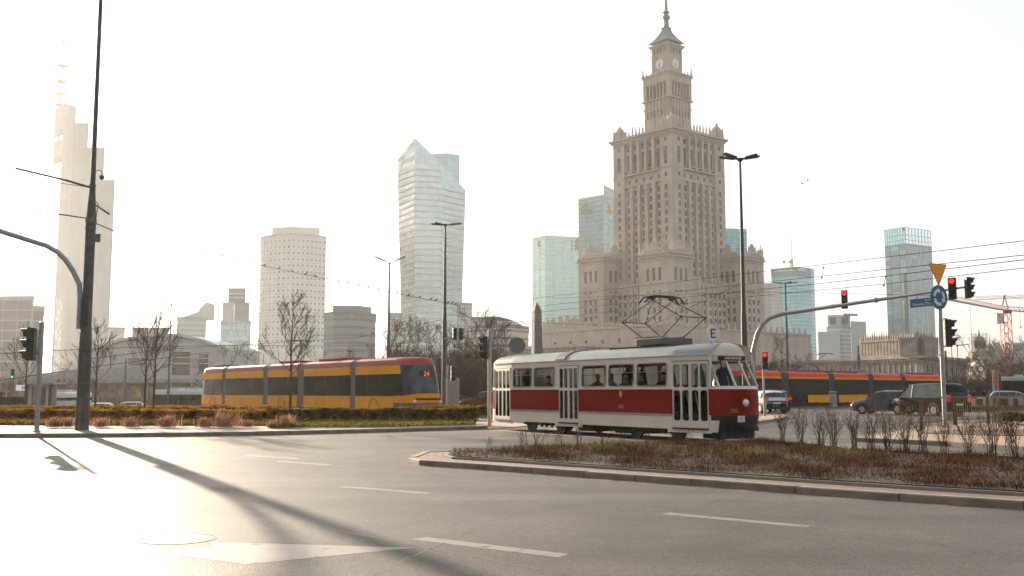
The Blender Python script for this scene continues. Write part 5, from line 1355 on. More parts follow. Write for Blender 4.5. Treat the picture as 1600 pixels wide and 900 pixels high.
# unseen dark blocks added outside the frame for the trams and cars to mirror
m_block = M('dark reflection facade', (0.16, 0.14, 0.12), 0.8, var=0.2, scale=0.1)
for i, (x0, x1, y0, y1, h_, lb) in enumerate(((-190,-120,40,150,38,'long dark block added outside the frame for reflections, past the curved signal arm'), (-150,-95,-60,30,45,'dark block added outside the frame for reflections, nearest the wide road'),
        (-80,-10,-150,-100,40,'long block added behind the camera for reflections, beyond the wide road'), (0,75,-150,-95,52,'higher block added behind the camera for reflections, facing the old tram'), (100,150,-90,10,36,'block added outside the frame for reflections, past the island shrubs'))):
    r_ = T('reflection_block', lb, 'building', ((x0+x1)/2, (y0+y1)/2, 0)); a, b = (x1-x0)/2, (y1-y0)/2
    MB().box(-a, a, -b, b, -0.5, h_).build('wall', m_block, r_); MB().box(-a-0.4, a+0.4, -b-0.4, b+0.4, h_, h_+0.8).build('cornice', m_mid, r_)
    wb = MB()
    for k in range(int(h_/3.6)):
        z = 3 + k*3.6; wb.box(-a+2, a-2, b, b+0.06, z, z+1.8).box(-a+2, a-2, -b-0.06, -b, z, z+1.8).box(a, a+0.06, -b+2, b-2, z, z+1.8).box(-a-0.06, -a, -b+2, b-2, z, z+1.8)
    wb.build('window_band', m_wing, r_)
# ---------------------------------------------------------------- low-floor articulated trams
m_yel = M('yellow tram paint', (0.92, 0.36, 0.004), 0.5, var=0.07, scale=0.6, spec=0.12)
m_troof = M('dull red tram roof', (0.30, 0.03, 0.02), 0.5, var=0.12, scale=0.8, spec=0.35)
m_rglass = M('black tram window', (0.010, 0.009, 0.009), 0.12, var=0.5, scale=0.7, spec=0.18)
m_rblack = M('black tram paint', (0.010, 0.010, 0.010), 0.4, var=0.2, spec=0.12)
m_troof2 = M('bright red tram roof', (0.80, 0.045, 0.012), 0.5, var=0.08, scale=0.8, spec=0.25)
m_tglass = M('dark brown tram window', (0.026, 0.017, 0.012), 0.15, var=0.7, scale=0.7, spec=0.35, detail=6)
m_bell = M('grey bellows', (0.20, 0.185, 0.165), 0.8, var=0.15, streak=(6, 6, 0.3), scale=2)
m_belld = M('dark bellows', (0.07, 0.065, 0.06), 0.8, var=0.15, streak=(6, 6, 0.3), scale=2)
m_tgrey = M('grey tram apron', (0.10, 0.10, 0.105), 0.5, var=0.12)
m_led = M('lit orange matrix', (0.6, 0.15, 0.03), 0.4, emit=((1, 0.12, 0.03), 0.25))
def lowtram(label, o, d, L, secs, style, Ht=3.35):
    """local x runs along d; the train is L long, nose at x = L"""
    root = T('low_floor_tram', label, 'tram', (o.x, o.y, 0.1), math.atan2(d.y, d.x)); w_ = 1.18
    roofm = m_troof if style == 'yellow' else m_troof2
    zR = Ht - 0.5; zU = Ht - 1.02; zW0 = 1.02 if style == 'yellow' else 0.35; z0 = 0.18
    nose = 2.3
    prof = [(w_, z0), (w_, zW0), (w_, zU), (w_, zR), (w_*0.93, Ht - 0.16), (w_*0.7, Ht), (0, Ht + 0.04)]
    def row(x, k=1.0, lean=0, zf=1.0):
        r = []
        for y, z in prof: r.append((x, -y*k, z0 + (z - z0)*zf))
        return [Vector(p) for p in r] + [Vector((p[0], -p[1], p[2])) for p in reversed(r[:-1])]
    for i, (a, b) in enumerate(secs):
        last = i == len(secs) - 1; first = i == 0
        xa, xb = a*L, b*L - (nose if last else 0)
        if first: xa += 1.2
        xs_ = [xa, xb]
        rows = [row(x) for x in xs_]
        names = ['lower_panel', 'window_band', 'upper_panel', 'roof', 'roof', 'roof']; names += names[::-1]
        sh = shell(rows, lambda q, j: names[j])
        for nm, mb in sh.items():
            if nm == 'window_band':
                wb = mb.build(nm, m_tglass if style == 'yellow' else m_rglass, root)
                k = max(2, int((xb - xa)/1.5)); fr = MB()
                for q in range(1, k): fr.box(xa + (xb-xa)*q/k - 0.02, xa + (xb-xa)*q/k + 0.02, -w_ - 0.008, -w_ + 0.02, zW0, zU)
                fr.build('window_divider', m_black, wb)
            else:
                m_ = {'lower_panel': m_yel if style == 'yellow' else m_rblack, 'upper_panel': m_yel if style == 'yellow' else m_rblack, 'roof': roofm}[nm]
                mb.build(nm, m_, root, 50)
        for s in (-1, 1):
            MB().box(xa, xb, s*w_ - 0.012, s*w_ + 0.012, z0 - 0.06, z0 + 0.04).build('sill', m_tgrey, root)
        if style == 'yellow':
            # door outlines and wheel arch
            if i in (1, 3):
                dl = MB()
                for q in (0.28, 0.44): dl.box(xa + (xb-xa)*q, xa + (xb-xa)*q + 0.02, -w_ - 0.006, -w_, z0 + 0.1, zU + 0.35)
                dl.build('door_seam', m_tgrey, root)
            if i in (0, 2, 4):
                xm = (xa + xb)/2; ar = MB().tube([(xm + 0.62*math.cos(t*math.pi/10), -w_ - 0.005, z0 + 0.05 + 0.62*math.sin(t*math.pi/10)) for t in range(11)], 0.025, 5).build('wheel_arch', m_black, root)
        else:
            # yellow cant line under the roof and yellow low panels between doors
            for s in (-1, 1): MB().box(xa, xb, s*w_ - 0.015, s*w_ + 0.015, zR - 0.17, zR).build('cant_stripe', m_yel, root)
            for (p0, p1) in {0: ((0.02, 0.28), (0.86, 0.98)), 1: ((0.03, 0.65),), 2: ((0.05, 0.9),), 3: ((0.02, 0.55),), 4: ((0.05, 0.5),)}[i]:
                MB().box(xa + (xb-xa)*p0, xa + (xb-xa)*p1, w_ - 0.02 if False else -w_ - 0.012, -w_ + 0.01, 0.28, 1.0).build('yellow_panel', m_yel, root)
                MB().box(xa + (xb-xa)*p0, xa + (xb-xa)*p1, w_ - 0.01, w_ + 0.012, 0.28, 1.0).build('yellow_panel', m_yel, root)
            if i in (0, 3): MB().box(xb - 0.5, xb - 0.3, -w_ - 0.014, -w_ + 0.01, 1.7, 2.3).build('side_lamp', m_troof2, root)
        if not last:
            xc = secs[i+1][0]*L; bl = MB()
            k = 9
            rows = []
            for q in range(k + 1):
                x = xb + (xc - xb)*q/k; sc2 = 0.985 if q % 2 else 0.955
                rows.append([Vector((p.x, p.y*sc2, p.z*0.995)) for p in row(x)])
            shell(rows, lambda a_, b_: 'b')['b'].build('bellows', m_bell if style == 'yellow' else m_belld, root)
        # roof equipment
        if i in (0, 2, 3): MB().box(xa + (xb-xa)*0.2, xa + (xb-xa)*0.7, -0.75, 0.75, Ht + 0.0, Ht + 0.20).build('roof_unit', m_tgrey if style != 'yellow' else m_troof, root, None, 0.05)
    # nose: stations lean back and narrow
    xn = L - nose
    for sgn, x0_, full in ((1, xn, True), (-1, secs[0][0]*L + 1.2, False)):
        ln = nose if full else 1.2
        st_ = [(0, 1.0), (0.45, 0.985), (0.72, 0.90), (0.9, 0.74), (1.0, 0.5)]
        rows = []
        for t, k in st_:
            r = []
            for p in row(0, k):
                back = max(0, (p.z - 0.95)/(Ht - 0.95)); back = back**1.25 * 0.95 * t * (1.0 if full else 0.6)
                zz_ = p.z - (0.10*t*t if p.z > Ht - 0.3 else 0)
                r.append(Vector((x0_ + sgn*(ln*t - back*1.0), p.y, zz_)))
            rows.append(r)
        nj = len(rows[0]) - 1
        bands = ['apron', 'glass', 'glass', 'roof', 'roof', 'roof']; bands += bands[::-1]
        def kf(q, j):
            b_ = bands[j]
            if b_ == 'glass' and q == 0: return 'cab_side_' + ('a' if j < 6 else 'b') if bands[j] and (j in (1, nj - 2)) else 'cab_panel'
            return b_
        # front face cap
        sh = shell(rows, kf)
        lr = rows[-1]; n_ = len(lr)
        MATS = {'apron': m_yel if style == 'yellow' else m_rblack, 'glass': m_cargl, 'roof': roofm, 'cab_panel': m_yel if style == 'yellow' else m_rblack}
        for j in range(n_//2):
            k_ = 'apron' if j == 0 else ('glass' if j in (1, 2) else 'roof')
            sh[k_].add([lr[j], lr[j+1], lr[n_-2-j], lr[n_-1-j]], [(0,1,2,3)])
        MATS = {'apron': m_yel if style == 'yellow' else m_rblack, 'glass': m_cargl, 'roof': roofm, 'cab_panel': m_yel if style == 'yellow' else m_rblack}
        for nm, mb in sh.items():
            if nm.startswith('cab_side'): mb.build('cab_window', m_tglass, root)
            else: weld(mb.build({'apron': 'nose_panel', 'glass': 'windscreen', 'roof': 'nose_roof', 'cab_panel': 'cab_panel'}[nm], MATS[nm], root, 50))
        if full:
            # bumper apron, brow line, lamps, number
            bm = MB(); brow = MB()
            for q in range(len(rows)):
                pass
            ring_ = [r[0] for r in rows] + [r[-1] for r in reversed(rows)]
            bp = [Vector((p.x + 0.03*(1 if q > 0 else 0), p.y*1.015, 0)) for q, p in enumerate(ring_)]
            for a, b in zip(bp[:-1], bp[1:]): bm.add([a + Vector((0,0,0.12)), b + Vector((0,0,0.12)), b + Vector((0,0,0.62)), a + Vector((0,0,0.62))], [(0,1,2,3)])
            bm.build('bumper', m_tgrey, root)
            w1 = [r[1] for r in rows] + [r[-2] for r in reversed(rows)]
            if style == 'yellow':
                up = []
                for q, p in enumerate(w1): up.append(p + Vector((0.03, 0, 0.02 + 0.16*math.sin(math.pi*q/(len(w1)-1))**2)))
                for a, b, c_, d_ in zip(up[:-1], up[1:], [p + Vector((0.03,0,-0.35)) for p in w1][1:], [p + Vector((0.03,0,-0.35)) for p in w1][:-1]): brow.quad(d_, c_, b, a)
                brow.build('nose_brow', m_yel, root)
                sl2 = MB()
                for a, b in zip(w1[3:-3][:-1], w1[3:-3][1:]): sl2.add([a + Vector((0.05,0,-0.22)), b + Vector((0.05,0,-0.22)), b + Vector((0.05,0,-0.10)), a + Vector((0.05,0,-0.10))], [(0,1,2,3)])
                sl2.build('nose_slot', m_black, root)
                c_ = (rows[-1][2] + rows[-1][3])/2; f_ = rows[-1]
                p0 = (f_[1] + f_[2])/2; ctr = Vector((f_[2].x + 0.06, 0, f_[2].z - 0.02)); upv = (f_[2] - f_[1]).normalized()
                MB().box(ctr.x - 0.04, ctr.x - 0.01, -0.5, 0.5, ctr.z - 0.22, ctr.z + 0.22).build('number_box', m_black, root)
                text('24', 0.42, m_led, root, frame((ctr.x + 0.0, 0, ctr.z), (0,1,0), (0,0,1)), 'route_number', 0.01)
            for s in (-1, 1):
                MB().obox((rows[3][0].x - 0.02, s*0.86, 0.72), (0.06, 0, 0), (0, 0.14, 0), (0, 0, 0.07)).build('headlight', m_lamp, root, None, 0.02)
    # wheels under the skirts
    for i in (0, 2, 4):
        xm = (secs[i][0] + secs[i][1])/2*L
        for q in (-0.9, 0.9):
            for s in (-1, 1): MB().tube([(xm + q, s*0.75, 0.2), (xm + q, s*0.88, 0.2)], 0.3, 16).build('wheel', m_dark, root)
    return root
def pantograph(root, x, z, s=1.0):
    mb = MB().tube([(x - 0.5*s, -0.3, z), (x + 0.9*s, -0.2, z + 0.75*s)], 0.04, 5).tube([(x + 0.9*s, 0, z + 0.75*s), (x - 0.9*s, 0, z + 1.55*s)], 0.03, 5)
    for dx in (-0.15, 0.15): mb.tube([(x - 0.9*s + dx, -0.85, z + 1.5*s), (x - 0.9*s + dx, -0.5, z + 1.6*s), (x - 0.9*s + dx, 0.5, z + 1.6*s), (x - 0.9*s + dx, 0.85, z + 1.5*s)], 0.03, 5)
    mb.box(x - 0.7*s, x + 0.7*s, -0.6, 0.6, z - 0.08, z); return mb.build('pantograph', m_dark, root)
e0 = xy(332, 89); e1 = xy(672, 60); d = (e1 - e0); L = d.length; d.normalize()
YT = lowtram('yellow articulated tram with red roof passing behind the hedge', e0, d.xy, L, [(0, 0.15), (0.17, 0.385), (0.41, 0.555), (0.585, 0.78), (0.80, 1.0)], 'yellow', 3.4)
pantograph(YT, L*0.52, 3.5, 1.0)
e0 = xy(1468, 113); e1 = xy(1120, 86); d = (e1 - e0); L = d.length; d.normalize()
RT = lowtram('dark articulated tram with bright red roof edge and yellow lower panels waiting behind the cars', e0, d.xy, L, [(0, 0.245), (0.268, 0.405), (0.43, 0.585), (0.61, 0.775), (0.805, 1.0)], 'red', 3.15)
pantograph(RT, L*0.60, 3.25, 1.1)
# ---------------------------------------------------------------- cars, van, buses
CARM = {n: M(n + ' car paint', c, 0.3, 0.0, var=0.04, spec=0.12) for n, c in dict(white=(0.66,0.66,0.64), grey=(0.13,0.13,0.13), black=(0.008,0.008,0.009), brown=(0.16,0.06,0.03), silver=(0.42,0.43,0.43), navy=(0.04,0.045,0.055)).items()}
def car(label, loc, az, col, L=4.2, W=1.76, Hc=1.47, kind='hatch', group=None, cat='car', name='parked_car'):
    """local +x forward, wheels on z = 0"""
    root = T(name, label, cat, loc, math.pi/2 - az)
    h = L/2; w_ = W/2
    if kind == 'hatch':
        st_ = [(-h, .62, .78, .80, .84), (-h+.04, .30, .95, 1.02, .90), (-h+.30, .24, .98, Hc-.12, .95), (-h+.75, .22, .97, Hc-.02, 1), (0.0, .20, .95, Hc, 1), (0.45, .20, .93, Hc-.06, 1), (h-1.30, .20, .92, .97, 1), (h-.95, .20, .88, .91, 1), (h-.25, .22, .76, .80, .93), (h-.03, .28, .62, .66, .82), (h, .36, .54, .58, .76)]
    else:
        st_ = [(-h, .55, .90, 1.0, .93), (-h+.05, .32, 1.05, 1.35, .96), (-h+.22, .26, 1.08, Hc-.12, .98), (-h+.55, .24, 1.08, Hc, 1), (0.3, .22, 1.05, Hc, 1), (h-1.75, .22, 1.03, Hc-.06, 1), (h-.95, .22, 1.02, 1.08, 1), (h-.7, .22, .98, 1.02, 1), (h-.2, .24, .84, .90, .95), (h-.03, .30, .66, .72, .88), (h, .38, .56, .62, .82)]
    rows = []
    for x, zs_, zb_, zr_, k in st_:
        cab = zr_ - zb_ > 0.15
        wr = w_*(0.80 if cab else 0.9)*k; wm = w_*k
        half = [(wm*0.96, zs_), (wm, (zs_+zb_)/2), (wm*0.985, zb_), (wr*1.02 if cab else wr, zr_ - (0.07 if cab else 0.01)), (wr*0.85, zr_), (0, zr_ + (0.03 if cab else 0.02))]
        rows.append([Vector((x, -y, z)) for y, z in half] + [Vector((x, y, z)) for y, z in reversed(half[:-1])])
    ns = len(st_)
    def key(i, j):
        jj = j if j < 5 else 9 - j
        cab0 = st_[i][3] - st_[i][2] > 0.15; cab1 = st_[i+1][3] - st_[i+1][2] > 0.15
        if jj == 2 and (cab0 or cab1) and not (kind != 'hatch' and i == 0): return 'side_glass' if (cab0 and cab1) or i in (1,) or cab0 else 'body'
        if jj in (3, 4):
            if cab0 and not cab1: return 'windscreen'
            if not cab0 and cab1: return 'rear_glass'
            if kind == 'hatch' and i == 1: return 'rear_glass'
        return 'body'
    sh = shell(rows, key)
    b = sh['body']
    for r, rev in ((rows[0], 1), (rows[-1], 0)):
        nn = len(r)
        for j in range(nn//2): b.add([r[j], r[j+1], r[nn-2-j], r[nn-1-j]], [(0,1,2,3)])
    bo = weld(b.build('body', CARM[col], root, 35))
    for k_ in ('side_glass', 'windscreen', 'rear_glass'):
        if k_ in sh: sh[k_].build(k_, m_cargl, root)
    for s in (-1, 1):
        j2, j3 = (2, 3) if s < 0 else (8, 7)
        for i in range(1, ns - 1):
            if st_[i][3] - st_[i][2] > 0.15 and i % (1 if kind == 'hatch' else 2) == 0: MB().tube([rows[i][j2], rows[i][j3]], 0.035, 5).build('window_pillar', CARM[col], root)
        i = max(q for q in range(ns) if st_[q][3] - st_[q][2] > 0.15)
        MB().tube([rows[i+1][j2 + 0], rows[i][j3]], 0.035, 5).build('window_pillar', CARM[col], root)
    for fx_ in (-h*0.60, h*0.62):
        for s in (-1, 1):
            rr = 0.31 if kind == 'hatch' else 0.34
            wl_ = MB().tube([(fx_, s*(w_ - 0.20), rr), (fx_, s*(w_ + 0.006), rr)], rr, 18).build('wheel', m_rubber, root, 40)
            rim = MB().tube([(fx_, s*(w_ - 0.02), rr), (fx_, s*(w_ + 0.012), rr)], rr*0.62, 14)
            for q in range(5):
                a = q*2*math.pi/5; rim.obox((fx_ + math.cos(a)*rr*0.33, s*(w_ + 0.014), rr + math.sin(a)*rr*0.33), (math.cos(a)*rr*0.3, 0, math.sin(a)*rr*0.3), (0, 0.008, 0), (-math.sin(a)*0.035, 0, math.cos(a)*0.035))
            rim.build('rim', m_rim, wl_)
            MB().tube([(fx_ + (rr+0.05)*math.cos(t*math.pi/10), s*(w_*0.985), rr + (rr+0.05)*math.sin(t*math.pi/10)) for t in range(-1, 12)], 0.04, 5).build('wheel_arch', m_black, root)
    zt_ = st_[0][2] if kind == 'hatch' else 0.95
    for s in (-1, 1):
        MB().obox((-h + 0.06, s*w_*0.80, 0.90 if kind == 'hatch' else 1.0), (0.07, 0, 0), (0, w_*0.14, 0), (0, 0, 0.09 if kind == 'hatch' else 0.2)).build('tail_light', m_redlens, root, None, 0.02)
        MB().obox((h - 0.18, s*w_*0.72, 0.66), (0.13, 0, 0), (0, 0.16, 0), (0, 0, 0.07)).build('headlight', m_lamp, root, None, 0.02)
        MB().obox((h*0.42, s*(w_ + 0.10), 0.98), (0.05, 0, 0), (0, 0.10, 0), (0, 0, 0.07)).build('wing_mirror', CARM[col], root, None, 0.02)
        MB().box(-0.1, 0.1, s*w_*0.985 - 0.015, s*w_*0.985 + 0.02, 0.80, 0.83).build('door_handle', m_black, root)
    MB().box(-h - 0.012, -h + 0.04, -0.26, 0.26, 0.62, 0.73).build('number_plate', m_plate, root)
    MB().box(-h - 0.02, -h + 0.12, -w_*0.85, w_*0.85, 0.26, 0.42).build('rear_bumper', m_black, root, None, 0.02)
    return root
def carat(x, d_): return tuple(xg(x, d_))
car('white estate car with lit tail lamp just past the nose of the old tram', carat(1195, 67), R(-8), 'white', 4.0, 1.72, 1.45, 'hatch', 'cars on the junction')
car('dark estate car mostly hidden behind the white estate car', carat(1203, 73), R(-5), 'navy', 4.3, 1.76, 1.5, 'hatch', 'cars on the junction')
car('grey hatchback half hidden behind the black van', carat(1384, 62.5), R(-52), 'grey', 4.0, 1.72, 1.46, 'hatch', 'cars on the junction')
car('black passenger van with dark windows behind the pedestrian railing', carat(1449, 59.5), R(-20), 'black', 4.9, 1.9, 1.86, 'van', 'cars on the junction', 'van', 'passenger_van')
car('brown car nosing out behind the rear of the old tram', carat(762, 74), R(-75), 'brown', 4.1, 1.72, 1.44, 'hatch')
car('white car near the pale pavilion between the mast and thin trees', carat(168, 112), R(80), 'white', 4.2, 1.74, 1.45, 'hatch', 'distant parked cars')
car('silver car with dark windows parked beyond the pair of thin bare trees', carat(216, 118), R(80), 'silver', 4.2, 1.74, 1.5, 'hatch', 'distant parked cars')
car('pale car at the building site past the orange flag', carat(1560, 92), R(-70), 'silver', 4.2, 1.74, 1.45, 'hatch')
def bus(label, loc, az, L, Hb, colm, lowm, name='city_bus', rear_led=False, z1=1.05):
    root = T(name, label, 'bus', loc, math.pi/2 - az); h = L/2; w_ = 1.25
    MB().box(-h, h, -w_, w_, 0.30, z1).build('lower_body', lowm, root, None, 0.06)
    MB().box(-h, h, -w_, w_, Hb - 0.55, Hb).build('roof', colm, root, None, 0.12)
    MB().box(-h + 0.03, h - 0.03, -w_ + 0.02, w_ - 0.02, z1 - 0.02, Hb - 0.5).build('glazing', m_tglass, root)
    fr = MB(); k = int(L/1.6)
    for i in range(k + 1):
        for s in (-1, 1): fr.box(-h + 0.05 + (L-0.1)*i/k - 0.04, -h + 0.05 + (L-0.1)*i/k + 0.04, s*w_ - 0.02, s*w_ + 0.004, z1, Hb - 0.5)
    fr.build('window_pillar', m_black, root)
    for u0, u1 in ((-0.6, -0.2), (0.1, 0.45)): MB().box(h*u0, h*u1, -0.8, 0.8, Hb, Hb + 0.22).build('roof_unit', m_pale, root, None, 0.04)
    for fx_ in (-h*0.55, h*0.6):
        for s in (-1, 1): MB().tube([(fx_, s*(w_-0.3), 0.48), (fx_, s*(w_+0.01), 0.48)], 0.48, 18).build('wheel', m_rubber, root, 40)
    for s in (-1, 1): MB().box(h - 0.02, h + 0.02, s*0.95 - 0.14, s*0.95 + 0.14, 0.7, 0.85).build('headlight', m_lamp, root); MB().box(-h - 0.02, -h + 0.02, s*1.0 - 0.1, s*1.0 + 0.1, 0.8, 1.2).build('tail_light', m_redlens, root)
    MB().box(h - 0.01, h + 0.03, -1.1, 1.1, 1.2, Hb - 0.6).build('windscreen', m_cargl, root)
    MB().box(h, h + 0.035, -0.7, 0.7, Hb - 0.5, Hb - 0.22).build('destination_panel', m_led if rear_led else m_black, root)
    return root
bb = bus('yellow and dark city bus with white roof units behind the hedge', carat(292, 106), R(100), 6.4, 2.9, m_white2, m_yel, rear_led=True)
bus('pale coach standing beside the bus shelter', carat(103, 94), R(-6), 7.5, 2.65, m_white2, m_pale, 'pale_coach', z1=1.9)
bus('pale truck cab with an arched top past the railing', carat(1603, 120), R(-60), 5.0, 3.2, m_pale, m_beige, 'site_truck', z1=1.2)
# ---------------------------------------------------------------- signals, masts, signs
def azv(a): return Vector((math.sin(a), math.cos(a), 0))
def sighead(root, c, az, h=0.9, lit=None, name='signal_head', arrow=False):
    """three-lamp head centred at c (local to root) facing azimuth az"""
    c = Vector(c); f = azv(az); u = Vector((f.y, -f.x, 0)); k = h/0.9
    mb = MB()
    for i in (-1, 0, 1):
        mb.obox(c + Vector((0,0,i*0.3*k)), u*0.15*k, f*0.10*k, Vector((0,0,0.147*k)))
    hd_ = mb.build(name, m_black, root, None, 0.015)
    for i, nm in ((1, 'red'), (0, 'amber'), (-1, 'green')):
        p = c + f*0.10*k + Vector((0,0,i*0.3*k))
        MB().tube([p, p + f*0.012], 0.105*k, 18).build('lens', {'red': m_sigred, 'green': m_siggreen}.get(lit) if lit == nm else m_lens, hd_)
        if arrow and lit == nm: MB().slab([(-0.075,0),(-0.02,0.055),(-0.02,0.018),(0.07,0.018),(0.07,-0.018),(-0.02,-0.018),(-0.02,-0.055)], p + f*0.0135*k, u*(-1 if u.x < 0 else 1), Vector((0,0,1)), f, 0.002).build('arrow_mask', m_black, hd_)
        vs = []; n = 13; v_ = MB()
        r1 = []; r2 = []
        for q in range(n):
            a = -0.25*math.pi + 1.5*math.pi*q/(n - 1); d_ = u*math.cos(a) + Vector((0,0,math.sin(a)))
            ln = 0.20*k*(0.45 + 0.55*max(0, math.sin(a)))
            r1.append((p + d_*0.118*k, p + d_*0.118*k + f*ln)); r2.append((p + d_*0.130*k, p + d_*0.130*k + f*ln))
        for q in range(n - 1):
            v_.quad(r2[q][0], r2[q+1][0], r2[q+1][1], r2[q][1]); v_.quad(r1[q+1][0], r1[q][0], r1[q][1], r1[q+1][1]); v_.quad(r1[q][1], r2[q][1], r2[q+1][1], r1[q+1][1])
        v_.build('visor', m_black, hd_)
    return hd_
def pole_signal(label, base, top_z, head_c, az, r=0.055, lit=None, mat=None, h=0.9, group=None, arrow=False):
    root = T('traffic_light', label, 'traffic light', base, 0, group)
    MB().lathe([(r*1.6, 0), (r*1.6, 0.04), (r, 0.06), (r, top_z - 0.01), (r*0.7, top_z)], (0,0,0), 12).build('pole', mat or m_grey, root, 40)
    hc = Vector(head_c) - Vector(base); sighead(root, hc, az, h, lit, arrow=arrow)
    d_ = Vector((hc.x, hc.y, 0)); br = MB()
    for dz_ in (-0.36*h, 0.36*h): br.tube([(0, 0, hc.z + dz_), (hc.x, hc.y, hc.z + dz_)], 0.022, 6)
    br.build('bracket', m_grey, root)
    return root
b = gp(57, 681); d = b.y; b.z = 0.12
pole_signal('grey pole traffic light facing away over the wide road, beside the tall dark mast', b, px(61, 503, d).z - 0.12, px(49, 538, d - 0.0) , R(-100), 0.075, None, m_grey, 1.06)
b = gp(765, 668.5); d = b.y
pole_signal('slim grey traffic light standing at the rear corner of the old tram', b, px(765, 514, d).z, px(757.5, 543, d), R(-88), 0.075, None, m_grey, 0.86)
b = xy(700, 62)
pole_signal('grey traffic light on a short pole in front of the bare thicket', b, px(700, 570, 62).z, px(707, 584, 62), R(80), 0.07, None, m_grey, 0.9)
b = gp(1195, 653.5); d = b.y
pole_signal('traffic light with red arrow lit on the small island beside the white car', b, px(1195, 549, d).z, px(1195.5, 563.5, d - 0.22), R(197), 0.06, 'red', m_grey, 0.90, None, True)
sg = MB(); 
b = xy(20, 95)
pole_signal('far traffic light showing green beside the bus shelter', b, px(20, 580, 95).z, px(20, 584, 94.8), R(172), 0.06, 'green', m_pole2, 0.9)
# the tall dark mast with its signal arm
b = gp(127.5, 677.5); d = b.y; b.z = 0.118
MK = d/F
tm = T('tall_mast', 'tall dark tapering tram wire mast rising out of the frame, with a curved signal arm', 'mast', b)
def lz(y): return px(135, y, d).z - b.z
def lx(x, y): return px(x, y, d).x - b.x
MB().lathe([(0.225, 0), (0.215, 0.4), (0.205, lz(560)), (0.19, lz(523)), (0.165, lz(514)), (0.16, lz(352)), (0.165, lz(346)), (0.10, lz(298)), (0.085, lz(280)), (0.07, lz(120)), (0.055, lz(-260))], (0,0,0), 20).build('shaft', m_pole, tm, 40)
MB().tube([(0,0,lz(515)), (0,0,lz(512))], 0.2, 16).tube([(0,0,lz(347)),(0,0,lz(343))], 0.185, 16).tube([(0,0,lz(357)),(0,0,lz(355))], 0.18, 16).tube([(0,0,lz(292)),(0,0,lz(289))], 0.12, 12).tube([(0,0,lz(600)),(0,0,lz(599))], 0.215, 16).tube([(0,0,lz(545)),(0,0,lz(544))], 0.212, 16).build('clamp_band', m_pole2, tm)
ld = MB()
for i in range(14): z = lz(512) + (lz(468) - lz(512))*i/13; ld.obox((0.02, -0.17, z), (0.12,0,0), (0,0.03,0), (0,0,0.012))
ld.obox((-0.11,-0.18,(lz(512)+lz(468))/2), (0.012,0,0), (0,0.03,0), (0,0,(lz(468)-lz(512))/2)).obox((0.14,-0.18,(lz(512)+lz(468))/2), (0.012,0,0), (0,0.03,0), (0,0,(lz(468)-lz(512))/2))
ld.build('clamp_ladder', m_pole2, tm)
ap = [(-0.23, -0.05, lz(514)), (-0.23, -0.05, lz(470)), (-0.27, -0.06, lz(445)), (lx(117,425)-0.0, -0.12, lz(425)), (lx(107,408), -0.2, lz(408)), (lx(96,396), -0.28, lz(396)), (lx(82,387), -0.4, lz(387)), (lx(0,363), -1.1, lz(361)), (lx(-90,340), -1.9, lz(336))]
MB().tube(ap, 0.088, 10).build('signal_arm', m_grey, tm, 60)
MB().obox((0.0,-0.215,0.55), (0.05,0,0), (0,0.02,0), (0,0,0.55)).build('service_door', m_pole2, tm, None, 0.01)
MB().tube([(0,0,lz(294)), (lx(112,286),-0.5,lz(286)), (lx(60,280),-1.6,lz(279))], 0.035, 6).tube([(0.05,0,lz(318)), (lx(160,330),0.6,lz(330))], 0.03, 6).tube([(0,0,lz(346)), (lx(176,360),1.0,lz(360))], 0.022, 6).tube([(0,0,lz(342)), (lx(80,338),-1.0,lz(338))], 0.02, 6).build('span_bracket', m_pole2, tm)
MB().tube([(0.08,0,lz(298)), (lx(148,275)-0.02,0,lz(275)), (lx(150,268),0,lz(267)), (lx(155,265.5),0,lz(265.5)), (lx(159,268),0,lz(268)), (lx(160,273),0,lz(274))], 0.018, 6).ball((lx(159.5,276),0,lz(277)), 0.09, 10, 6).build('camera', m_pole2, tm)
MB().tube([(0.12,0.05,lz(352)), (0.2,0.05,lz(318)), (0.13,0.05,lz(315))], 0.022, 6).obox((0.26,0,lz(372)), (0.07,0,0), (0,0.06,0), (0,0,0.14)).build('junction_box', m_pole2, tm)
# lamp masts
def lampmast(label, x, d, ytop, arms, r=0.11, mat=None, span=1.0, tilt=0.12, z0=0.0, group=None, thick_to=None):
    b = xy(x, d); b.z = z0; b.z = b.z or gz(b.x, b.y); z0 = b.z; root = T('street_lamp', label, 'street lamp', b, 0, group); H_ = px(x, ytop, d).z - z0
    zt_ = thick_to or H_*0.28
    MB().lathe([(r*1.25, 0), (r*1.2, 0.3), (r*1.1, zt_*0.98), (r*0.85, zt_*1.04), (r*0.45, H_)], (0,0,0), 12).build('pole', mat or m_pole, root, 40)
    MB().lathe([(0.06, H_-0.12), (0.17, H_-0.02), (0.17, H_+0.05), (0.05, H_+0.08)], (0,0,0), 12).build('hub', mat or m_pole, root, 40)
    for az, L_ in arms:
        f = azv(az); s = Vector((f.y, -f.x, 0)); L_ *= span
        a = MB().tube([Vector((0,0,H_)), f*0.28*span + Vector((0,0,H_ + 0.28*tilt*span))], 0.035, 6).build('arm', mat or m_pole, root)
        c_ = f*(0.28*span + L_/2) + Vector((0,0,H_ + tilt*(0.28*span + L_/2)))
        mb = MB(); up = Vector((0,0,1)); fu = (f + up*tilt).normalized()
        mb.obox(c_, fu*L_/2, s*0.15*span, up*0.05*span)
        mb.build('lamp_head', mat or m_pole, a, None, 0.02)
    return root
lampmast('tall dark lamp post with four lamp arms standing against the palace', 1165, 47, 249, [(R(80),0.75),(R(-70),0.75),(R(115),0.6),(R(-118),0.75)], 0.125, None, 0.95, 0.18, 0.0, None, 5.0)
bm = MB()
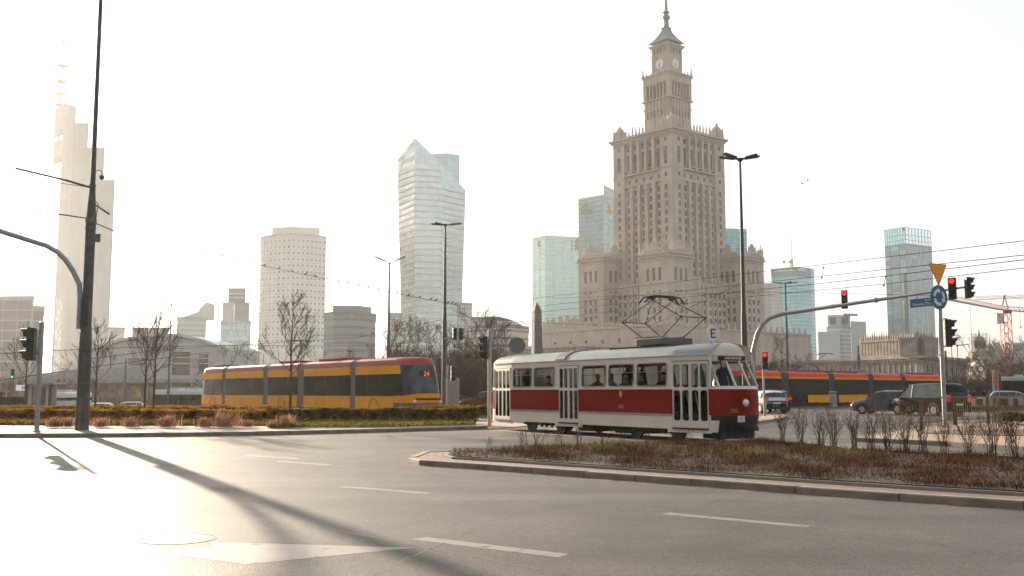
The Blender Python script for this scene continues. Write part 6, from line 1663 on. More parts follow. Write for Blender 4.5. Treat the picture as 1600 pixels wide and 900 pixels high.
lampmast('tall lamp post in front of the sculpted skyscraper', 694, 72, 351.5, [(R(80),0.9),(R(-70),0.8),(R(-115),0.6)], 0.15, None, 1.0, 0.12, 0.0, None, 6.5)
lampmast('pale double-arm lamp post next to the rounded office block', 606, 105, 411, [(R(70),0.8),(R(-70),0.8)], 0.17, m_pole2, 1.6, 0.45, 0, None, 7.0)
lampmast('thin lamp post beside the thin bare trees and the station hall', 263, 105, 475, [(R(70),0.5),(R(-70),0.5)], 0.12, m_pole2, 1.0, 0.3)
lampmast('lamp post with two flat arms in front of the blue prism tower', 1232, 130, 443, [(R(85),0.9),(R(-80),0.9),(R(150),0.5)], 0.17, None, 1.3, 0.1, 0, None, 5)
lampmast('far lamp post with one flat arm past the triangular sign pole', 1499, 120, 540, [(R(80),1.2)], 0.08, m_pole2, 1.0, 0.12)
lampmast('second far single-arm lamp post standing nearest the sign pole', 1490, 100, 529, [(R(80),1.0)], 0.06, m_pole2, 0.8, 0.12)
b = xy(1343.5, 118)
ps = T('wire_pole', 'grey overhead wire pole on a stone block behind the low-floor tram', 'pole', b)
MB().lathe([(0.2,0),(0.16,px(1343,556,118).z),(0.10,px(1343,556,118).z+0.1),(0.08,px(1343,540,118).z)], (0,0,0), 10).build('shaft', m_pole2, ps, 40)
MB().box(-0.7,0.7,-0.5,0.5,0,px(1343,577,118).z).build('base', m_conc, ps, None, 0.03)
for x, y, d_, lb in ((195,560,120,'dark thin post by the pale pavilion'), (545,540,80,'pale stone post with a capped top above the yellow tram roof'), (1480,548,75,'dark slender post right behind the signal beside the sign pole')):
    b = xy(x, d_); r_ = T('post', lb, 'post', b); h_ = px(x, y, d_).z
    if x == 545:
        MB().lathe([(0.20,0),(0.18,h_-0.5),(0.30,h_-0.42),(0.30,h_-0.3),(0.16,h_-0.2),(0.12,h_)], (0,0,0), 10).build('shaft', m_conc, r_, 40)
    else:
        MB().lathe([(0.13,0),(0.10,h_*0.6),(0.075,h_)], (0,0,0), 8).build('shaft', m_pole2, r_, 40); MB().tube([(0,0,h_*0.6),(0,0,h_*0.6+0.08)], 0.14, 8).build('collar', m_pole2, r_)
# signal pair on an arm behind the tall lamp post
b = xy(694, 70.5); r_ = T('signal_pair', 'pair of dark signal heads hung on an arm from the tall lamp post', 'traffic light', (b.x, b.y, px(694,529,70.5).z))
MB().tube([(0,0,0), (1.35,-0.1,0.18)], 0.05, 8).build('arm', m_grey, r_)
for x, az in ((710.5, -10), (719, 75)): sighead(r_, px(x, 522, 70.2) - r_.location, R(az + (170 if x < 715 else 0)), 0.85)
# signal gantry arm reaching over the junction
d0 = 46.0; b = xy(1178.5, d0); r_ = T('signal_gantry', 'long grey curved signal gantry reaching from behind the old tram over the junction', 'gantry', b)
zt_ = px(1220, 490, d0).z
e1 = px(1516, 447.5, 37.4) - b
e0 = px(1224, 490, 45.6) - b
pts = [Vector((0,0,0)), Vector((0,0,px(1180,548,d0).z)), px(1183,522,45.95) - b, px(1190,508,45.9) - b, px(1203,496.5,45.8) - b, e0] + [e0.lerp(e1, t) for t in (0.2, 0.4, 0.6, 0.8)] + [e1]
MB().tube(pts, [0.11, 0.11, 0.105, 0.10, 0.10, 0.095, 0.09, 0.08, 0.07, 0.055, 0.035], 10).build('arm', m_grey, r_, 60)
MB().tube([e0.lerp(e1,0.54), e0.lerp(e1,0.55)], 0.11, 10).tube([e0.lerp(e1,0.30), e0.lerp(e1,0.31)], 0.10, 10).build('arm_collar', m_grey, r_)
for x, y, t_, az, lit, hh in ((1319.5, 468, 42.9, 200, 'red', 0.80), (1488, 451, 38.1, 215, 'red', 0.84), (1512.5, 449.5, 37.5, 95, None, 0.80)):
    sighead(r_, px(x, y, t_ - 0.15) - b, R(az), hh, lit, arrow=(x < 1400))
# red sign texture lens arrows are shapes: a dark bar across the lit lens
# street name board
c_ = px(1444, 472.5, 38.1); r_ = T('street_sign', 'long blue street name board with white lettering hung under the gantry arm', 'street sign', c_)
u_ = (px(1466, 473, 37.5) - px(1422, 472.5, 38.7)).normalized(); u_.z = 0; L_ = (px(1472, 473, 37.4) - px(1422, 472.5, 38.7)).length
m_bluep = M('blue sign sheet', (0.01, 0.13, 0.24), 0.4, var=0.08)
cc = (px(1472, 473, 37.4) + px(1422, 472.5, 38.7))/2 - c_; cc.z = 0; nn = Vector((u_.y, -u_.x, 0))
MB().obox(cc, u_*L_/2, nn*0.015, Vector((0,0,0.16))).build('board', m_bluep, r_)
text('Rondo', 0.11, m_white2, r_, frame(cc + nn*0.02 + u_*0.12 + Vector((0,0,0.085)), u_, (0,0,1)), 'lettering', 0.002)
text('Romana Dmowskiego', 0.165, m_white2, r_, frame(cc + nn*0.02 + u_*0.12 + Vector((0,0,-0.05)), u_, (0,0,1)), 'lettering', 0.002)
MB().tube([cc + Vector((0,0,0.16)) - u_*0.4, cc + Vector((0,0,0.30)) - u_*0.4], 0.02, 6).tube([cc + Vector((0,0,0.16)) + u_*0.3, cc + Vector((0,0,0.30)) + u_*0.3], 0.02, 6).build('hanger', m_grey, r_)
# sign pole: priority triangle, roundabout disc, signal head
b = gp(1477, 672); d = b.y; b.z = 0.112
r_ = T('sign_pole', 'grey pole carrying an inverted yellow triangle, a blue roundabout disc and a dark signal head', 'sign pole', b)
def q_(x, y, dd=0.0): return px(x, y, d + dd) - b
MB().lathe([(0.11,0),(0.11,0.05),(0.078,0.08),(0.075,q_(1472,484).z),(0.05,q_(1472,483).z)], (0,0,0), 12).build('pole', m_grey, r_, 40)
MB().tube([q_(1467.5,560,-0.1), q_(1466.5,412,-0.1)], 0.022, 6).build('sign_post', m_grey, r_)
br = MB()
for y in (500, 555): br.tube([q_(1473,y), q_(1467.5,y,-0.1)], 0.03, 6)
for y in (498, 541): br.tube([q_(1473,y), q_(1480,y)], 0.025, 6)
br.build('bracket', m_grey, r_)
sighead(r_, q_(1481.5, 520.5), R(105), 1.02)
na = azv(R(152)); ua = Vector((-na.y, na.x, 0)); vz = Vector((0,0,1))      # sign faces
def ring2(o, u, v, n, r0, r1, a0, a1, k=10): return [(r1*math.cos(a0+(a1-a0)*i/k), r1*math.sin(a0+(a1-a0)*i/k)) for i in range(k+1)] + [(r0*math.cos(a1-(a1-a0)*i/k), r0*math.sin(a1-(a1-a0)*i/k)) for i in range(k+1)]
c_ = q_(1467, 464.5, -0.16); dk = MB().tube([c_ - na*0.01, c_ + na*0.012], 0.455, 40).build('roundabout_disc', m_bluep, r_, 40)
ar = MB(); ed = MB()
for k in range(3):
    a0 = R(100 + 120*k); a1 = a0 + R(72)
    P_ = ring2(0,0,0,0, 0.20, 0.31, a0, a1)
    # arrow head at a0 end
    ar.slab(P_, c_ + na*0.014, ua, vz, na, 0.003)
    t = a0; tip = a0 - R(34)
    ar.slab([(0.15*math.cos(t), 0.15*math.sin(t)), (0.265*math.cos(tip), 0.265*math.sin(tip)), (0.36*math.cos(t), 0.36*math.sin(t))], c_ + na*0.0145, ua, vz, na, 0.003)
ar.build('arrow', m_white2, dk)
c2 = q_(1466, 424, -0.16)
def tri(s): return [(-s, s*0.577), (s, s*0.577), (0, -s*1.155)]
def rtri(s, c=0.07):
    P_ = tri(s); o_ = []
    for i in range(3):
        p = Vector(P_[i]); a = Vector(P_[i-1]); b2 = Vector(P_[(i+1)%3]); o_ += [tuple(p + (a-p).normalized()*c), tuple(p + (a+b2-2*p).normalized()*c*0.35), tuple(p + (b2-p).normalized()*c)]
    return o_
m_tri = M('yellow sign sheet', (0.85, 0.34, 0.012), 0.5, var=0.06)
tg = MB().slab(rtri(0.49), c2 - na*0.012, ua, vz, na, 0.012).build('triangle_rim', M('red sign rim', (0.34,0.06,0.01), 0.5, var=0.1), r_); MB().slab(rtri(0.455), c2 + na*0.0005, ua, vz, na, 0.006).build('triangle_face', m_tri, tg)
# grey sign disc seen from behind
b = xy(808, 55); r_ = T('road_sign', 'round road sign seen from its grey back above the old tram roof', 'road sign', b)
c_ = px(808, 540, 55) - b; MB().tube([c_ - Vector((0,0.012,0)), c_ + Vector((0,0.012,0))], 0.46, 28).build('disc', M('grey sign back', (0.15,0.155,0.14), 0.6), r_, 40); MB().tube([(0,0.05,0), (0,0.05,c_.z)], 0.04, 8).build('post', m_grey, r_)
# railing along the tan footway
m_rust = M('brown railing paint', (0.13, 0.07, 0.04), 0.6, var=0.25, scale=5)
RP = [(1437, 34.0), (1489, 38.7), (1541, 40.6), (1600, 44.6), (1668, 49.0)]
LB = ['brown railing section in front of the black van, next to the sign pole', 'brown railing section just beyond the sign pole', 'brown railing section before the sandy site hoarding', 'brown railing section reaching out past the frame edge']
for i in range(4):
    a = xy(*RP[i]); b = xy(*RP[i+1]); a.z = b.z = 0.112
    u = (b - a); L_ = u.length; u.normalize()
    r_ = T('railing', LB[i], 'railing', a, math.atan2(u.y, u.x), 'brown railing along the footway')
    h_ = 1.08
    for o_ in (0.0, 0.16): MB().box(o_ - 0.03, o_ + 0.03, -0.03, 0.03, 0, h_ + (0.03 if o_ == 0 else 0)).build('post', m_rust, r_, None, 0.006)
    MB().tube([(0.16,0,h_), (L_-0.03,0,h_)], 0.026, 8).tube([(0.16,0,0.22), (L_-0.03,0,0.22)], 0.018, 8).build('rail', m_rust, r_)
    bars = MB(); k = int((L_-0.2)/0.165)
    for q in range(1, k): x_ = 0.16 + (L_ - 0.2)*q/k; bars.tube([(x_,0,0.22), (x_,0,h_)], 0.008, 5)
    bars.build('bar', m_rust, r_)
# concrete bollard post, sandy hoarding, flag, shelter
b = xy(1301, 84); r_ = T('bollard', 'short round concrete post in front of the low-floor tram', 'bollard', (b.x, b.y, 0.14))
MB().lathe([(0.34,0),(0.34,0.12),(0.30,0.14),(0.30,1.25),(0.26,1.32)], (0,0,0), 16).build('shaft', m_conc, r_, 40); MB().lathe([(0.305,1.08),(0.31,1.1),(0.31,1.18),(0.305,1.2)], (0,0,0), 16).build('collar', m_pole2, r_, 40)
m_ply = M('sandy plywood', (0.50, 0.35, 0.22), 0.8, var=0.22, scale=1.2)
for i, (x, w_, dk) in enumerate(((1514,19,0),(1533,18,0),(1556,11,1),(1569,17,0),(1590,16,0),(1610,18,0))):
    a = xy(x - w_/2, 80); c_ = xy(x + w_/2, 80.8)
    o_ = MB().box(0, (c_-a).length, -0.03, 0.03, px(x,636,80).z, px(x,622.5,80).z).build('hoarding_panel', m_ply if not dk else M('weathered plywood', (0.2,0.13,0.085), 0.85, var=0.3)); o_.location = a
    tag(o_, ['sandy site hoarding panel right behind the black van rear', 'sandy site hoarding panel between van and railing post', 'dark narrow site hoarding panel', 'sandy site hoarding panel under the orange flag', 'sandy site hoarding panel beside the pale car', 'sandy site hoarding panel cut by the frame edge'][i], 'hoarding', 'site hoarding panels')
b = xy(1560, 105); r_ = T('flag', 'orange flag on a pale pole beyond the railing', 'flag', b)
zt_ = px(1560, 578, 105).z; MB().tube([(0,0,0),(0,0,zt_)], 0.07, 6).build('pole', m_conc, r_)
fl = MB(); rows = []
for i in range(7): rows.append([Vector((-0.1 - 0.05*math.sin(j) - (0.10*j if i > 2 else 0.04*j) * (0.6 + 0.4*math.sin(i)), 0.10*math.sin(i*0.9 + j), zt_ - i*0.38)) for j in range(7)])
shell(rows, lambda i, j: 'f')['f'].build('cloth', leafmat('orange flag cloth', (0.75,0.16,0.05), (0.8,0.2,0.07), (0.7,0.13,0.04), 2.0, 0.5), r_, 60)
for x, ytop in ((1552, 580), (1554.5, 580)):
    r_ = T('flagpole', 'bare thin flagpole beside the orange flag', 'flagpole', xy(x, 120), 0, 'bare flagpoles'); z_ = px(x, ytop, 120).z; MB().tube([(0,0,0),(0,0,z_)], [0.07,0.04], 6).build('pole', m_pale, r_); MB().ball((0,0,z_+0.05), 0.09, 8, 5).build('finial', m_pale, r_)
# bus shelter with display and low dark wall
D = 70; o = xy(66, D); r_ = T('bus_shelter', 'pale framed bus shelter with glass walls behind the hedge', 'bus shelter', o)
def sx2(x): return px(x, 612, D).x - o.x
zt_ = px(60, 601, D).z
for x, mt in ((42.5, m_pole), (48, m_pale), (75, m_pale), (79, m_pole), (84.5, m_beige)): MB().box(sx2(x) - (0.09 if x not in (84.5,) else 0.14), sx2(x) + (0.09 if x != 84.5 else 0.14), -0.1, 0.1, 0, zt_).build('post', mt, r_)
MB().box(sx2(41), sx2(87), -0.4, 1.6, zt_ - 0.02, zt_ + 0.14).build('roof', m_beige, r_, None, 0.02)
MB().box(sx2(49), sx2(74), 0.02, 0.04, 0.25, zt_ - 0.1).build('glass_wall', m_pane, r_); MB().box(sx2(50), sx2(73), 1.3, 1.4, 0.1, zt_ - 0.3).build('back_panel', m_beige, r_); MB().box(sx2(51), sx2(72), 0.9, 1.2, 0.42, 0.47).build('bench', m_dark, r_)
o = xy(34, D); r_ = T('display_sign', 'white electronic display board on a post next to the bus shelter', 'display sign', o); c_ = px(34, 606, D) - o
bx = MB().obox(c_, (0.40,0,0), (0,0.06,0), (0,0,0.20)).build('screen', M('lit pale screen', (0.6,0.62,0.65), 0.4, emit=((0.8,0.85,0.9), 0.12)), r_, None, 0.01)
MB().obox(c_ + Vector((0.16,-0.065,0.0)), (0.10,0,0), (0,0.004,0), (0,0,0.035)).obox(c_ + Vector((0.07,-0.065,0)), (0.02,0,0), (0,0.004,0), (0,0,0.15)).obox(c_ + Vector((0.26,-0.065,0)), (0.02,0,0), (0,0.004,0), (0,0,0.15)).build('pictogram', m_dark, bx); MB().tube([(0.3,0,0),(0.3,0,c_.z)], 0.05, 8).build('post', m_pole2, r_)
o = xy(18, 68); r_ = T('low_barrier', 'low dark slatted barrier before the bus shelter', 'barrier', o)
x0_ = px(-40,612,68).x - o.x; x1_ = px(41,612,68).x - o.x
MB().box(x0_, x1_, -0.05, 0.05, 0.35, 1.05).build('panel', m_dark, r_); MB().box(x0_, x1_, -0.08, 0.08, 0.2, 0.3).build('kick_rail', m_tan, r_)
for q in range(5): MB().box(x0_ + (x1_-x0_)*q/4 - 0.05, x0_ + (x1_-x0_)*q/4 + 0.05, -0.07, 0.07, 0, 1.1).build('post', m_dark, r_)
person('stand', xy(3, 74), R(-60), 'brown', 'black', 'dark', 'person in brown coat waiting behind the low dark barrier', None, 0.95)
person('stand', xy(14, 75), R(200), 'grey', 'navy', 'dark', 'person in grey jacket waiting by the bus shelter display', None, 0.95)
for i, (x, d_, c_, lb) in enumerate(((1514,105,'black','person in black walking past the low palace wing beyond the van'), (1522,108,'navy','person in navy walking ahead of the one in black'), (1538,104,'black','person in dark coat walking before the flagpoles'), (1546,110,'grey','person in grey walking by the orange flag'))):
    person('stand', xy(x, d_), R(40*i), c_, 'black', 'dark', lb, 'distant pedestrians by the site', 0.95)
b = xy(699, 60.5); r_ = T('cabinet', 'sand coloured utility cabinet behind the short traffic light pole', 'cabinet', xy(707, 66)); MB().box(-0.45,0.45,-0.2,0.2,0.0,px(707,612,66).z + 0.9).build('body', m_beige, r_, None, 0.02); MB().box(-0.42,0.42,-0.215,-0.2,0.1,1.9).build('door', m_beige, r_)
o = xy(735, 78); r_ = T('tubular_fence', 'low grey tube fence between the thicket and the brown car', 'fence', o)
mb = MB(); rl = MB()
for q in range(8): mb.tube([(-3.5 + q, 0, 0), (-3.5 + q, 0, 1.0)], 0.03, 6)
rl.tube([(-3.5,0,1.0),(4.2,0,1.0)], 0.03, 6).tube([(-3.5,0,0.55),(4.2,0,0.55)], 0.02, 6); mb.build('post', m_pole2, r_); rl.build('rail', m_pole2, r_)
# ---------------------------------------------------------------- overhead wires
def wire(pts, label, r=0.012, sag=0.0, name='overhead_wire', group='tram wires over the junction'):
    P_ = [px(*p) for p in pts]; out = []
    for a, b in zip(P_[:-1], P_[1:]):
        for i in range(8): t = i/8; q = a.lerp(b, t); q.z -= sag*4*t*(1-t); out.append(q)
    out.append(P_[-1])
    return tag(MB().tube(out, r, 5).build(name, m_wire), label, 'wire', group)
wire([(1720,362,30),(1273,415,50),(820,468,110)], 'topmost tram wire sweeping from the slim glass tower across the palace', 0.013)
wire([(1720,386,30),(1280,432,52),(760,487,120)], 'second tram wire from the top across the palace front', 0.014)
wire([(1720,392,30.5),(1300,441,50),(760,496,120)], 'third tram wire close under the second one', 0.014)
wire([(1720,405,31),(1390,443,46),(1176,463,60),(780,506,120)], 'fourth and lowest tram wire behind the roundabout disc', 0.013)
wire([(1470,462,60),(1200,456,70),(860,466,110)], 'flat cross wire meeting the lamp post before the palace wing', 0.012)
wire([(300,390,70),(410,415,70),(500,434,70),(592,453,70),(720,478,71)], 'sagging wire carrying a line of perched birds', 0.017)
wire([(130,562,60),(260,546,75),(560,527,95),(690,500,72)], 'thin wire crossing behind the yellow tram over the trees', 0.016)
wire([(-40,555,55),(138,545,60),(330,540,80),(600,540,100)], 'thin wire before the station hall roof', 0.016)
wire([(-40,600,60),(140,574,70),(330,550,95)], 'rising wire in front of the pale pavilion', 0.02)
wire([(694,492,72),(860,505,75),(1010,512,70),(1165,440,47)], 'slack span wire from the tall lamp post towards the palace', 0.011, 0.0)
wire([(135,292,34),(22,276,30)], 'short feeder wire beside the curved signal arm', 0.012)
for (x, y0, y1, d_) in ((1287,418,434,49),(1384,432,446,44),(934,463,480,96)):
    a = px(x, y0, d_); b = px(x - 3, y1, d_); o_ = MB().tube([a, b], 0.011, 5).ball(a, 0.05, 6, 4).ball(b, 0.05, 6, 4).build('wire_dropper', m_wire); tag(o_, 'short dropper between two tram wires', 'wire dropper', 'wire droppers')
# ---------------------------------------------------------------- birds
def bird_mesh(fly):
    mb = MB()
    rows = []
    for x, r in ((-0.11,0.012),(-0.08,0.035),(-0.02,0.058),(0.04,0.06),(0.08,0.045),(0.10,0.036),(0.125,0.038),(0.15,0.028),(0.165,0.01),(0.19,0.002)):
        z = 0.0 if x < 0.08 else (x - 0.08)*0.7
        zt_ = z - (0.02 if x < -0.05 else 0)
        rows.append([Vector((x, r*math.cos(2*math.pi*k/8), 0.09 + zt_ + x*0.35*(0 if fly else 1) + r*math.sin(2*math.pi*k/8))) for k in range(8)])
    s = shell(rows, lambda i, j: 'b', True)['b']; mb.add(s.v, s.f)
    mb.add([(-0.10,-0.02,0.06),(-0.10,0.02,0.06),(-0.22,0.035,0.02),(-0.22,-0.035,0.02)], [(0,1,2,3)])
    if fly:
        for sg_ in (-1, 1): mb.add([(0.06, sg_*0.04, 0.11), (-0.04, sg_*0.04, 0.10), (-0.06, sg_*0.22, 0.19), (0.03, sg_*0.24, 0.20), (-0.07, sg_*0.42, 0.16)], [(0,1,2,3),(3,2,4)])
    else:
        for sg_ in (-1, 1): mb.tube([(0.0, sg_*0.02, 0.05), (0.01, sg_*0.02, 0.0)], 0.006, 4)
    return mb.mesh('bird', M('dark feathers', (0.02,0.02,0.022), 0.8, var=0.3, scale=20), 60)
BM, BF = bird_mesh(False), bird_mesh(True)
for x, y in ((325,395.5),(348,401),(369,406),(392,410.8),(413,415.5),(436,420.5),(457,424.8),(477.6,429.2),(493,432.5),(512,436.4),(529,440),(545,443.3),(560.6,446.5),(575.6,449.6),(591.6,452.9),(621,458.7),(638,462),(656,465.5),(673,468.8),(681,470.4),(700,474.1),(706,475.3),(712,476.5)):
    o_ = put('bird', BM); o_.location = px(x, y, 70); o_.scale = (0.85,)*3; o_.rotation_euler = (0,0,random.uniform(-0.6,0.6) + (0 if random.random() < 0.5 else math.pi)); tag(o_, 'small dark bird perched on the sagging wire', 'bird', 'birds perched on the wire')
for x, y, d_, l_ in ((1261, 283, 70, 'small dark bird in flight beside the four-armed lamp post'), (1252, 288, 78, 'smaller lower bird in flight in the open sky beside the palace')):
    o_ = put('bird', BF); o_.location = px(x, y, d_); o_.rotation_euler = (0.5,0.2,1.2); tag(o_, l_, 'bird')
# ---------------------------------------------------------------- vegetation
def grow(mb, tw, p, d, L, r, lev, rnd, spread=0.6, up=0.15, minr=0.006, tips=None):
    n = 3; pts = [p]; q = p
    for i in range(n):
        d = (d + Vector((rnd.gauss(0, .09), rnd.gauss(0, .09), rnd.gauss(0, .06) + up*0.35))).normalized(); q = q + d*L/n; pts.append(q)
    rs = [max(minr, r*(1 - 0.5*i/n)) for i in range(n + 1)]
    (mb if lev > 2 else tw).tube(pts, rs, 6 if lev > 3 else (4 if lev > 1 else 3), False)
    if lev <= 0:
        if tips is not None: tips.append((q, d))
        return
    k = rnd.choice((2, 3, 3)) if lev > 1 else rnd.choice((2, 3))
    for i in range(k):
        t = rnd.uniform(0.35, 1.0) if i else 1.0
        j = min(n - 1, int(t*n)); s = pts[j].lerp(pts[j+1], t*n - j)
        a = d.orthogonal().normalized(); a.rotate(Matrix.Rotation(rnd.uniform(0, 6.283), 3, d))
        nd = (d + a*rnd.uniform(0.5, 1.2)*spread).normalized()
        grow(mb, tw, s, nd, L*rnd.uniform(0.6, 0.82), r*rnd.uniform(0.5, 0.65), lev - 1, rnd, spread, up, minr, tips)
def tree_mesh(seed, H_, trunk, r, lev=5, spread=0.6, limbs=9, up=0.2, minr=0.008, first=0.35):
    rnd = random.Random(seed); mb = MB(); tw = MB()
    pts = [Vector((0,0,0))]; n = 8
    for i in range(n): pts.append(Vector((rnd.gauss(0, .02*H_*0.3)*i/n, rnd.gauss(0, .02*H_*0.3)*i/n, H_*trunk*(i+1)/n)))
    mb.tube(pts, [r*(1.35 if i == 0 else 1 - 0.75*i/n) for i in range(n + 1)], 8, False)
    for i in range(limbs):
        t = first + (1 - first)*i/(limbs - 1) if limbs > 1 else 1; j = min(n-1, int(t*n)); s = pts[j].lerp(pts[j+1], t*n - j)
        a = i*2.4 + rnd.uniform(-.4, .4); e = 0.55 + 0.5*t + rnd.uniform(-.1, .2)
        d = Vector((math.cos(a), math.sin(a), e)).normalized()
        grow(mb, tw, s, d, H_*(1 - t*0.62)*rnd.uniform(0.22, 0.3), r*0.42*(1.15 - 0.6*t), lev - 2, rnd, spread, up, minr)
    grow(mb, tw, pts[-1], Vector((0,0,1)), H_*(1 - trunk)*0.55, r*0.3, lev - 2, rnd, spread, up, minr)
    return mb.mesh('trunk', m_wood, 50), tw.mesh('crown', m_wood)
def tree(label, loc, me, rz, s, group=None, name='bare_tree', grey=False):
    if loc[1] > 70: loc = (loc[0], loc[1], gz(loc[0], loc[1]))
    r_ = T(name, label, 'tree', loc, rz, group); r_.scale = (s, s, s*random.uniform(0.94, 1.06))
    put('trunk', me[0], r_); put('crown', me[1], r_); return r_
TV = [tree_mesh(s, 8.0, 0.55, 0.16, 6, 0.62, 9, 0.16, 0.016, 0.25) for s in (1, 2, 3)]
YV = [tree_mesh(s, 5.0, 0.82, 0.065, 5, 0.55, 13, 0.25, 0.009, 0.42) for s in (21, 22, 23)]
p = gp(225, 661); tree('thin bare young tree before the hedge, the taller of a pair', (p.x, p.y, .14), YV[0], 0.3, 0.93, None, 'young_tree')
tree('thin bare young tree just behind the taller one of a pair', xy(241, 47) + Vector((0,0,.14)), YV[1], 2.0, 0.98, None, 'young_tree')
tree('bare young tree growing in front of the yellow tram', xy(454, 45) + Vector((0,0,.14)), YV[2], 1.1, 1.10, None, 'young_tree')
tree('bare young tree right behind the tall dark mast', xy(150, 50) + Vector((0,0,.14)), YV[1], 4.1, 1.0, None, 'young_tree')
tree('bare young tree behind the grey pole traffic light', xy(40, 60) + Vector((0,0,.14)), YV[0], 5.1, 1.05, None, 'young_tree')
tree('slender bare sapling above the rear of the old tram', xy(778, 62), YV[0], 3.1, 1.12, None, 'young_tree')
rnd = random.Random(5)
for x, d_, s in ((604,100,.86),(622,94,1.0),(640,104,1.0),(655,92,.78),(672,98,.92),(690,88,.72),(705,100,.95),(722,90,.8),(738,98,1.05),(752,92,1.0),(768,100,.95),(786,92,.72),(800,104,.6),(590,106,.75),(612,108,.95),(648,96,.9),(681,106,.95),(698,112,1.0),(728,106,.95),(757,108,1.1),(776,96,.85),(745,110,1.2),(630,112,1.15),(665,112,1.0),(712,112,1.05)):
    tree('bare branching tree in the thicket behind the yellow tram nose', xy(x, d_), TV[rnd.randrange(3)], rnd.uniform(0, 6), s, 'bare trees of the thicket')
for x, d_, s in ((300,135,.75),(322,125,.9),(346,130,1.05),(365,128,1.1),(385,135,1.2),(402,125,1.0),(425,130,1.05),(445,125,1.1),(470,128,1.15),(490,135,1.1),(512,125,.9),(535,130,.95),(556,122,.9),(574,128,.85)):
    tree('hazy bare tree above the yellow tram roof', xy(x, d_), TV[rnd.randrange(3)], rnd.uniform(0, 6), s*0.9, 'hazy bare trees beyond the tram')
for x, d_, s in ((1206,150,1.1),(1222,145,1.2),(1238,150,1.0),(1254,155,.9)):
    tree('bare tree in front of the palace wing beside the four-armed lamp post', xy(x, d_), TV[rnd.randrange(3)], rnd.uniform(0, 6), s*0.9, 'bare trees by the palace wing')
for x, d_, s in ((1518,180,1.3),(1530,170,1.2),(1542,185,1.3),(1555,175,1.25),(1568,180,1.3),(1582,170,1.2),(1598,180,1.3),(1614,175,1.3)):
    tree('bare tree in the dark row below the green copper roof', xy(x, d_), TV[rnd.randrange(3)], rnd.uniform(0, 6), s, 'dark bare trees below the church')
for x, d_ in ((140,140),(100,138),(20,140)): tree('bare tree in the haze by the pale pavilion', xy(x, d_), TV[rnd.randrange(3)], rnd.uniform(0, 6), 0.75, 'hazy trees by the pavilion')
# undergrowth that reads as one mass below the thicket
def brush(name, pts, wd, hh, n, mat, seed, r=0.014):
    rnd = random.Random(seed); mb = MB()
    for i in range(n):
        t = rnd.random()*(len(pts)-1); j = int(t); c = Vector(pts[j]).lerp(Vector(pts[min(j+1, len(pts)-1)]), t - j)
        p = Vector((c.x + rnd.gauss(0, wd), c.y + rnd.gauss(0, wd), 0)); p.z = gz(p.x, p.y); h = hh*rnd.uniform(0.5, 1.15)
        d = Vector((rnd.gauss(0, .35), rnd.gauss(0, .35), 1)).normalized(); q = p + d*h*0.5; q2 = q + (d + Vector((rnd.gauss(0,.4), rnd.gauss(0,.4), .2))).normalized()*h*0.5
        mb.tube([p, q, q2], [r, r*0.8, r*0.4], 3, False)
        for _ in range(2): mb.tube([q, q + Vector((rnd.gauss(0,.4), rnd.gauss(0,.4), rnd.uniform(.2,.7)))*h*0.4], [r*0.7, r*0.3], 3, False)
    return mb.build(name, mat, None, kind='stuff')
brush('undergrowth', [xy(592, 92), xy(660, 86), xy(740, 86), xy(800, 92)], 2.5, 3.6, 8500, M('brown undergrowth stems', (0.09,0.055,0.032), 0.9, var=0.35, scale=1.0), 3, 0.02)
brush('undergrowth', [xy(290, 120), xy(400, 118), xy(500, 116), xy(590, 112)], 2.5, 2.8, 3000, m_woodgrey, 4, 0.025)
brush('undergrowth', [xy(1480, 150), xy(1560, 150), xy(1640, 150)], 3.0, 4.0, 3000, m_wood, 6, 0.03)
brush('undergrowth', [xy(130, 130), xy(230, 128), xy(280, 128)], 2.0, 2.2, 1500, M('reddish undergrowth stems', (0.17,0.09,0.055), 0.9), 7, 0.025)
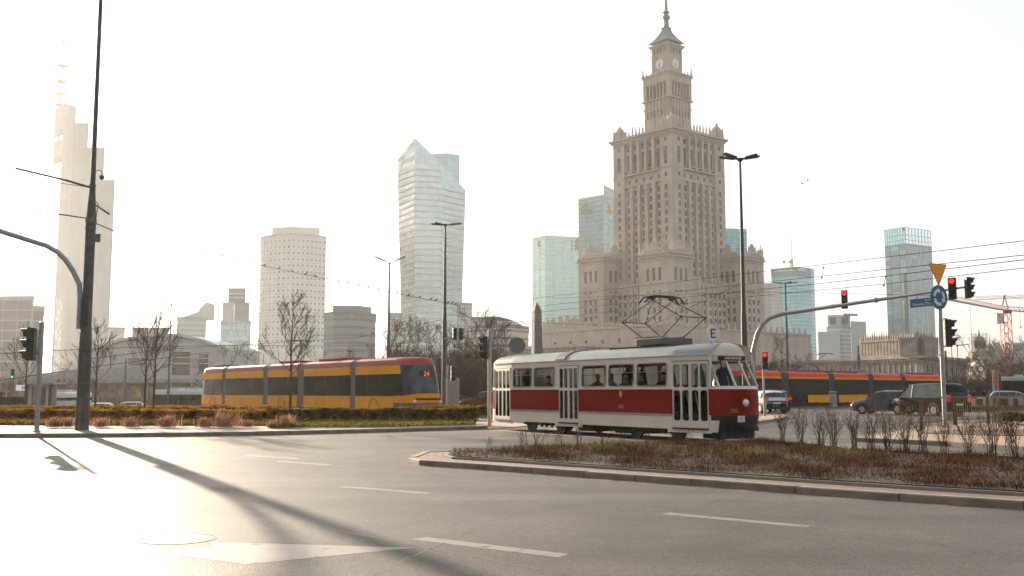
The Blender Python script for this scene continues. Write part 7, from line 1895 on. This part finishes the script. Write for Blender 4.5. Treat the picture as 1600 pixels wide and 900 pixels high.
# hedges
lf_hedge = leafmat('hedge leaves', (0.06, 0.045, 0.012), (0.17, 0.105, 0.018), (0.32, 0.19, 0.03), 3.5, 0.45)
lf_hedge2 = leafmat('golden hedge leaves', (0.10, 0.055, 0.014), (0.27, 0.14, 0.022), (0.42, 0.22, 0.04), 2.5, 0.5)
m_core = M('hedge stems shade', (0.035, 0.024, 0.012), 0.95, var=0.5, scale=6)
def hedge(label, a, b, wd, hh, n, mat, seed, z0=0.14, leaf=0.05, clear=0.12):
    rnd = random.Random(seed); a = Vector(a); b = Vector(b); u = b - a; L_ = u.length; u.normalize()
    r_ = T('hedge', label, 'hedge', (a.x, a.y, z0), math.atan2(u.y, u.x))
    mb = MB()
    for i in range(n):
        # mostly on the outside of a wobbly box
        x = rnd.uniform(-0.1, L_ + 0.1); w_ = wd*(0.5 + 0.10*math.sin(x*1.7 + seed) + 0.05*math.sin(x*5)); top = hh*(1 + 0.05*math.sin(x*2.3 + seed) + 0.03*math.sin(x*7.1))
        f = rnd.random()
        if f < 0.38: y, z = rnd.uniform(-w_, w_), top - abs(rnd.gauss(0, .05))
        elif f < 0.8: y, z = -w_ + abs(rnd.gauss(0, .05)), rnd.uniform(clear, top)
        else: y, z = rnd.uniform(-w_, w_), rnd.uniform(clear, top)
        if z < clear + 0.15 and rnd.random() < 0.4: continue
        c = Vector((x, y, z + (rnd.random() < .03)*rnd.uniform(0, .12))); s = leaf*rnd.uniform(0.6, 1.3)
        p = Vector((rnd.gauss(0,1), rnd.gauss(0,1), rnd.gauss(0,1))).normalized(); q = p.orthogonal().normalized()*s*0.55; p *= s
        mb.add([c - p*0.5, c + q*0.5, c + p*0.5, c - q*0.5], [(0,1,2,3)])
    mb.build('foliage', mat, r_)
    st_ = MB()
    for i in range(int(L_*16)):
        x = rnd.uniform(0, L_); y = rnd.uniform(-wd*0.4, wd*0.4); st_.tube([(x, y, 0), (x + rnd.gauss(0,.06), y + rnd.gauss(0,.06), hh*rnd.uniform(.6,.98))], [0.012, 0.005], 3, False)
    st_.build('stem', m_core, r_)
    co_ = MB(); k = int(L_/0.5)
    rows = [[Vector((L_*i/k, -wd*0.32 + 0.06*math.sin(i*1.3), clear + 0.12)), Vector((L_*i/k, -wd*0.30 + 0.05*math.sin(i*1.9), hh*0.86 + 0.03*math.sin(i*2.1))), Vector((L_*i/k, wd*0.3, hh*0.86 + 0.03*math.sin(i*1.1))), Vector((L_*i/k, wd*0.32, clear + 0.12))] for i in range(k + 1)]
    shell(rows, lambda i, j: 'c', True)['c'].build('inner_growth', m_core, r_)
    return r_
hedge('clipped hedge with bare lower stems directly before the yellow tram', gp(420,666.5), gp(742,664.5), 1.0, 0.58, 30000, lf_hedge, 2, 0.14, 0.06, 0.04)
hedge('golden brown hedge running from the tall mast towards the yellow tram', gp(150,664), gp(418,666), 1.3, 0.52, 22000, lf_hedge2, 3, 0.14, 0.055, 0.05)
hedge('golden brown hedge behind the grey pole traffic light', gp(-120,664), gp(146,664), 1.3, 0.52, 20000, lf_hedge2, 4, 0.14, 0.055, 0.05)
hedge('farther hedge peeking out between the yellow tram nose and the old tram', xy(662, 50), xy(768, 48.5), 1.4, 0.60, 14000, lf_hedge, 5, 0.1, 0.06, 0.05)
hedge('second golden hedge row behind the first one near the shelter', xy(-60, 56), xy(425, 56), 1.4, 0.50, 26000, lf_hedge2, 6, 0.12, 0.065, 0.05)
hedge('low dark hedge in front of the bright red roofed tram', xy(1222, 84), xy(1342, 84.5), 0.9, 0.35, 6000, M('dark hedge leaves', (0.05,0.032,0.02), 0.9, var=0.5), 8, 0.13, 0.08, 0.0)
hedge('low dark hedge behind the railing below the sandy hoarding', xy(1500, 70), xy(1680, 74), 1.2, 0.42, 8000, bpy.data.materials['dark hedge leaves'], 9, 0.0, 0.08, 0.0)
hedge('leafy privet hedge at the far end of the island shrubs', xy(1560, 25.5) + Vector((0.1,0,0)), (13.8, 24.4, 0), 0.45, 0.78, 5000, leafmat('privet leaves', (0.05,0.045,0.012), (0.13,0.11,0.025), (0.24,0.20,0.05), 5, .4), 10, 0.12, 0.045, 0.42)
# ornamental grass tufts
lf_tuft = leafmat('reddish dry grass', (0.30, 0.16, 0.09), (0.48, 0.28, 0.17), (0.60, 0.40, 0.26), 2.0, 0.4)
def tuft_mesh(seed, n=130, h=0.78):
    rnd = random.Random(seed); mb = MB()
    for i in range(n):
        a = rnd.uniform(0, 6.283); l = rnd.uniform(0.1, 1.0)**0.7; hh = h*rnd.uniform(.5, 1.1); o_ = Vector((rnd.gauss(0,.13), rnd.gauss(0,.13), 0)); d = Vector((math.cos(a), math.sin(a), 0)); s = Vector((-d.y, d.x, 0))*0.011
        p1 = o_ + d*l*0.16 + Vector((0,0,hh*0.6)); p2 = o_ + d*l*0.8 + Vector((0,0,hh*(1 - 0.45*l)))
        mb.add([o_ - s, o_ + s, p1 + s*.8, p1 - s*.8, p2], [(0,1,2,3),(3,2,4)])
    return mb.mesh('grass_blades', lf_tuft)
TM = [tuft_mesh(i) for i in (1, 2)]
TL = ['widest', 'feathery', 'tallest', 'low', 'small', 'round', 'slim', 'short']
for i, (x, y, s, lb) in enumerate(((205,667,.85,'reddish dry grass tuft nearest the grey pole traffic light'),(262,667,.95,'reddish dry grass tuft between pole and the tall mast'),(84,667.3,.8,'reddish dry grass tuft in front of the hedge by the grey pole'),(104,667,.8,'reddish dry grass tuft close before the tall mast'),(158,667,.8,'reddish dry grass tuft right beside the tall mast foot'),(322,667,.8,'slim reddish dry grass tuft before the taller grass clump'),(353,667,1.25,'largest reddish dry grass clump before the yellow tram rear'),(386,667,.6,'low reddish dry grass tuft past the largest clump'),(428,668,.6,'small reddish dry grass tuft next to the hedge with bare stems'),(446,667.5,1.0,'reddish dry grass tuft under the bare tree by the yellow tram'))):
    g = gp(x, y, .14); r_ = T('grass_tuft', lb, 'grass tuft', g, i*1.3, 'reddish grass tufts along the hedge'); r_.scale = (s*1.5, s*1.2, s*0.85); put('blades', TM[i % 2], r_)
# --------------- low stuff: bed cover, island growth
def inpoly(p, poly):
    c = False; n = len(poly)
    for i in range(n):
        a = poly[i]; b = poly[i-1]
        if (a[1] > p[1]) != (b[1] > p[1]) and p[0] < (b[0]-a[0])*(p[1]-a[1])/(b[1]-a[1]) + a[0]: c = not c
    return c
def scatter(name, poly, n, h, w_, mat, seed, z0, lean=0.5, dens=None, flat=0.0):
    rnd = random.Random(seed); mb = MB(); xs_ = [p[0] for p in poly]; ys_ = [p[1] for p in poly]; k = 0; tries = 0
    while k < n and tries < n*12:
        tries += 1
        p = (rnd.uniform(min(xs_), max(xs_)), rnd.uniform(min(ys_), max(ys_)))
        if not inpoly(p, poly) or (dens and rnd.random() > dens(*p)): continue
        k += 1; a = rnd.uniform(0, 6.283); d = Vector((math.cos(a), math.sin(a), 0)); s = Vector((-d.y, d.x, 0))*w_*rnd.uniform(.5, 1.2); hh = h*rnd.uniform(.3, 1.2)
        o_ = Vector((p[0], p[1], z0 + (rnd.uniform(0.0, .05) if flat else 0)))
        if flat: t_ = Vector((d.x, d.y, rnd.uniform(-flat, flat)))*hh; mb.add([o_ - s, o_ + t_*0.5 - s*0.2 + Vector((0,0,.012)), o_ + t_, o_ + t_*0.5 + s*1.6 + Vector((0,0,.012))], [(0,1,2,3)])
        else: ln = abs(rnd.gauss(0, lean)); mb.add([o_ - s, o_ + s, o_ + d*hh*ln*0.4 + Vector((0,0,hh*0.6)) + s*.7, o_ + d*hh*ln*0.4 + Vector((0,0,hh*0.6)) - s*.7, o_ + d*hh*ln + Vector((0,0,hh))], [(0,1,2,3),(3,2,4)])
    return mb.build(name, mat, None, kind='stuff')
vis = [q for q in ISLAND]
def noise2(x, y): return 0.5 + 0.25*math.sin(x*1.9 + 1.3*math.sin(y*1.1)) + 0.25*math.sin(y*2.3 + 1.7*math.sin(x*0.9 + 2))
gc = [gp(842, 713), gp(935, 712), gp(1000, 711), gp(1110, 722), gp(1175, 727), gp(905, 708), gp(960, 716), gp(1320, 724)]
def green(x, y): return max(math.exp(-((x - g.x)**2 + ((y - g.y)*0.8)**2)/(0.45 if i != 2 else 0.8)) for i, g in enumerate(gc))
scatter('dry_stalks', vis, 32000, 0.13, 0.0042, leafmat('dry brown stalks', (0.028,0.014,0.008), (0.075,0.034,0.018), (0.17,0.095,0.05), 2.2, .25), 1, 0.15, 1.1, lambda x, y: max(0.04, 1.5*noise2(x*1.7, y*1.7) - 0.35))
scatter('leaf_litter', vis, 38000, 0.05, 0.011, leafmat('fallen leaves', (0.02,0.011,0.007), (0.055,0.027,0.015), (0.17,0.10,0.06), 11, .1), 2, 0.155, 0, None, 0.5)
scatter('green_grass', vis, 2600, 0.15, 0.006, leafmat('green blades', (0.07,0.065,0.012), (0.15,0.14,0.025), (0.24,0.20,0.04), 3, .4), 3, 0.15, 0.5, green)
bp = P2([(418,675),(424,664.5),(620,664),(745,662),(742,670),(620,673.5)])
scatter('ground_cover', ccw(bp), 15000, 0.14, 0.02, leafmat('low green cover', (0.05,0.05,0.012), (0.14,0.13,0.02), (0.26,0.22,0.05), 6, .4), 4, 0.15, 0.7)
scatter('wilted_blossom', ccw(P2([(418,673),(500,669),(720,667),(700,670),(500,673.5)])), 320, 0.10, 0.03, M('pale orange blossom', (0.62,0.33,0.17), 0.8, var=0.3, scale=8), 5, 0.18, 0.6)
bp2 = P2([(-100,670),(-100,662.5),(416,663.2),(417,670.5),(200,670),(0,669.5)])
scatter('ground_cover', ccw(bp2), 26000, 0.16, 0.02, leafmat('golden low cover', (0.08,0.06,0.014), (0.20,0.13,0.025), (0.34,0.20,0.05), 4, .4), 6, 0.15, 0.7)
# island shrubs: twiggy, with a few budding leaves at the tips
lf_bud = leafmat('budding leaves', (0.07,0.05,0.012), (0.17,0.115,0.025), (0.27,0.17,0.04), 9, .4)
def shrub_mesh(seed, n=15, h=0.8, leafy=1.0):
    rnd = random.Random(seed); st_ = MB(); lf = MB()
    for i in range(n):
        a = rnd.uniform(0, 6.283); tips = []
        d = Vector((math.cos(a)*rnd.uniform(.05,.42), math.sin(a)*rnd.uniform(.05,.42), 1)).normalized()
        p = Vector((rnd.gauss(0,.045), rnd.gauss(0,.045), 0))
        grow(st_, st_, p, d, h*rnd.uniform(.42,.62), 0.0075, 2, rnd, 0.5, 0.3, 0.0026, tips)
        for q, dd in tips:
            if rnd.random() > 0.75*leafy: continue
            for _ in range(rnd.randrange(2, 6)):
                c = q + Vector((rnd.gauss(0,.02), rnd.gauss(0,.02), rnd.gauss(0,.025))); s = rnd.uniform(.018,.04); u = Vector((rnd.gauss(0,1), rnd.gauss(0,1), rnd.gauss(0,1))).normalized(); v = u.orthogonal().normalized()*s*.5; u *= s
                lf.add([c - u*.5, c + v*.5, c + u*.5, c - v*.5], [(0,1,2,3)])
    return st_.mesh('stem', m_wood), lf.mesh('foliage', lf_bud)
SM = [shrub_mesh(i, 13 + i, 0.78, 1.0) for i in range(4)]
ORD = ['first', 'second', 'third', 'fourth', 'fifth', 'sixth', 'seventh', 'eighth', 'ninth', 'tenth', 'eleventh', 'twelfth', 'thirteenth', 'fourteenth']
for i, (x, y, s) in enumerate(((1223,693.6,.98),(1252,695,.98),(1283,696.5,.9),(1304,698,.92),(1337,702,1.0),(1361,702.5,.9),(1387,703.5,1.0),(1416,706.6,.95),(1446,708,.95),(1476,709,.85),(1514,711.5,.9),(1551,713.5,1.02),(1588,715.5,1.05))):
    g = gp(x, y, .15); r_ = T('twiggy_shrub', ORD[i] + ' twiggy shrub of the island row counted from the old tram', 'shrub', g, i*1.7, 'twiggy shrubs along the island'); r_.scale = (s, s, s)
    a, b = SM[i % 4]; put('stem', a, r_); put('foliage', b, r_)
WM = [shrub_mesh(i, 4, 0.38, 0.0) for i in (11, 12, 13)]
for i, (x, y, s) in enumerate(((768,707.5,.8),(816,708,1.1),(838,706,1.2),(878,704,1.15),(902,703,1.3),(942,702,1.1),(975,701,.9),(1010,700,1.0),(1050,699,.9),(1082,698,1.0),(1130,697,.8),(1170,696,.8))):
    g = gp(x, y, .15); r_ = T('dead_weed', 'dead branched weed on the island edge in front of the old tram', 'weed', g, i*2.1, 'dead weeds along the island edge'); r_.scale = (s,)*3; put('stem', WM[i % 3][0], r_)
